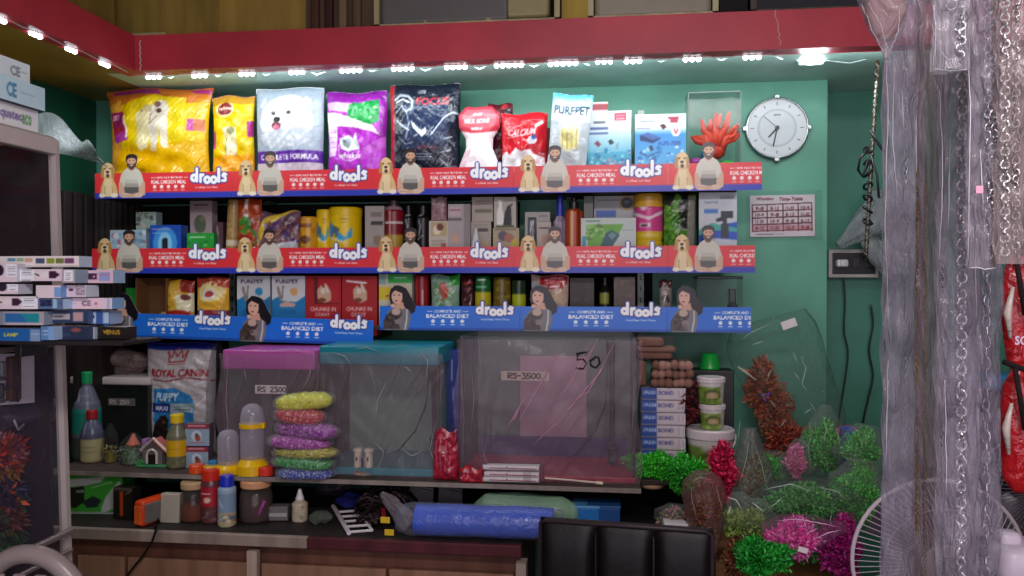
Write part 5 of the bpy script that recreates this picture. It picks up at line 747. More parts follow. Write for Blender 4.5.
# buckets
def bucket(l, x0, x1, yt, zb, Y, big=False, group=None):
    cx, W, H, zb, yb = fit(x0, x1, yt, zb, Y+.04); n = 32; t = thing('food_bucket', l, 'bucket', (cx, Y+W/2, zb), group='white-lidded buckets with green labels')
    cv = Cv(x0, yt, x1, yb, '708c3c').run([('n', x0, yt, x1, yb, ['8cac48', '587428', 'a4b870'], 2, 60), ('e', (x0+x1)/2, yt+(yb-yt)*.62, (x1-x0)*.3, (yb-yt)*.2, '4c5c28'), ('e', (x0+x1)/2, yt+(yb-yt)*.66, (x1-x0)*.22, (yb-yt)*.12, 'b09c70'), ('r', x0, yt+(yb-yt)*.2, x1, yt+(yb-yt)*.34, 'ccc8c4'), ('r', x0+(x1-x0)*.8, yt, x1, yb, 'b8b4a8')] + ([('r', x0+16, yt+15, x0+29, yt+21, 'd8d4d0'), ('t', '10% EXTRA', x0+17.5, yt+16.5, x0+27.5, yt+19, 'a02c40')] if big else [])).blur(); pt = painter(cv, x0, x1, yt, yb, W, H)
    g = G(); g.lathe([(W*(.42+.05*k/12), H*.84*k/12) for k in range(13)], '708c3c', n); v = np.array(g.v); g.c = [tuple(q) for q in pt(v[:, 0], v[:, 2])]; g.build('body', 'plastic', t, True)
    g = G(); g.lathe([(W*.48, H*.8), (W*.5, H*.81), (W*.5, H*.97), (W*.46, H), (.002, H)], 'd4c8cc', n); g.build('lid', 'plastic', t)
    if big: g = G(); g.tube([(W*.5*math.cos(a)*1.03, -W*.5*math.sin(a)*1.0*.35-.0, H*.84-W*.5*math.sin(a)*.9) for a in np.linspace(-.05, 1.1, 12)], .0035, 'd4c8cc', 6); g.build('handle', 'plastic', t)
    return H
hb = bucket('big green-labelled bucket with broad white lid, base of three', 687, 737, 430, ZG, 3.1, True); YBk = 3.12
h1 = bucket('lower small green-labelled bucket standing on the big one', 699, 726, 404, ZG+hb+.001, YBk); h2_ = bucket('upper small green-labelled bucket, topmost of three', 697, 726, 377, ZG+hb+h1+.002, YBk)
g = G(); cx, W, H, zb, _ = fit(690, 735, 371, ZG, 3.4); g.rbox(0, 0, H/2, W, .12, H, .004, '17191a'); g.box(0, -.061, H*.5, W*.86, .002, H*.9, '101214'); tag(g.build('black_carton', 'card', loc=(cx, 3.48, ZG)), 'tall matt black box behind the three buckets', 'box')
zt9 = ZG+H; cx, W, H, zb, _ = fit(700, 722, 354, zt9, 3.44); g = G(); g.lathe([(W*.5, 0), (W*.46, H*.1), (W*.36, H*.94), (W*.3, H), (.002, H)], '14a43c', 24, sq=.9); tag(g.build('green_cup', 'plastic', True, loc=(cx, 3.48, zt9)), 'upturned bright green cup on the tall black box', 'cup')
# shelf under the right end (small bracket shelf the buckets stand on)
x0, x1 = P(640, 488, 3.05).x+.002, P(742, 488, 3.05).x; g = G(); g.rbox((x0+x1)/2, (3.08+WALL)/2, ZG-.01, x1-x0, WALL-3.082, .018, .003, '3c3230'); tag(g.build('bucket_shelf', 'wood'), 'short dark shelf carrying the buckets and glue cartons', 'shelf')
# ================================================================ ON THE COUNTER
Yq = yc(96, 514); carton('pump_carton', 'green and white air pump carton at the left end of counter', 'carton', 70, 120, 476, ZC, Yq, .1, '3cac34', [('p', [68, 480, 104, 476, 100, 482, 84, 486, 70, 487], 'c8d0cc'), ('p', [70, 488, 84, 486, 84, 502, 76, 508, 70, 508], '141c14'), ('p', [82, 502, 92, 496, 100, 500, 96, 507, 86, 508], '1c2c30'), ('p', [104, 497, 112, 486, 118, 480, 120, 506, 100, 513, 100, 508], 'c8ccc8'), ('t', 'AIR', 76, 490, 84, 493, 'c8e8c4'), ('l', [90, 488, 110, 482], 1, 'a8e0a0'), ('r', 70, 512, 120, 530, 'b4bcb4')], side='2c8028', rz=5)
Yq = yc(124, 520); carton('battery_carton', 'small black and orange carton beside the green pump carton', 'carton', 113, 134, 488, ZC, Yq, .05, '1c1816', [('r', 120, 492, 124, 516, 'c84c1c'), ('l', [127, 494, 133, 490], 1, '8c8078'), ('r', 113, 488, 134, 491, '5c4c44')], rz=-8)
cx, W, H, zb, _ = fit(130, 146, 491, ZC, yc(142, 526)); t = thing('orange_torch', 'bright orange lantern torch lying on counter, grey lens end forward', 'torch', (cx+.03, yc(142, 526)+.05, ZC), (0, 0, math.radians(-17)))
g = G(); g.rbox(0, 0, .05, .05, .14, .1, .014, 'e04818'); g.build('torch_body', 'plastic', t, True); g = G(); g.rbox(.001, -.071, .045, .036, .006, .07, .004, 'f06830'); g.build('torch_front', 'plastic', t); g = G(); g.rbox(.027, -.01, .05, .012, .1, .075, .004, '77736e'); g.build('torch_lens', 'plastic', t)
g = G(); g.lathe([(.008, 0), (.0085, .003), (.0085, .042), (.004, .043), (.004, .046)], '3c342c', 12); g.lathe([(.0088, .016), (.0088, .034)], 'c8a860', 12); tag(g.build('battery', 'metal', loc=at(154, yc(154, 520), ZC)), 'single small battery standing between torch and white card', 'battery')
Yq = yc(169, 523); cx, W, H, zb, _ = fit(160, 178, 494, ZC, Yq); g = G(); g.rbox(0, 0, H/2, W, .02, H, .003, 'b8b0a0'); g.rbox(.004, .016, H*.52, W*.94, .008, H*.96, .002, 'a09888'); tag(g.build('white_card_pack', 'card', loc=(cx, Yq+.01, ZC), rot=(0, math.radians(2), math.radians(6))), 'blank off-white card pack left of the tan-lidded jar', 'card pack')
JR = [(.85, 0), (.97, .04), (1, .3), (.95, .68), (.8, .8)]
def jar(l, x0, x1, yt, yb, fill, fh, lid, extra=None):
    Y = yc((x0+x1)/2, yb); cx, W, H, zb, _ = fit(x0, x1, yt, ZC, Y+.03); t = thing('storage_jar', l, 'jar', (cx, Y+W/2, ZC), group='clear jars with tan screw lids')
    g = G(); g.lathe([(r*W/2, z*H) for r, z in JR], '5c5450', 28); g.build('clear_body', 'clear', t, True); g = G(); g.lathe([(r*W/2*.93, z*H) for r, z in ((.84, .02), (.96, .05), (.98, fh))], fill, 28); g.build('contents', 'matte', t)
    g = G(); g.lathe([(W*.44, H*.82), (W*.46, H*.84), (W*.46, H*.96), (W*.42, H), (.002, H)], lid, 28); g.build('lid', 'plastic', t)
    if extra: extra(t, W, H)
jar('tan-lidded clear jar holding orange-brown feed', 178, 203, 482, 524, 'a04824', .42, 'c0a078')
def exj(t, W, H): g = G(); g.tube([(.02, -W*.3, .01), (.05, -W*.42, .07), (.06, -W*.4, .09)], .006, 'b04c9c', 8); g.build('pink_scoop', 'plastic', t)
jar('tan-lidded clear jar with brown contents right of the blue-capped can', 236, 268, 481, 525, '5c3c3c', .62, 'd0986c', exj)
ct('spice_bottle', 'red labelled bottle with red cap beside the blue-capped can', 'bottle', 201, 220, 469, 525, [(.9, 0), (1, .04), (1, .72), (.8, .82)], '5c3438', [('r', 200, 485, 219, 505, 'a81c30'), ('l', [204, 492, 214, 492], 1.2, 'e0b0b0'), ('e', 211, 498, 3.5, 3, 'e0c4a8'), ('n', 200, 506, 219, 520, ['8c7c78', '3c2c2c'], 1.5, 16)], cap=([(.88, .8), (.9, .98), (.84, 1)], 'd02c20'))
g = G(); g.lathe([(.021, 0), (.023, .05), (.02, .17), (.02, .18)], '4c3c34', 20); g.lathe([(.023, .15), (.023, .185), (.019, .19)], 'e0581c', 20); tag(g.build('orange_capped_bottle', 'plastic', loc=at(201, yc(201, 512), ZC)), 'orange-capped bottle half hidden behind the red labelled one', 'bottle')
ct('aerosol_can', 'pale blue aerosol can with blue cap and flower pattern at its foot', 'can', 218, 235, 475, 528, [(.95, 0), (1, .03), (1, .74), (.8, .78)], '8098b4', [('r', 218, 511, 235, 530, 'b0a884'), ('n', 218, 512, 235, 527, ['c04c3c', '3c6c94', 'e0dcb0', '8c8c3c'], 1.5, 26), ('l', [222, 498, 226, 506], 1.5, 'c8d4e0'), ('r', 218, 488, 235, 492, '9cb0c4')], cap=([(.76, .76), (.78, .8), (.74, .97), (.68, 1)], '1c34c0'))
Yq = yc(279, 522); t = thing('card_box', 'small grey flat box leaning beside the white dropper bottle', 'box', at(279, Yq+.03, ZC), (0, 0, math.radians(8))); g = G(); g.rbox(0, 0, .03, .075, .05, .055, .003, '6c6868'); g.build('box_body', 'card', t); g = G(); g.rbox(-.0, -.026, .026, .07, .003, .014, .001, 'a0a09c'); g.build('pale_band', 'card', t)
ct('dropper_bottle', 'small white dropper bottle with printed cream label on counter', 'bottle', 292, 307, 489, 523, [(.95, 0), (1, .04), (1, .55), (.5, .66)], 'b8ac94', [('n', 293, 505, 306, 522, ['8c8068', 'd0c8b4', '6c7454'], 1.2, 26)], cap=([(.5, .64), (.55, .7), (.4, .8), (.2, .98), (.1, 1)], 'dcd8d8'))
# white plastic comb-like grille
g = G(); a0 = PZ(333, 506, ZC+.012); a1 = PZ(349, 533, ZC+.012); b0_ = PZ(360, 517, ZC+.02); b1_ = PZ(371, 526, ZC+.02)
def bar(p, q, w=.008): g.tube([p, q], w, 'd4ccd0', 6)
bar(a0, a1, .009)
for k in range(5): s = .25+k*.18; pA = a0.lerp(a1, s); bar(pA, pA+Vector((.085, .012, .006)), .005)
bar(a0.lerp(a1, .25)+Vector((.085, .012, .006)), a0.lerp(a1, .97)+Vector((.085, .012, .006)), .006); tag(g.build('plastic_comb_rack', 'plastic'), 'white ladder-like plastic rack lying on the counter edge', 'rack')
g = G(); film_bag(g, (-.07, 0, .035), (.07, .02, .03), [(0, .01), (.3, .032), (.7, .03), (1, .01)], 1.1, 31, '1c2470', crump=.25); tag(g.build('blue_cloth', 'matte', True, loc=at(352, yc(352, 512)+.03, ZC)), 'crumpled dark blue cloth behind the white ladder-like rack', 'cloth')
g = G(); film_bag(g, (-.08, 0, .03), (.08, .0, .05), [(0, .012), (.3, .035), (.7, .03), (1, .012)], 1.0, 33, '544a58', crump=.3); tag(g.build('crumpled_bag', 'film2', True, loc=at(333, yc(333, 500)+.05, ZC)), 'crumpled grey clear bag behind the dropper bottle', 'bag')
g = G(); film_bag(g, (-.04, 0, .02), (.05, .0, .03), [(0, .01), (.3, .024), (.7, .022), (1, .008)], 1.0, 34, '6c7468', crump=.3); tag(g.build('crumpled_packet', 'film2', True, loc=at(319, yc(319, 524), ZC)), 'small crumpled grey-green packet beside the white rack', 'packet')
# tangle of black leads
for i, (px, py, s, n_, c, l) in enumerate(((386, 524, .13, 60, '14100f', 'tangled heap of black dog leads on the counter'), (372, 530, .05, 16, '2c2220', 'small tangle of dark cords at the counter edge'))):
    g = G(); rd = random.Random(i+3); Y = yc(px, py)
    for k in range(n_):
        p = [Vector((rd.uniform(-s, s), rd.uniform(-.07, .09), rd.uniform(.012, s*1.25*(1-.0)))) for _ in range(5)]; pts = []
        for u in range(4): pts += [p[u].lerp(p[u+1], v/5) for v in range(5)]
        pts = [Vector((q.x, q.y, max(.006, min(q.z, s*.98*(1-(q.x/s/1.15)**2)+.01)))) for q in pts]; g.tube(pts, rd.uniform(.003, .008), rd.choice([c, c, c, '241a1c', '33262a']), 5)
    tag(g.build('dog_lead_heap' if i == 0 else 'cord_tangle', 'leather', True, loc=at(px, Y+.06, ZC)), l, 'leads', kind='stuff')
g = G(); g.tube([PZ(377, 500, ZC+.06), PZ(383, 510, ZC+.05), PZ(384, 518, ZC+.03)], .01, '9c1c34', 6); tag(g.build('red_strap', 'matte'), 'short dark red strap hanging over the black lead heap', 'strap')
# big blue roll in a clear bag
A = P(411, 519, YC+.06); B_ = P(552, 520, YC+.06); L = B_.x-A.x; t = thing('blue_roll', 'large blue roll in a clear bag lying on the counter', 'roll', (A.x, YC+.064, ZC+.06)); 
rad = .058; rl = lambda k: rad*(1+.02*math.sin(k*3))
g = G(); g.grid(lambda u, v: (.02+u*L*.97, rad*np.cos(2*np.pi*v)*(1+.02*waves(u*.5, v*.3, 3, 30)), rad*np.sin(2*np.pi*v)*(1+.02*waves(u*.5, v*.3, 4, 30))*(.97)), 60, 36, '3c5cc8'); g.add([(.02, rad*math.cos(a)*.97, rad*math.sin(a)*.95) for a in np.linspace(0, 6.28, 20)], [tuple(range(20))], '3454b8'); g.add([(.02+L*.97, rad*math.cos(a)*.97, rad*math.sin(a)*.95) for a in np.linspace(0, 6.28, 20)], [tuple(range(20))], '3454b8'); g.build('rolled_sheet', 'gloss', t, True)
g = G(); film_bag(g, (-.05, 0, .0), (L+.04, 0, 0), [(0, .045), (.08, rad*1.03), (.9, rad*1.06), (1, .05)], 1.0, 37, 'a8b0c8', crump=.03, n=36, nv=40); g.build('clear_bag', 'film', t, True)
for dx, dz in ((-.09, .0), (-.075, -.045)): g = G(); g.rbox(dx, -.03, dz, .035, .004, .022, .001, 'd8b420'); g.build('yellow_tag', 'card', t)
g = G(); film_bag(g, (-.12, .02, .085), (.0, 0, -.02), [(0, .01), (.4, .03), (1, .04)], .5, 38, '8c8088', crump=.2); g.build('bag_tail', 'film2', t, True)
Yr = YC+.19
g = G(); film_bag(g, (0, 0, .07), (P(582, 500, Yr).x-P(478, 500, Yr).x, 0, .066), [(0, .02), (.12, .062), (.85, .062), (1, .03)], .9, 41, '88ac90', crump=.08); tag(g.build('green_film_roll', 'gloss', True, loc=at(474, Yr, ZC)), 'pale green plastic-wrapped roll behind the big blue roll', 'roll')
for k, (px, py, c, l) in enumerate(((420, 497, '9c8c88', 'striped tool packet above the left end of the blue roll'), (449, 496, '8c8490', 'bundle of grey metal tools in a packet above the blue roll'))):
    a = P(px, py, YC+.26); t = thing('tool_packet', l, 'packet', (a.x, YC+.245, ZC+.006), (math.radians(-12), 0, 0)); g = G(); g.rbox(0, .03, .07, .10, .02, .14, .004, '3c3436'); g.build('backing_card', 'card', t)
    for j in range(4): g = G(); g.tube([(-.045+.012*j, .012, .12+.004*j), (.05, .008, .1+.012*j)], .004, 'b8b4b8', 6); g.build('steel_tool', 'metal', t)
Yq = YC+.2
for px, l, w_, c in ((586, 'bright blue lidded box in the gap behind the chair', .1, '2070b8'), (604, 'darker blue flat box right of the bright blue one', .12, '1c4c88')):
    g = G(); a = P(px, 515, YC+.2); g.rbox(0, 0, .035, w_, .1, .05, .004, c); g.rbox(0, 0, .064, w_*1.04, .105, .01, .003, '58a0d8' if px == 586 else '2c5c98'); tag(g.build('blue_box', 'plastic', loc=(a.x, YC+.22+.002*(px == 604), P(px, 522, YC+.2).z)), l, 'box')
g = G(); x0, x1 = P(540, 520, 3).x, P(700, 520, 3).x; g.rbox((x0+x1)/2, YC+.27, P(586, 522, YC+.2).z-.012, x1-x0, .5, .02, .003, '181414'); tag(g.build('side_ledge', 'wood'), 'black ledge right of the counter carrying the blue boxes', 'ledge')
# hanging lead at the cabinet front
g = G(); pts = [P(x, y, YC-.02) for x, y in ((158, 519), (156, 530), (152, 542), (143, 556), (133, 568), (124, 580), (110, 600), (100, 640))]; g.tube([Vector((P(157, 505, YC+.1).x, YC+.1, ZC+.006)), Vector((P(158, 515, YC+.03).x, YC+.01, ZC+.007))]+pts, .0045, '16110f', 7); tag(g.build('power_lead', 'plastic', True), 'thin black cord trailing down the cabinet door from the counter', 'cord')
# ================================================================ WALL ITEMS
YW = WALL
c = P(777, 128, YW-.02); rad = (P(809, 128, YW-.02)-P(745, 128, YW-.02)).x/2
t = thing('wall_clock', 'round white-faced wall clock with silver rim on the green wall', 'clock', (c.x, YW-.001, c.z), (math.pi/2, 0, 0))
g = G(); g.lathe([(rad*.94, .001), (rad, .008), (rad*1.0, .022), (rad*.95, .03), (rad*.93, .026)], '9ca4a8', 48, caps=False); g.build('rim', 'metal', t, True)
g = G(); g.lathe([(rad*.95, .002), (rad*.945, .02)], 'c2c8ca', 48); g.lathe([(rad*.62, .0203), (rad*.62, .0206)], 'a8b0b4', 48); g.lathe([(rad*.55, .0204), (rad*.55, .0209)], 'bcc3c6', 48); g.build('dial', 'plastic', t)
g = G()
for k in range(12):
    a = k*math.pi/6; M = Matrix.Rotation(-a, 4, 'Z'); g.box(0, rad*.78, .021, .004, rad*.1, .0015, '6c7478', M)
for k in range(60): M = Matrix.Rotation(k*math.pi/30, 4, 'Z'); g.box(0, rad*.9, .0209, .001, rad*.03, .001, '8c9498', M)
tri = ttris('ajanta', True); g.add([(q[0]*.03-.015, q[1]*.011+rad*.38, .0216) for tq in tri for q in tq], [(3*i, 3*i+1, 3*i+2) for i in range(len(tri))], '4c5458'); g.build('dial_marks', 'matte', t)
def hnd(nm, ang, l, w_, z, cc): g = G(); M = Matrix.Rotation(-math.radians(ang), 4, 'Z'); g.box(0, l/2-.01, z, w_, l, .002, cc, M); g.build(nm, 'plastic', t)
hnd('hour_hand', 222, rad*.48, .007, .024, '1c2428'); hnd('minute_hand', 192, rad*.68, .005, .0265, '1c2428'); hnd('second_hand', 312, rad*.66, .0018, .029, '3c4448')
g = G(); g.lathe([(.009, .02), (.009, .031)], '1c2428', 12); g.build('hub', 'plastic', t)
for a in (0, 90, 180, 270): g = G(); M = Matrix.Rotation(math.radians(a), 4, 'Z'); g.rbox(0, rad, .018, .022, .022, .018, .004, 'c8d0d4', M); g.build('rim_clip', 'metal', t)
# timetable in a plastic sleeve
def rot_hand(o, c): return o
ops = [('t', 'Working', 756, 196.8, 774, 201, '6c1c28', .2), ('t', 'Time-Table', 779, 197.2, 803, 201, '6c1c28', .2)]
for i in range(5): y = 204.5+6.6*i; ops.append(('l', [752.5, y, 812, y-1.2], 1.2, '5c1822'))
for i in range(5): x = (752.5, 767.5, 783.5, 798.5, 812)[i]; ops.append(('l', [x, 204.2, x+.3, 231], 1.2, '5c1822'))
rr = random.Random(2)
for r_ in range(4):
    for c_ in range(4): x = 755.5+15.2*c_; y = 205.6+6.6*r_; s = ['9-8', '10-9', '11-30', '8-12'][(r_+c_*3) % 4]; ops.append(('t', s, x, y+.6, x+8.5, y+4.2, '74202c', .1))
ops += [('r', 752, 224.5, 812, 231, 'a03040', .35), ('l', [757, 234, 774, 234], .8, '6c6468'), ('l', [776, 234, 784, 234], .6, '8c8488')]
cx, W, H, zb, yb = fit(750.5, 815, 195, None, YW-.006, 236.5); t = thing('timetable_sheet', 'handwritten red-grid timetable in a clear sleeve on the green wall', 'wall sheet', (cx, YW-.005, zb), (0, math.radians(-.5), 0))
cv = Cv(750, 195, 815, 237, 'd6ccd2', 4).run(ops).blur(); pt = painter(cv, 750.5, 815, 195, yb, W, H); g = G(); g.grid(lambda u, v: ((u-.5)*W, 0*u, v*H), 110, 76, lambda u, v: pt((u-.5)*W, v*H)); g.box(0, .002, H/2, W, .002, H, 'c8c0c4'); g.build('paper_sheet', 'card', t)
g = G(); g.grid(lambda u, v: ((u-.5)*W*1.18+.006, -.006-.004*np.sin(u*9)*np.sin(v*7), (v-.5)*H*1.2+H/2), 30, 24, '5c6c68'); g.build('plastic_sleeve', 'film', t, True)
# switchboard in the alcove
YA = WALL+.23
c = P(853, 263.5, YA-.03); t = thing('switchboard', 'black socket board in a pale frame with white plug, in the alcove', 'switchboard', (c.x, YA-.002, c.z)); w_ = (P(879, 263, YA-.03)-P(829, 263, YA-.03)).x; h_ = 27*YA/800
g = G(); g.rbox(0, -.02, 0, w_, .04, h_, .004, 'a8a8a0'); g.build('frame', 'plastic', t); g = G(); g.rbox(0, -.041, 0, w_*.86, .006, h_*.74, .003, '141618'); g.build('black_plate', 'plastic', t)
for k in range(3): g = G(); g.rbox(.01+.05*k, -.046, .004, .03, .006, .05, .003, '24282a'); g.build('switch', 'plastic', t)
g = G(); g.rbox(-w_*.27, -.065, 0, .05, .045, .035, .01, 'e4e4e4'); g.rbox(-w_*.27, -.085, 0, .03, .02, .03, .006, 'd4d4d4'); g.build('plug', 'plastic', t)
def wire(pts, r, col, nm, l, Y=None, cat='cable'):
    g = G(); ps = [P(x, y, Y) if not isinstance(x, Vector) else x for x, y in pts]; sm = []
    for i in range(len(ps)-1):
        for k in range(4): 
            p0, p1, p2, p3 = ps[max(i-1, 0)], ps[i], ps[i+1], ps[min(i+2, len(ps)-1)]; s = k/4; sm.append(.5*((2*p1)+(p2-p0)*s+(2*p0-5*p1+4*p2-p3)*s*s+(3*p1-p0-3*p2+p3)*s**3))
    g.tube(sm+[ps[-1]], r, col, 7); return tag(g.build(nm, 'plastic', None, True), l, cat)
wire([(843, 270), (845, 300), (844, 330), (848, 352), (845, 380), (841, 405), (838, 430), (836, 480)], .004, '151818', 'black_cable', 'black cable dropping from the white plug down the alcove wall', YA-.03)
wire([(871, 305), (873, 325), (869, 350), (873, 375), (868, 400), (863, 425), (861, 480)], .0045, '131617', 'black_cable', 'thicker black cable right of the plug cable', YA-.03)
YR_ = 3.35
pts = [P(878, y, YR_).lerp(P(866, y, YR_), (y-52)/200) for y in range(40, 262, 6)]; t = thing('hanging_rope', 'twisted grey rope and pole hanging in the alcove with knotted black cord', 'rope', tuple(pts[0])); o_ = pts[0]
g = G(); g.tube([p-o_ for p in pts[6:]], .008, '6c6c64', 8); g.build('hanging_pole', 'metal', t, True)
for ph in (0, math.pi):
    g = G(); g.tube([p-o_+Vector((.006*math.cos(i*1.2+ph), .006*math.sin(i*1.2+ph), 0)) for i, p in enumerate([pts[0].lerp(pts[-1], k/120) for k in range(121)])], .004, ['7c786c', '54402f'][ph > 1], 6); g.build('rope_strand', 'matte', t, True)
g = G(); rd = random.Random(5)
for k in range(7): zz_ = P(866, 150+12*k, YR_).z; x_ = P(868, 150, YR_).x; g.tube([Vector((x_+.016*math.cos(a), YR_+.014*math.sin(a)-.0, zz_+.012*math.sin(a+k)))-o_ for a in np.linspace(0, 6.3, 12)], .005, '171a1c', 6)
g.tube([P(x, y, YR_-.02)-o_ for x, y in ((868, 150), (860, 158), (858, 170), (862, 176), (866, 168), (868, 160))], .006, '131517', 6); g.tube([P(x, y, YR_-.02)-o_ for x, y in ((870, 130), (880, 146), (892, 162))], .006, '131517', 6); g.tube([P(x, y, YR_-.02)-o_ for x, y in ((871, 155), (877, 175), (879, 198))], .005, '2c3034', 6); g.build('knotted_cord', 'plastic', t, True)
A = P(838, 246, YA-.12); B2 = P(898, 200, YA-.1); g = G(); film_bag(g, A, B2, [(0, .02), (.15, .03), (.5, .07), (.8, .09), (1, .06)], .7, 44, 'a0a8ac', crump=.22, n=40, nv=34); film_bag(g, P(862, 232, YA-.1), P(893, 275, YA-.12), [(0, .03), (.5, .05), (1, .03)], .6, 45, 'a0a8ac', crump=.25)
tag(g.build('hanging_plastic_bag', 'milky', None, True), 'crumpled grey plastic bag hanging over the black socket board', 'bag')
# ================================================================ PLANT PILE ON A LOW TABLE
ZP = .62; x0, x1 = P(712, 570, 2.6).x, P(862, 570, 2.6).x; xm = (x0+x1)/2
t = thing('plant_table', 'low brown wooden table under the heap of bagged aquarium plants', 'table', (xm, 2.95, 0)); g = G(); g.rbox(0, 0, ZP-.015, x1-x0, .82, .03, .005, '8a5c38'); g.build('table_top', 'wood', t)
for a in (-1, 1):
    for b in (-1, 1): g = G(); g.box(a*((x1-x0)/2-.04), b*.36, (ZP-.03)/2, .045, .045, ZP-.03, '5c4030'); g.build('leg', 'wood', t)
GRN = ['44c840', '34b034', '68d858', '248c2c', '88e068']; DG = ['389c38', '5cb850', '2c7c2c', '80c870']; PNK = ['f050b0', 'f870c8', 'e83098', 'fca0dc']; MAG = ['b01c78', '8c1464', 'c83898']; OLV = ['7c9c3c', '94b050', '587028', 'a8bc70']; BRN = ['8c4a34', 'a86048', '6c3828', '7c7040']; CRM = ['d81c54', 'f03c70', 'a81040']
def plant(l, ell, Y, cols, n=1500, bag=None, ln=.035, wd=.005, dep=.09, film='bagfilm', base=None, nm='aquarium_plant', extra=None, bc='98a49a', sq=.8, tagged=None, zmin=None):
    """ell: (cx, cy, rx, ry) in px; bag: (ax, ay, bx, by, [(t, r px)...])"""
    cx_, cy_, rx, ry = ell; c0 = P(cx_, cy_, Y); s = Y*1.0/FOC; t = thing(nm, l, 'aquarium plant', tuple(c0), group='plastic aquarium plants on and behind the table')
    g = G(); foliage(g, (0, 0, 0), (rx*s*(.86 if bag else 1), dep*.8, ry*s*(.86 if bag else 1)), int(n*2.4), ln*.42, wd*.8, cols, int(cx_+cy_), up=.35); 
    for k in range(9): a = R.uniform(-1, 1); g.tube([(0, 0, -ry*s*.95), (a*rx*s*.5, R.uniform(-1, 1)*dep*.5, 0), (a*rx*s*.8, R.uniform(-1, 1)*dep*.7, ry*s*.8)], .002, cols[0], 4)
    g.build('foliage', 'leaf', t)
    if bag:
        ax, ay, bx, by, rs = bag; g = G(); film_bag(g, P(ax, ay, Y)-c0, P(bx, by, Y)-c0, [(q[0], q[1]*s) for q in rs], sq, int(cx_*3+cy_), bc, crump=.13, n=34, nv=34); g.build('clear_bag', film, t, True)
    if base: g = G(); g.lathe([(base*.9, -ry*s-.02), (base, -ry*s-.012), (base*.8, -ry*s)], 'c8a080', 20); g.build('plant_base', 'plastic', t)
    if tagged: px, py, w2, h2, an = tagged; q = P(px, py, Y-dep-.02)-c0; g = G(); g.rbox(0, 0, 0, w2*s, .002, h2*s, .0005, 'dcd4d4', Matrix.Translation(q) @ Matrix.Rotation(math.radians(an), 4, 'Y')); g.build('price_tag', 'card', t)
    if extra: extra(t, c0, s)
    return t
def sparkle(t, c0, s):
    g = G(); q = P(766, 396, 3.37)-c0; g.tube([q+Vector((-.02, -.0, .01)), q+Vector((0, -.01, -.02)), q+Vector((.012, 0, .015)), q+Vector((-.012, 0, .0))], .006, 'b8a0e8', 6); g.build('ribbon_clip', 'metal', t)
    for a, b in (((738, 367), (756, 380)), ((772, 366), (766, 382)),): g = G(); g.tube([P(*a, 3.4)-c0, P(*b, 3.39)-c0], .004, 'c0b8a0', 6); g.build('pale_stem', 'matte', t)
plant('tall clear bag with a long rust-orange plant against the green wall', (775, 415, 19, 40), 3.42, ['b4583c', '94442c', 'c46c4c', '7c3420', 'a88054'], 1700, (815, 470, 770, 318, [(0, 15), (.25, 38), (.6, 44), (.9, 42), (1, 36)]), dep=.05, sq=.3, nm='hanging_plant_bag', tagged=(789, 324, 14, 8, -20), extra=sparkle, bc='5c746c')
g = G(); foliage(g, P(762, 390, 3.42), (.07, .04, .12), 900, .035, .005, ['b4583c', '94442c', 'c46c4c', '9c5c3c'], 8, up=.3); foliage(g, P(788, 440, 3.4), (.1, .04, .07), 800, .035, .005, ['b4583c', 'a0382c', 'c45c44'], 9, up=.3); o = g.build('foliage', 'leaf'); 
t = [q for q in bpy.data.objects if q.get('label', '').startswith('tall clear bag with a long rust')][0]; bpy.context.view_layer.update(); o.parent = t; o.location = -Vector(t.location)
plant('bagged green plant standing upright below the cables', (823, 446, 17, 28), 3.15, GRN+DG, 1500, (823, 485, 826, 405, [(0, 12), (.2, 21), (.5, 24), (.8, 14), (1, 5)]), dep=.08)
plant('bagged green plant at the right, behind the fan top', (862, 452, 20, 22), 3.05, GRN+DG, 1300, (860, 478, 868, 425, [(0, 20), (.4, 28), (.8, 20), (1, 10)]), dep=.08)
plant('larger bagged green plant just left of the white fan grille', (857, 494, 22, 30), 2.85, GRN, 1900, (852, 530, 862, 460, [(0, 18), (.3, 29), (.7, 26), (1, 12)]), dep=.09)
plant('small bagged pale pink plant in the middle of the heap', (796, 462, 11, 16), 3.0, ['e87cb0', 'f0a4c8', 'd85c94'], 700, (790, 484, 802, 440, [(0, 12), (.5, 16), (.8, 10), (1, 6)]), dep=.05)
plant('tall greyish pointed bag with sparse olive and red plant', (752, 480, 14, 24), 2.98, OLV+BRN, 700, (752, 512, 750, 428, [(0, 22), (.3, 24), (.6, 17), (1, 6)]), dep=.06, bc='787470', film='film2')
plant('short green plant behind the grey pointed bag', (770, 470, 14, 16), 3.08, GRN, 700, (775, 500, 772, 452, [(0, 20), (.5, 20), (1, 12)]), dep=.06)
plant('bagged bright crimson spiky plant beside the big bucket', (722, 473, 17, 26), 2.96, CRM, 1300, dep=.07, ln=.04, wd=.006)
plant('brown-red plant in a folded clear bag right of the chair', (704, 512, 14, 32), 2.66, BRN, 1300, (706, 556, 702, 472, [(0, 10), (.3, 17), (.7, 20), (.9, 18), (1, 10)]), dep=.07, film='film2', bc='84605c')
plant('olive green plant in a tilted clear bag at the middle front', (744, 524, 21, 15), 2.68, OLV, 1500, (726, 506, 775, 532, [(0, 15), (.2, 21), (.6, 22), (1, 12)]), dep=.08)
plant('wide bagged mid-green plant lying across the heap', (803, 505, 43, 20), 2.82, DG+['5ca85c', '88b880'], 2300, (752, 510, 856, 502, [(0, 14), (.2, 25), (.6, 27), (.9, 20), (1, 12)]), dep=.1, bc='707c74')
plant('bagged hot pink plant with a white price tag, lying in front', (795, 538, 30, 17), 2.6, PNK, 2300, (764, 540, 846, 527, [(0, 15), (.25, 22), (.6, 17), (.85, 8), (1, 5)]), dep=.08, tagged=(803, 550, 9, 5, 15), bc='a86c94')
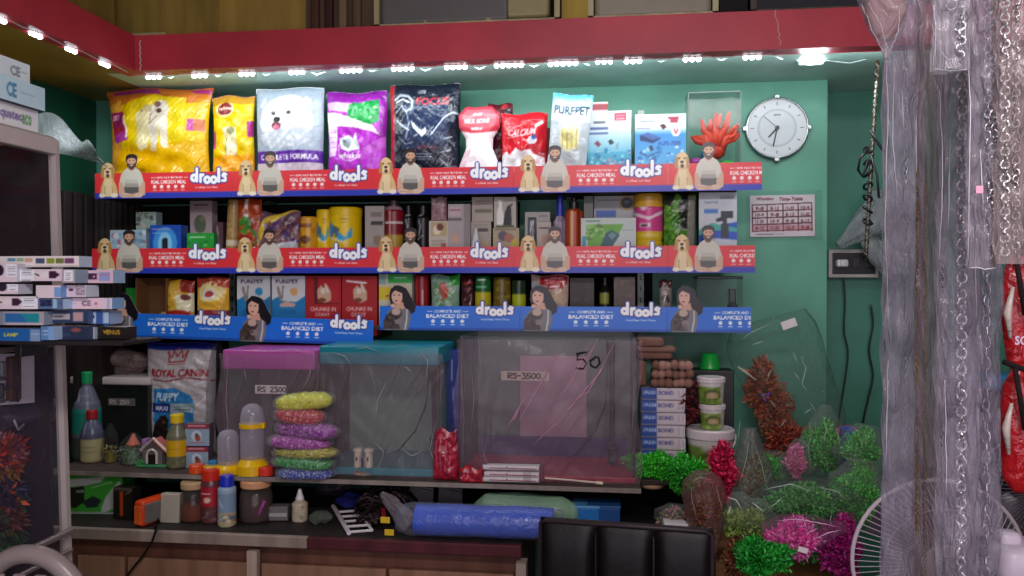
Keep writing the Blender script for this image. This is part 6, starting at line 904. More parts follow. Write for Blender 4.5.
plant('magenta purple bushy plant beside the fan', (841, 548, 21, 28), 2.66, MAG, 2600, None, dep=.09, ln=.03)
plant('bright green bushy plant at the very front of the heap', (760, 556, 27, 16), 2.52, ['28a838', '189028', '48c850', '0c6c1c'], 1900, None, dep=.08, ln=.04)
plant('round bright green plant on a tan disc at the shelf edge', (652, 466, 24, 15), 3.14, ['48d838', '30b828', '68e850', '209818'], 2300, None, dep=.08, ln=.03, base=.05)
plant('bright green plant drooping right of the round one', (686, 473, 19, 19), 2.96, ['3cc838', '28a028', '58d850', '188018'], 1700, None, dep=.07, ln=.035)
for (px, py, Y, rx, cols, l) in ((690, 530, 2.7, 10, BRN, 'thin brown stalk plant below the folded bag'), (735, 560, 2.62, 9, BRN, 'small brown plant between the front green one and the chair'), (806, 540, 2.86, 44, DG, 'dark green plant half hidden under the pink bagged one'),):
    plant(l, (px, py, rx, 18), Y, cols, 900, None, dep=.1)
t = thing('pebble_bag', 'small clear bag of pinkish and green pebbles on a white box', 'bag', tuple(P(680, 519, 2.72))); s = 2.72/800; g = G(); film_bag(g, (-.085, 0, .015), (.085, 0, .0), [(0, .015), (.3, .045), (.7, .04), (1, .02)], .9, 51, '8c8888'); g.build('clear_bag', 'film', t, True)
for k in range(70): pass
g = G(); foliage(g, (-.02, 0, .0), (.06, .035, .03), 500, .014, .006, ['b88c90', 'd0b0a8', '6c8c5c', '94666c', '4c7c44'], 14); g.build('pebbles', 'matte', t); t['kind'] = 'thing'
g = G(); q = P(683, 527, 2.66); g.rbox(0, .07, -.03, .125, .13, .09, .004, 'c8c4c4'); g.rbox(0, .07, -.34, .2, .2, .5, .01, '1c1818'); tag(g.build('white_box', 'card', loc=(q.x, 2.64, q.z)), 'white box on a black stand beneath the pebble bag', 'box')
g = G(); g.rbox(0, 0, 0, .05, .04, .16, .008, '3450b0'); tag(g.build('blue_pack', 'plastic', loc=tuple(P(847, 447, 3.3))), 'small blue pack between two upright green plant bags', 'pack'); g = G(); g.ball((0, 0, 0), .05, 'c03c84', 14, (1, .6, .7)); tag(g.build('pink_pack', 'matte', None, True, loc=tuple(P(847, 434, 3.34))), 'dull pink pack above the small blue one', 'pack')
# ================================================================ CHAIRS
YH = 2.06
a, b = P(541, 515, YH), P(714, 527, 2.0); th = math.atan2(b.y-a.y, b.x-a.x); w_ = (b-a).length
t = thing('office_chair', 'black leatherette chair with three stitched back panels facing the counter', 'chair', ((a.x+b.x)/2, (a.y+b.y)/2, 0), (0, 0, th)); zt_ = a.z; 
for k in range(3):
    g = G(); x_ = -w_/2+w_*(k+.5)/3; g.grid(lambda u, v: (x_+(u-.5)*w_/3*.985, -.012-.028*(1-np.abs(2*u-1)**6)*np.clip(1-np.abs(2*v-1)**8, 0, 1), zt_-.56+.56*v-(.02)*0-(x_+(u-.5)*w_/3+w_/2)/w_*(a.z-b.z)), 20, 30, '0e0a0c'); g.build('back_panel', 'leather', t, True)
g = G(); g.rbox(0, .022, zt_-.30, w_*1.0, .07, .56, .03, '0b080a'); g.build('back_shell', 'leather', t, True)
g = G(); g.tube([(-w_/2+.005, -.02, zt_-.56), (-w_/2+.005, -.02, zt_-.012), (-w_/2+.02, -.022, zt_-.004), (w_/2-.02, -.022, b.z-.004), (w_/2-.005, -.02, b.z-.014), (w_/2-.005, -.02, zt_-.56)], .007, '2c2428', 8); g.build('piping', 'leather', t, True)
g = G(); g.rbox(0, .27, .45, w_*.98, .4, .1, .04, '161114'); g.build('seat', 'leather', t, True)
g = G(); g.lathe([(.03, .06), (.03, .4)], '2c2c30', 16, (0, .3, 0)); g.build('pedestal', 'metal', t)
for k in range(5): an = k*1.2566; g = G(); g.tube([(0, .3, .09), (.3*math.cos(an), .3+.3*math.sin(an), .05)], [.025, .016], '1c1c1e', 8); g.ball((.3*math.cos(an), .3+.3*math.sin(an), .025), .025, '141416', 10); g.build('leg', 'plastic', t)
# white plastic chair at lower left
Yp = 1.6; pc = P(32, 625, Yp); R1 = 1
t = thing('plastic_chair', 'white plastic chair with rounded back at the lower left corner', 'chair', (P(30, 600, Yp).x, Yp, 0)); zc0 = P(30, 547, Yp).z
g = G(); n = 26; oz = zc0; Wp = .133
arc = [(Wp*math.cos(q)*1.0, 0, oz-.17+.155*math.sin(q)) for q in np.linspace(0, math.pi, n)]; arc = [(Wp*1.03, .0, .45)]+arc+[(-Wp*1.03, 0, .45)]; g.tube(arc, .021, '8c807e', 10); g.build('back_rail', 'plastic', t, True)
for k in range(4): x_ = -.075+.05*k; g = G(); g.rbox(x_, .0, (.45+oz-.06)/2, .028, .012, oz-.06-.45+.0, .005, '847876'); g.build('back_slat', 'plastic', t)
g = G(); g.rbox(0, -.2, .43, .3, .42, .03, .012, '887c7a'); g.build('seat', 'plastic', t)
for sx in (-1, 1):
    for sy in (0, 1): g = G(); g.tube([(sx*.13, -.03-.34*sy, .43), (sx*.15, -.01-.38*sy, .0)], [.022, .016], '887c7a', 8); g.build('leg', 'plastic', t)
# ================================================================ FANS
def fan(l, px, py, Y, rpx, col, body, hub, nw=80, yaw=.0):
    c0 = P(px, py, Y); r = rpx*Y/800; t = thing('table_fan', l, 'fan', tuple(c0), (math.radians(90), 0, yaw)); g = G()
    g.tube([(r*math.cos(a), r*math.sin(a), 0) for a in np.linspace(0, 2*math.pi, 48, endpoint=False)], r*.026, col, 8, True); g.build('grille_rim', 'plastic', t, True)
    g = G()
    for k in range(nw): a = 2*math.pi*k/nw; g.tube([(.28*r*math.cos(a), .28*r*math.sin(a), .05), (.7*r*math.cos(a+.1), .7*r*math.sin(a+.1), .045), (r*math.cos(a+.18), r*math.sin(a+.18), 0)], .0012, col, 4)
    g.tube([(.7*r*math.cos(a), .7*r*math.sin(a), .046) for a in np.linspace(0, 2*math.pi, 40, endpoint=False)], .0018, col, 4, True); g.build('wire_grille', 'plastic', t)
    g = G(); g.lathe([(r*.28, .045), (r*.26, .055), (.003, .06)], col, 24); g.build('hub_badge', 'plastic', t)
    for k in range(3):
        a = 2.1*k; g = G(); g.grid(lambda u, v: ((.15+.75*v)*r*np.cos(a+(u-.5)*1.3), (.15+.75*v)*r*np.sin(a+(u-.5)*1.3), -.03+.05*(u-.5)), 10, 6, body); g.build('blade', 'plastic', t, True)
    g = G(); g.lathe([(r*.3, -.14), (r*.35, -.1), (r*.3, -.04)], body, 20); g.build('motor', 'plastic', t); g = G(); g.tube([(0, -.02, -.1), (0, -r*1.1, -.11)], .02, col, 10); g.build('neck', 'plastic', t)
    zf = c0.z-.62-r*1.1 if False else 0; return t, c0, r
t, c0, r = fan('white table fan with wire grille seen behind the hanging chains', 938, 562, 2.35, 78, 'c8bcc4', '3c3440', 1)
zb_ = c0.z-r*1.1; g = G(); g.lathe([(.13, 0), (.13, .015), (.03, .04)], 'c8bcc4', 24, (c0.x, 2.45, zb_-.02)); o = g.build('fan_base', 'plastic'); bpy.context.view_layer.update(); o.parent = t; o.matrix_parent_inverse = (Matrix.Translation(c0) @ Euler((math.radians(90), 0, 0)).to_matrix().to_4x4()).inverted()
zq = zb_-.02; g = G(); g.rbox(c0.x+.0, 2.5, zq/2, .34, .3, zq-.002, .01, '4a3440'); tag(g.build('fan_stand_cabinet', 'wood'), 'dim purple-brown cabinet the white fan stands on', 'cabinet')
t, c1, r1 = fan('smaller dark wire fan at the right edge behind the red bag', 1035, 490, 2.7, 52, '6c6470', '2c2830', 1, 60)
g = G(); g.lathe([(.12, 0), (.12, .015), (.03, .05)], '8c848c', 24, (c1.x, 2.82, c1.z-r1*1.1-.04)); o = g.build('fan_base', 'plastic'); o.parent = t; o.matrix_parent_inverse = (Matrix.Translation(c1) @ Euler((math.radians(90), 0, 0)).to_matrix().to_4x4()).inverted()
zq = c1.z-r1*1.1-.042; g = G(); g.rbox(c1.x+.02, 3.0, zq/2, .6, .38, zq, .01, '3c2c38'); tag(g.build('side_cabinet', 'wood'), 'dark cabinet at the right carrying the smaller fan', 'cabinet')
g = G(); q = P(1012, 560, 2.0); g.rbox(.06, .0, 0, .22, .14, .09, .03, 'd8ccdc'); g.rbox(-.01, -.0, .05, .05, .05, .04, .015, 'e0d4e4'); tag(g.build('white_appliance', 'plastic', None, True, loc=tuple(q)), 'rounded white plastic housing in the lower right corner', 'appliance')
g = G(); q2 = P(1012, 560, 2.0); hz = q2.z-.046; g.rbox(q2.x+.1, 2.02, hz/2, .4, .26, hz, .01, '3c3038'); tag(g.build('low_stool', 'wood'), 'dark stool block under the white housing', 'stool')
# dark rack behind the chains
q0, q1 = P(984, 400, 3.3), P(1100, 400, 3.3); zq = P(1000, 392, 3.3).z; g = G(); g.box((q0.x+1.78)/2, 3.5, zq/2, 1.78-q0.x, .5, zq, '3a2834'); g.box((q0.x+1.78)/2, 3.24, zq-.02, 1.78-q0.x, .04, .04, '5c4a50'); tag(g.build('dark_cabinet', 'wood'), 'tall dark purple cabinet behind the chains at the right', 'cabinet')
g = G(); g.rbox(0, 0, .03, .2, .14, .06, .01, '2c78b0'); tag(g.build('blue_tray', 'plastic', loc=(P(1000, 388, 3.4).x, 3.4, zq)), 'blue tray on the tall dark cabinet behind chains', 'tray')
# ================================================================ HANGING CHAIN PACKS, near the camera
def links(g, p0, p1, lw, ll, r, col, tw=.0):
    n = max(2, int((p1-p0).length/(ll*.78))); 
    for i in range(n):
        c = p0.lerp(p1, (i+.5)/n); a = (i % 2)*math.pi/2+.5+tw*math.sin(i*.3); pt_ = []
        for k in range(10):
            q = 2*math.pi*k/10; x, z = lw/2*math.cos(q), ll/2*math.sin(q); pt_.append(c+Vector((x*math.cos(a), x*math.sin(a), z)))
        g.tube(pt_, r, col, 5, True)
def pack(l, x0, x1, yt, yb, Y, chains, col='8c8494', film='film', sd=1, dep=.02, nm='hanging_chain_pack'):
    a, b = P(x0, 288, Y), P(x1, 288, Y); W = b.x-a.x; zt, zb_ = P((x0+x1)/2, yt, Y).z, P((x0+x1)/2, yb, Y).z; H = zt-zb_; t = thing(nm, l, 'chain pack', ((a.x+b.x)/2, Y, zb_), (0, 0, 0), 'dog chains hanging in clear sleeves'); g = G()
    for sg in (-1, 1):
        g.grid(lambda u, v: ((u-.5)*W*(1+.02*np.sin(v*7+sd)), sg*dep/2*(np.clip(1-np.abs(2*u-1)**3, 0, 1))+.0035*waves(u*W, v*H, sd+sg, 60)+.004*waves(u*W, v*H*.25, sd+5+sg, 120), v*H), 26, 110, col)
    g.build('clear_sleeve', film, t, True)
    for (px, y0, y1, lw, ll, r, cc, fn) in chains:
        g = G(); q = P(px, 288, Y); links(g, Vector((q.x-(a.x+b.x)/2, 0, H-(y0-yt)/(yb-yt)*H)), Vector((q.x-(a.x+b.x)/2+.002, 0, H-(y1-yt)/(yb-yt)*H)), lw, ll, r, cc, 1.0); g.build('chain', fn, t, True)
    return t
pack('leftmost hanging sleeve holding a fine pale chain', 882, 924, -30, 640, 1.42, [(905, 50, 600, .006, .010, .0011, 'b8bcc4', 'metal')], 'a49cae', 'milky', 3)
pack('hanging sleeve with two thin gold chains side by side', 915, 946, -30, 650, 1.3, [(917, 170, 620, .005, .007, .0008, 'a88c60', 'metal'), (925, 180, 620, .005, .007, .0008, 'a08458', 'metal')], '8c7c84', 'sleeve', 7)
pack('hanging sleeve with a thick silver curb chain down its length', 936, 980, -30, 650, 1.2, [(961, 30, 640, .013, .015, .0028, 'd8d8de', 'metal'), (942, 60, 640, .004, .008, .001, '8c8890', 'metal')], '948c9c', 'sleeve', 11)
pack('hanging sleeve with open silver links and a thin dark cord', 968, 1001, 180, 650, 1.28, [(986, 190, 640, .011, .020, .0019, 'c0bcc8', 'metal'), (977, 240, 640, .005, .008, .001, '9c98a4', 'metal')], '8c8494', 'sleeve', 15)
pack('short hanging sleeve at top with a coiled bright chain', 931, 969, -30, 70, 1.08, [(957, -30, 60, .014, .012, .0022, 'e0e0e4', 'metal'), (949, -30, 20, .012, .014, .002, 'd0d0d8', 'metal')], 'a8a4ac', 'milky', 19)
pack('hanging sleeve ending mid-height with a twisted silver chain and pink tag', 966, 998, -30, 269, 1.12, [(992, -20, 262, .011, .011, .0026, 'd4d0d4', 'metal'), (986, -20, 240, .008, .012, .0016, 'c0bcc4', 'metal')], '9c94a0', 'sleeve', 23)
pack('rightmost hanging sleeve ending mid-height with a double chain', 994, 1040, -30, 264, 1.1, [(1003, -20, 255, .011, .011, .0024, 'd4d0d0', 'metal'), (1014, -20, 255, .009, .010, .002, 'c4bcbc', 'metal')], 'a49494', 'sleeve', 27)
t = [o for o in bpy.data.objects if o.get('label', '').startswith('hanging sleeve ending mid-height with a tw')][0]; g = G(); q = P(978, 190, 1.1)-Vector(t.location); g.rbox(q.x, q.y-.004, q.z, .009, .002, .01, .0005, 'd89cb0'); g.build('pink_tag', 'card', t)
# hang rail above the frame
zr = P(950, -45, 1.25).z; g = G(); g.tube([(P(850, 0, 1.25).x, 1.25, zr+.02), (P(1100, 0, 1.25).x, 1.25, zr+.02)], .01, '8c8c8c', 8)
for px in (870, 1080): x_ = P(px, 0, 1.25).x; g.tube([(x_, 1.25, zr+.02), (x_, 1.25, 3.2)], .006, '8c8c8c', 6)
tag(g.build('hanging_rail', 'metal'), 'metal rail above the frame from which the chain sleeves hang', 'rail')
# plastic bag of goods at the top
t = thing('hanging_goods_bag', 'pointed clear bag with brownish goods hanging at the top right', 'bag', tuple(P(885, 10, 1.0))); c0 = P(885, 10, 1.0); g = G(); film_bag(g, P(886, 60, 1.0)-c0, P(884, -40, 1.0)-c0, [(0, .002), (.12, .006), (.3, .018), (.5, .026), (.7, .032), (1, .036)], .7, 61, '9c949c', crump=.18, n=36, nv=34); g.build('clear_bag', 'film2', t, True)
g = G(); film_bag(g, P(886, 40, 1.0)-c0, P(886, -40, 1.0)-c0, [(0, .008), (.3, .02), (1, .028)], .6, 62, '8c5c54', crump=.2); g.build('wrapped_goods', 'matte', t, True)
# red bags at the right edge
for (px, ya, yb2, l, rx) in ((1020, 250, 375, 'upper shiny red packet with white lettering at the right edge', 13), (1020, 365, 492, 'lower shiny red packet with a dark strap at the right edge', 15)):
    c0 = P(px, (ya+yb2)/2, 1.7); s = 1.7/800; t = thing('hanging_red_packet', l, 'packet', tuple(c0), group='red packets hanging at the right edge'); g = G(); film_bag(g, P(px, yb2, 1.7)-c0, P(px, ya, 1.7)-c0, [(0, .012), (.1, rx*s*.9), (.5, rx*s*1.3), (.85, rx*s), (1, .01)], .6, px+ya, 'b01420', crump=.08, n=36, nv=40); g.build('packet_body', 'foil', t, True)
    g = G(); q = P(px-rx*.75, (ya+yb2)/2, 1.67)-c0; g.tube([q+Vector((0, -.002, -.05)), q+Vector((-.006, -.002, 0)), q+Vector((.004, -.002, .05))], [.003, .008, .003], 'c8bcb4', 8); g.build('pale_edge_print', 'gloss', t, True)
    g = G(); q = P(px, ya+3, 1.66)-c0; g.tube([q+Vector((-.03, 0, .012)), q, q+Vector((.03, 0, -.01))], .006, '1c1414', 8); g.tube([q+Vector((-.01, -.002, 0)), q+Vector((.0, -.002, -.06)), q+Vector((.01, 0, -.12))], .005, '1c1414', 8); g.build('dark_strap', 'matte', t, True)
    if ya == 250: tri = ttris('SG', True); g = G(); q = P(1015, 345, 1.655)-c0; g.add([(p[0]*.022+q.x, q.y, p[1]*.018+q.z) for tq in tri for p in tq], [(3*i, 3*i+1, 3*i+2) for i in range(len(tri))], 'd8c8e0'); g.build('lettering', 'gloss', t)
# ================================================================ LEFT DISPLAY CABINET (face parallel to the left wall)
XC = -1.55; q = PX(53, 140, XC); YP_ = q.y; ztop = q.z
lean = math.radians(2.6)
t = thing('glass_display_cabinet', 'white framed glass cabinet along the left wall full of pet goods', 'cabinet', (XC, YP_, 0)); y0 = 1.1-YP_; D = .42
zl = lambda py, px=30: PX(px, py, XC).z
def lb(nm, cx, cy, cz, sx, sy, sz, c, fin='plastic'): g = G(); g.rbox(cx, cy, cz, sx, sy, sz, .004, c); return g.build(nm, fin, t)
xo = .055   # foot of the corner post stands further out than its top
g = G(); g.add([(0-.01, -.008, ztop), (.012, -.008, ztop), (.012, .008, ztop), (-.01, .008, ztop), (xo-.012, -.008, 0), (xo+.014, -.008, 0), (xo+.014, .008, 0), (xo-.012, .008, 0)], [(0, 1, 2, 3), (7, 6, 5, 4), (4, 5, 1, 0), (5, 6, 2, 1), (6, 7, 3, 2), (7, 4, 0, 3)], 'b4aaa6'); g.build('corner_post', 'plastic', t)
lb('top_rail', 0, y0/2, ztop-.02, .03, -y0, .045, 'bcb2ac'); lb('top_board', -D/2, y0/2, ztop+.004, D, -y0+.02, .012, 'a8a09a')
lb('back_panel', -D, y0/2, ztop/2, .012, -y0, ztop, '2c2020', 'matte'); lb('side_panel', -D/2-.01, 0.006, ztop/2, D, .008, ztop-.02, '2a2024', 'matte'); lb('plinth', -D/2+.0, y0/2, .2, D, -y0, .4, '50464a')
zsh = zl(343); lb('middle_shelf', -D/2+.01, y0/2, zsh-.01, D, -y0, .016, '6c6260'); lb('bottom_shelf', -D/2, y0/2, .42, D-.02, -y0, .016, '8c8480')
for k in range(5): lb('inner_slat', -D*.9, -.06-.13*k, (zsh+ztop)/2, .01, .05, ztop-zsh-.06, ['4c2c2c', '342222'][k % 2], 'matte')
g = G(); g.add([(xo*.75, 0, .42), (xo*.75, y0, .42), (.012, y0, zsh-.02), (.012, 0, zsh-.02)], [(0, 1, 2, 3)], '5c5468'); g.build('lower_glass', 'wrap', t); g = G(); g.add([(.0, 0, zsh+.01), (.0, y0, zsh+.01), (0, y0, ztop-.04), (0, 0, ztop-.04)], [(0, 1, 2, 3)], '302028'); g.build('upper_glass', 'glass', t)
for k, zz_ in enumerate((zl(540), zl(560))): g = G(); g.tube([(.055, -.01, zz_), (.055, y0, zz_)], .01-.003*k, 'b4b4b4', 10); g.build('chrome_rail', 'metal', t)
def inside(py, px, x=-.1): return PX(px, py, XC+x)
# blister card with black gadgets
q = inside(378, 27, -.06); T2_ = thing('gadget_card', 'white card of black gadgets behind the lower glass of the left cabinet', 'card', (XC-.13, q.y-.06, q.z), (0, 0, math.radians(-48))); g = G(); g.box(0, 0, 0, .004, .22, .14, 'd0c8d4'); g.build('backing_card', 'card', T2_)
for r_ in range(2):
    for k in range(5): g = G(); g.rbox(.008, -.085+.034*k+.012, .03-.06*r_, .012, .02, .04, .004, ['1a1a1e', '8c98a4'][(k < 4) and r_ == 0 and k % 2]); g.rbox(.01, -.085+.034*k+.012, .003-.06*r_, .01, .024, .01, .002, '141418'); g.build('gadget', 'plastic', T2_)
q = inside(374, 47, -.06); g = G(); g.rbox(0, 0, 0, .02, .05, .12, .004, '5c3418'); tag(g.build('brown_box', 'card', loc=(XC-.08, min(q.y, YP_-.05), q.z)), 'brown box beside the gadget card inside the left cabinet', 'box')
g = G(); film_bag(g, (0, -.12, .0), (0, .08, 0), [(0, .05), (.5, .09), (1, .04)], .6, 71, '645c78', crump=.2); tag(g.build('folded_plastic_bag', 'film2', None, True, loc=(XC-.12, PX(30, 410, XC-.12).y, PX(30, 412, XC-.12).z)), 'folded lilac plastic bag hanging below the gadget card', 'bag')
g = G(); g.tube([inside(395, 2, -.03), inside(385, 8, -.03), inside(388, 16, -.03), inside(402, 18, -.03)], .003, '1c1c22', 6); g.tube([inside(420, 14, -.03), inside(430, 18, -.03), inside(424, 24, -.03)], .003, 'b8b4c0', 6); tag(g.build('coiled_cable', 'plastic', None, True), 'thin dark coiled cable in front of the gadget card', 'cable')
for (px, py, ry, rz, cols, l) in ((8, 450, .07, .045, ['c03c20', '8c2418', 'd85c30'], 'rusty red plastic plant inside the lower left cabinet'), (25, 442, .04, .04, ['a85c70', 'c88c9c', '8c4458'], 'dusty pink plastic plant inside the left cabinet'), (44, 448, .05, .06, ['9c6c24', '7c5018', 'b8842c'], 'ochre plastic plant inside the left cabinet'), (46, 500, .06, .10, ['2c6420', '3c7c28', '1c4414'], 'dark green trailing plant inside the left cabinet'), (15, 485, .05, .05, ['1c2440', '282c30', '2c3c68'], 'dark blue plastic plant inside the left cabinet'), (3, 495, .03, .04, ['e0481c', 'f06830'], 'bright orange plant at the picture edge in the left cabinet'), (22, 505, .05, .04, ['7c3c20', '5c3018', '94502c'], 'brown plant low inside the left cabinet')):
    c0 = PX(px, py, XC-.14); y_ = min(c0.y, YP_-.06); g = G(); foliage(g, (0, 0, 0), (.05, ry*.85, rz*.9), 800, .03, .006, cols, px+py); tag(g.build('plastic_plant', 'leaf', loc=(XC-.12, y_, c0.z)), l, 'plastic plant', 'plastic plants inside the left cabinet')
g = G(); g.rbox(0, 0, 0, .25, .3, zl(520)-.43, .02, '3c4844'); tag(g.build('grey_green_pack', 'plastic', loc=(XC-.2, YP_-.3, (zl(520)+.43)/2)), 'grey-green pack at the cabinet bottom under the plants', 'pack')
# cartons on top of the cabinet, long sides facing the room
def tbox(l, ya, px_end, z0, h, dx, c, ops, cvb):
    y1_ = PX(px_end, 110, XC+dx).y; W = .5; cv = Cv(*cvb, c, 4).run(ops).blur(); g = G(); D_ = .12
    g.grid(lambda u, v: (0*u, (u-1)*W, v*h), 150, 26, lambda u, v: lin(cv.at(cvb[0]+u*(cvb[2]-cvb[0]), cvb[3]+(cvb[1]-cvb[3])*v)[:, :3])); vs = [(0, -W, 0), (0, 0, 0), (-D_, 0, 0), (-D_, -W, 0), (0, -W, h), (0, 0, h), (-D_, 0, h), (-D_, -W, h)]; g.add(vs, [(0, 3, 2, 1), (4, 5, 6, 7), (1, 2, 6, 5), (2, 3, 7, 6), (3, 0, 4, 7)], '2c3460' if 'navy' in l else '9c98a0')
    tag(g.build('appliance_carton', 'card', loc=(XC+dx, y1_, z0)), l, 'carton', 'white cartons on top of the left cabinet'); return z0+h
zz1 = tbox('lowest white carton on cabinet top with green and violet lettering', 0, 38, ztop+.011, .058, -.005, 'eef4f4', [('t', 'aquatec', 70, 3, 88, 8, '6c5c9c'), ('t', 'eco', 88, 3, 95, 8, '5c9c5c')], (0, 0, 100, 10))
zz2 = tbox('middle pale blue-white carton with CE mark, navy top', 0, 45, zz1+.001, .062, .012, 'c8ecf6', [('t', 'CE', 72, 2, 79, 8, '3c84b0'), ('l', [82, 5, 92, 5], .6, '9cc4d0')], (0, 0, 100, 10))
tbox('topmost white carton with grey CE mark, navy top', 0, 30, zz2+.001, .052, .0, 'e4f4f8', [('t', 'CE', 86, 3, 93, 8, '7c9094'), ('l', [94, 5, 98, 5], .6, 'a8b8bc')], (0, 0, 100, 10))
# draped grey sheet behind the cabinet
g = G(); g.grid(lambda u, v: (P(50, 140, 2.9).x+(P(103, 140, 2.9).x-P(50, 140, 2.9).x)*u, 2.9+.03*np.sin(5*u+3*v)-.2*np.clip(.5-u, 0, 1), P(80, 121, 2.9).z-.16*u**2-(.14+.02*np.sin(u*3.0)-.12*u)*v+.03*np.sin(u*9)*(1-v)), 30, 20, '9ca4a6'); tag(g.build('hanging_plastic_sheet', 'milky', None, True), 'grey translucent plastic sheet draped between cabinet and top shelf', 'plastic sheet')
# ---------------------------------------------------------------- stack of lamp cartons in front, on a bracket shelf
YF = 1.80; zs = P(60, 341, YF).z
xl, xr = P(-60, 341, YF).x, P(122, 341, YF).x; t = thing('bracket_shelf', 'thin dark shelf under the jumble of small lamp cartons', 'shelf', ((xl+xr)/2, YF+.085, zs)); g = G(); g.rbox(0, 0, -.006, xr-xl, .17, .01, .002, '241e22'); g.build('board', 'wood', t); g = G(); g.rbox(-.1, .05, -.03, .02, .1, .04, .003, '2c2628'); g.build('bracket', 'plastic', t)
def lc(l, x0, x1, ya, yb2, dy, bg, ops, end='8cb4d4', sl=0, Dp=.05):
    Y = YF+dy; s = Y/FOC; a, b = P(x0, yb2, Y), P(x1, yb2, Y); W = b.x-a.x; H = (yb2-ya)*s*.98; cv = Cv(x0, ya, x1, yb2, bg, 3).run(ops).blur(); g = G()
    pt = painter(cv, x0, x1, ya, yb2, W, H); g.grid(lambda u, v: ((u-.5)*W, -Dp/2+0*u, v*H), max(4, int((x1-x0)*1.2)), max(4, int((yb2-ya)*1.4)), lambda u, v: pt((u-.5)*W, v*H)); w, d = W/2, Dp/2; vs = [(-w, -d, 0), (w, -d, 0), (w, d, 0), (-w, d, 0), (-w, -d, H), (w, -d, H), (w, d, H), (-w, d, H)]
    g.add(vs, [(0, 3, 2, 1), (4, 5, 6, 7), (2, 3, 7, 6), (3, 0, 4, 7)], 'a8a0a8'); g.add([vs[1], vs[2], vs[6], vs[5]], [(0, 1, 2, 3)], end)
    tag(g.build('lamp_carton', 'card', loc=((a.x+b.x)/2, Y+Dp/2, P((x0+x1)/2, yb2, Y).z), rot=(0, math.radians(sl), 0)), l, 'carton', 'small lamp cartons stacked at the left')
PK = 'e4d2da'
def heater(x, y): return [('p', [x, y-3, x+4, y-3, x+6, y-1, x+10, y-3, x+14, y-3, x+14, y+3, x+8, y+3, x+4, y+2, x, y+2], 'e8e0e0'), ('r', x+15, y-4, x+22, y+4, '3c1c38'), ('p', [x+22, y-3, x+26, y, x+22, y+3], '3c1c38'), ('l', [x+1, y-1, x+5, y+1], 1.4, '1c1418')]
def note(x, y, w, h): return [('r', x, y, x+w, y+h, 'eef0f6'), ('l', [x+2, y+3, x+w-2, y+3], .7, '8c8c98'), ('l', [x+2, y+5.5, x+w-3, y+5.5], .7, '8c8c98'), ('l', [x+2, y+8, x+w-2, y+8], .7, '9c9ca8'), ('l', [x+2, y+h-2, x+w-3, y+h-2], .7, '6c6c78')]
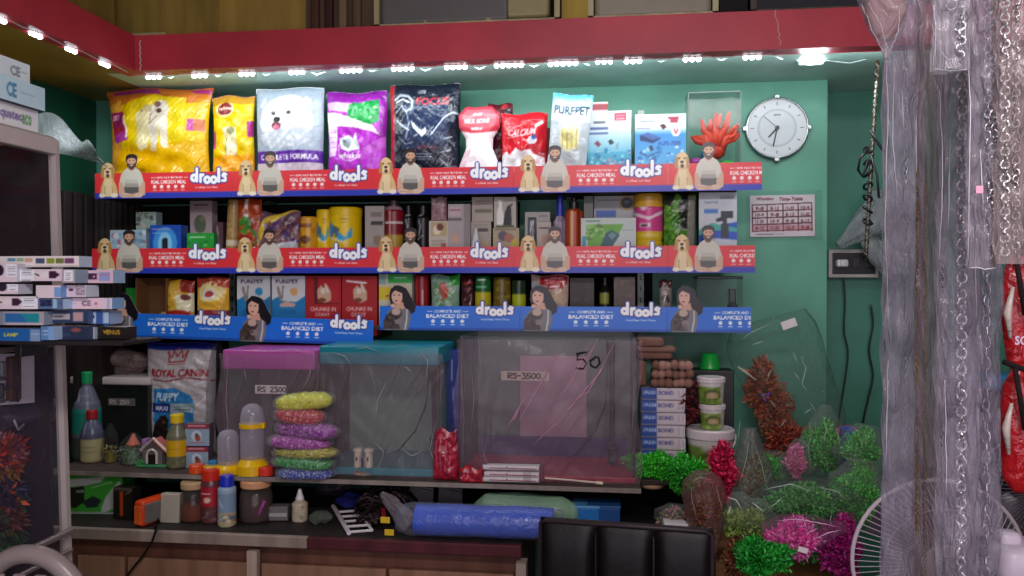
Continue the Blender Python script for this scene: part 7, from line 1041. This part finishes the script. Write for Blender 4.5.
LT = [('lc', 'uppermost long carton with a row of tiny fish photos', -20, 79, 255, 267, .03, 'e8e0dc', [('r', 8+0, 257, 16, 260.5, '5c98b0'), ('r', 17, 257, 24, 260.5, '90b08c'), ('r', 25, 257, 33, 261.5, 'd0a48c'), ('r', 36, 257.4, 45, 263, '4c5474'), ('r', 47, 257.4, 55, 263, '8c9434'), ('r', 56, 257.4, 64, 263, '70783c'), ('r', 65, 257.4, 74, 263, '74406c'), ('l', [-16, 265.6, 78, 266], .6, 'a09898')], 'b8c8dc', 1.0),
 ('lc', 'long right-hand carton with dark tube picture and pale label, upper', 72, 113, 269, 283, .05, 'd8b8c4', [('r', 75, 272.5, 97, 279, '3c1a38'), ('e', 84, 276, 1.4, 1.2, 'c0a0b0'), ('e', 94, 276, 1.4, 1.2, 'c0a0b0'), ('r', 99, 271, 110, 281, '8c9cc8'), ('l', [100, 274, 109, 274], 1, 'b8708c')], '98b8d8', .4),
 ('lc', 'heater carton with a dark plug picture, upper left', 15, 62, 268, 281, .01, PK, heater(34, 274)+[('e', 30, 273, 3, 3, '3c1c38'), ('r', -2, 268, 4, 281, '4c2c48')]+note(20, 266, 14, 16), 'ccd4e0', 1.2),
 ('lc', 'short carton standing beside the upper heater carton, grey label', 62, 75, 268, 283, .0, 'a8a0a4', note(64, 269, 9, 12), '8ca0b4', 4),
 ('lc', 'leftmost carton with a round dark lamp picture, upper', -30, 17, 262, 282, .0, PK, [('e', 0, 269, 4, 6, '2c1c34')]+note(6, 262, 12, 14), 'c8ccd8', 0),
 ('lc', 'leftmost carton with a round dark lamp picture, lower', -30, 18, 283, 294, .0, PK, [('e', 2, 286, 5, 5, '2c2038')]+note(8, 277, 10, 14), 'c8ccd8', 0),
 ('lc', 'short carton with grey wave label in the middle', 63, 86, 284, 297, .02, 'dcc8d4', [('r', 76, 283, 85, 295, '9c8c9c'), ('e', 71, 289, 2.5, 1.5, '3c2038'), ('l', [77, 286, 84, 288, 78, 291, 84, 293], .8, 'd0c8d0')], 'c8d0dc', 2),
 ('lc', 'pinkish carton with blue end left of centre', 36, 61, 284, 298, .0, 'e4d4dc', [('r', 54, 286, 61, 297, '7ca4d4')]+note(23, 281, 12, 16), '6c9cd4', 1),
 ('lc', 'long pinkish carton with CE mark', 62, 112, 297, 309, .035, 'e4c8d4', [('t', 'CE', 82, 300, 91, 305.5, '4c4050'), ('e', 96, 303, 1.6, 1.8, 'c07c94'), ('r', 107, 297, 110, 309, '9cb8d8'), ('l', [66, 303, 76, 303], .7, 'a890a0')], '7ca8d4', .5),
 ('lc', 'left carton with heater picture under the round lamp ones', -30, 38, 295, 309, .0, PK, heater(-3, 301)+note(22, 294, 15, 14), 'd0d8e4', 1),
 ('lc', 'small dark blue faced carton with pale end', 38, 63, 298, 309, .0, '5c7498', [('r', 40, 299, 52, 306, '1c2448'), ('n', 40, 299, 52, 306, ['3c4c7c', '14183c'], 1.4, 14), ('r', 53, 298, 57, 308, '9cc0e0'), ('t', 'CE', 58.5, 301, 62, 304, '3c4868')], 'a8cce8', 0),
 ('lc', 'blue-green lamp carton in a pale sleeve', -20, 44, 310, 325, .0, 'a8a0a8', [('r', 5, 312, 39, 322, '2c6ca8'), ('p', [20, 312, 39, 312, 39, 322, 28, 322], '1c8c98'), ('l', [7, 323.6, 42, 323.6], 1.2, 'c8bcc0'), ('r', -20, 310, 4, 325, '848c9c')], '8898a8', 0),
 ('lc', 'dark blue carton with white label strip and pink code square', 47, 88, 309, 323, .03, '2c3c5c', [('r', 51, 313, 70, 319, 'b0acac'), ('t', 'LIGHTS', 53, 314.5, 63, 317.5, '3c3848'), ('r', 73, 311, 83, 321, 'b8989c')], '485c84', 0),
 ('lc', 'blue carton beside with two pale squares at its right end', 88, 110, 310, 324, .05, '3c5c94', [('r', 90, 311, 96, 323, 'b0c4dc'), ('e', 93, 316, 1.6, 2.2, '1c3060'), ('r', 97, 311, 103, 323, '345c9c'), ('r', 103, 311, 109, 323, 'a8c0d8')], '90acd0', 0),
 ('lc', 'bright blue carton with yellow LAMP lettering at the bottom left', -20, 40, 327, 341, .0, '1c60a4', [('t', 'LAMP', 4, 332, 18, 336, 'e0d040'), ('r', 30, 328, 40, 341, '7c98bc'), ('l', [31, 333, 39, 333], .8, 'c0d0e0')], '5c84b8', 0),
 ('lc', 'blue-white carton end right of the yellow-lettered one', 41, 54, 325, 340, .0, '5c88bc', [('l', [43, 330, 52, 330], 1, 'c8d8ec'), ('l', [43, 334, 51, 334], 1, 'b0c4e0'), ('r', 48, 325, 54, 341, '7ca8d8')], 'a8c4e4', 0),
 ('lc', 'dark navy carton with reddish picture at the bottom', 55, 88, 325, 340, .03, '24304c', [('e', 76, 329, 5, 2.4, '8c4c48'), ('l', [58, 334, 70, 334], .7, '4c5c84')], '384868', 0),
 ('lc', 'small white faced carton with a black dot, bottom', 88, 95, 326, 339, .05, 'a8aeb8', [('e', 90.5, 332, 1.8, 2, '1c2028')], 'a8b8c8', 0),
 ('lc', 'black carton with yellow lettering below the woman card', 97, 125, 326, 339, .06, '17130f', [('t', 'VENUS', 103, 329, 120, 334, 'd8a828')], '241c18', 0)]
for (_, l, x0, x1, ya, yb2, dy, bg, ops, end, sl) in LT: lc(l, x0, x1, ya, yb2, dy, bg, ops, end, 0)
bpy.context.view_layer.update()
# ---------------------------------------------------------------- painted highlights: thin pale tubes drawn as glints on the loose plastic
def glint_lines(label_start, lines, Y, col, r=.002, fin='gloss', name='painted_glint'):
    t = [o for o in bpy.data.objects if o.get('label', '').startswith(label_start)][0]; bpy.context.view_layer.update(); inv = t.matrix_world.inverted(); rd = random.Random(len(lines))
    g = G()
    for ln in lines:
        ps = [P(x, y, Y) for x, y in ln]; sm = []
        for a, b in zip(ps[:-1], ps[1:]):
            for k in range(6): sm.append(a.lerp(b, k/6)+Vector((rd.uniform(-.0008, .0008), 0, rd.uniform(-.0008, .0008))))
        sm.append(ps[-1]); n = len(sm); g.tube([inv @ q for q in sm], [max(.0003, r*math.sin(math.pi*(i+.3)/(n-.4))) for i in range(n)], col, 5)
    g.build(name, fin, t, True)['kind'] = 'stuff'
glint_lines('largest glass', [[(566, 338), (540, 385), (516, 425)], [(590, 342), (572, 380), (556, 402)], [(617, 337), (600, 372), (560, 420), (532, 446)], [(598, 338), (582, 370)], [(607, 358), (588, 392), (575, 400)], [(520, 408), (513, 422)], [(528, 392), (505, 432)]], YS+.05, 'c890a8', .0026)
glint_lines('largest glass', [[(463, 340), (461, 380), (464, 420), (462, 470)], [(470, 345), (474, 400), (470, 440)], [(478, 338), (484, 390)], [(632, 342), (634, 400), (630, 460)], [(489, 430), (484, 455), (492, 474)]], YS+.05, '8c8890', .0014)
glint_lines('aquarium with teal lid', [[(331, 352), (345, 356), (352, 366)], [(404, 366), (412, 372)], [(388, 378), (378, 400), (374, 424)], [(420, 350), (428, 362), (426, 380)], [(436, 420), (430, 450), (437, 468)], [(372, 440), (384, 452), (378, 470)], [(398, 446), (412, 456), (424, 450)], [(355, 350), (366, 347), (380, 352)]], YS+.055, 'a4aca8', .0016)
glint_lines('aquarium with a bright pink lid', [[(228, 356), (226, 400), (229, 450)], [(244, 368), (246, 380)], [(262, 352), (290, 349), (312, 354)], [(300, 392), (309, 378), (312, 362)]], YS+.055, 'b09cac', .0014)
glint_lines('tall clear bag', [[(741, 340), (752, 332), (770, 324)], [(752, 345), (764, 341)], [(800, 356), (806, 368), (802, 384), (808, 392)], [(794, 372), (800, 380)], [(742, 368), (752, 376)], [(810, 402), (816, 412)], [(804, 414), (812, 408)], [(770, 400), (776, 408)], [(740, 420), (738, 440)], [(779, 428), (786, 420)], [(797, 362), (793, 352)]], 3.36, 'c4d0cc', .0014)
glint_lines('bagged green plant standing', [[(823, 416), (826, 430), (824, 445)], [(812, 432), (808, 450), (811, 466)], [(836, 428), (840, 446)]], 3.06, 'b4c4b4', .0014)
glint_lines('wide bagged mid-green', [[(762, 490), (790, 484), (815, 492)], [(815, 486), (838, 492), (848, 502)], [(770, 508), (782, 498)], [(832, 512), (830, 522), (836, 528)]], 2.72, 'b4c4b4', .0016)
glint_lines('olive green plant', [[(728, 497), (736, 500), (742, 510)], [(731, 506), (727, 516)], [(752, 502), (764, 512)]], 2.6, 'd0dcd0', .002)
glint_lines('bagged hot pink', [[(776, 521), (796, 519), (820, 523), (842, 528)], [(812, 540), (828, 533), (842, 530)], [(818, 528), (806, 534)]], 2.51, 'e8b8d8', .0016)
glint_lines('brown-red plant', [[(692, 482), (700, 477), (712, 480)], [(691, 486), (692, 500), (697, 520)], [(716, 486), (722, 510)]], 2.58, 'a88c84', .0014)
glint_lines('tall greyish pointed', [[(750, 436), (746, 460), (738, 490)], [(753, 440), (762, 466), (768, 494)], [(741, 500), (752, 508)]], 2.9, 'a8aca4', .0014)
glint_lines('leftmost hanging sleeve', [[(886, 40), (888, 120), (885, 220), (889, 330)], [(894, 60), (893, 140), (897, 200)], [(918, 70), (916, 160), (919, 260)], [(902, 90), (904, 130)], [(888, 360), (886, 470)]], 1.405, 'd4d8e4', .0008)
glint_lines('hanging sleeve with a thick', [[(940, 90), (943, 180), (939, 260)], [(950, 140), (948, 230)], [(975, 100), (973, 200), (977, 320)], [(945, 380), (947, 500)]], 1.185, 'ccc8d4', .0006)
glint_lines('short hanging sleeve', [[(934, 4), (936, 40), (933, 66)], [(934, 68), (950, 71), (967, 69)], [(964, 10), (966, 50)], [(942, 52), (948, 60), (958, 58)]], 1.065, 'c4c4cc', .0004)
glint_lines('hanging sleeve ending mid', [[(969, 20), (970, 120), (968, 262)], [(971, 267), (984, 269), (996, 268)], [(980, 150), (983, 210)]], 1.105, 'dcd8e0', .0006)
glint_lines('pointed clear bag', [[(862, 4), (872, 30), (884, 54)], [(868, 2), (880, 24), (888, 50)], [(900, 10), (898, 32), (889, 54)], [(880, 8), (892, 20)]], .965, 'a8a0a8', .0004)
bpy.context.view_layer.update()
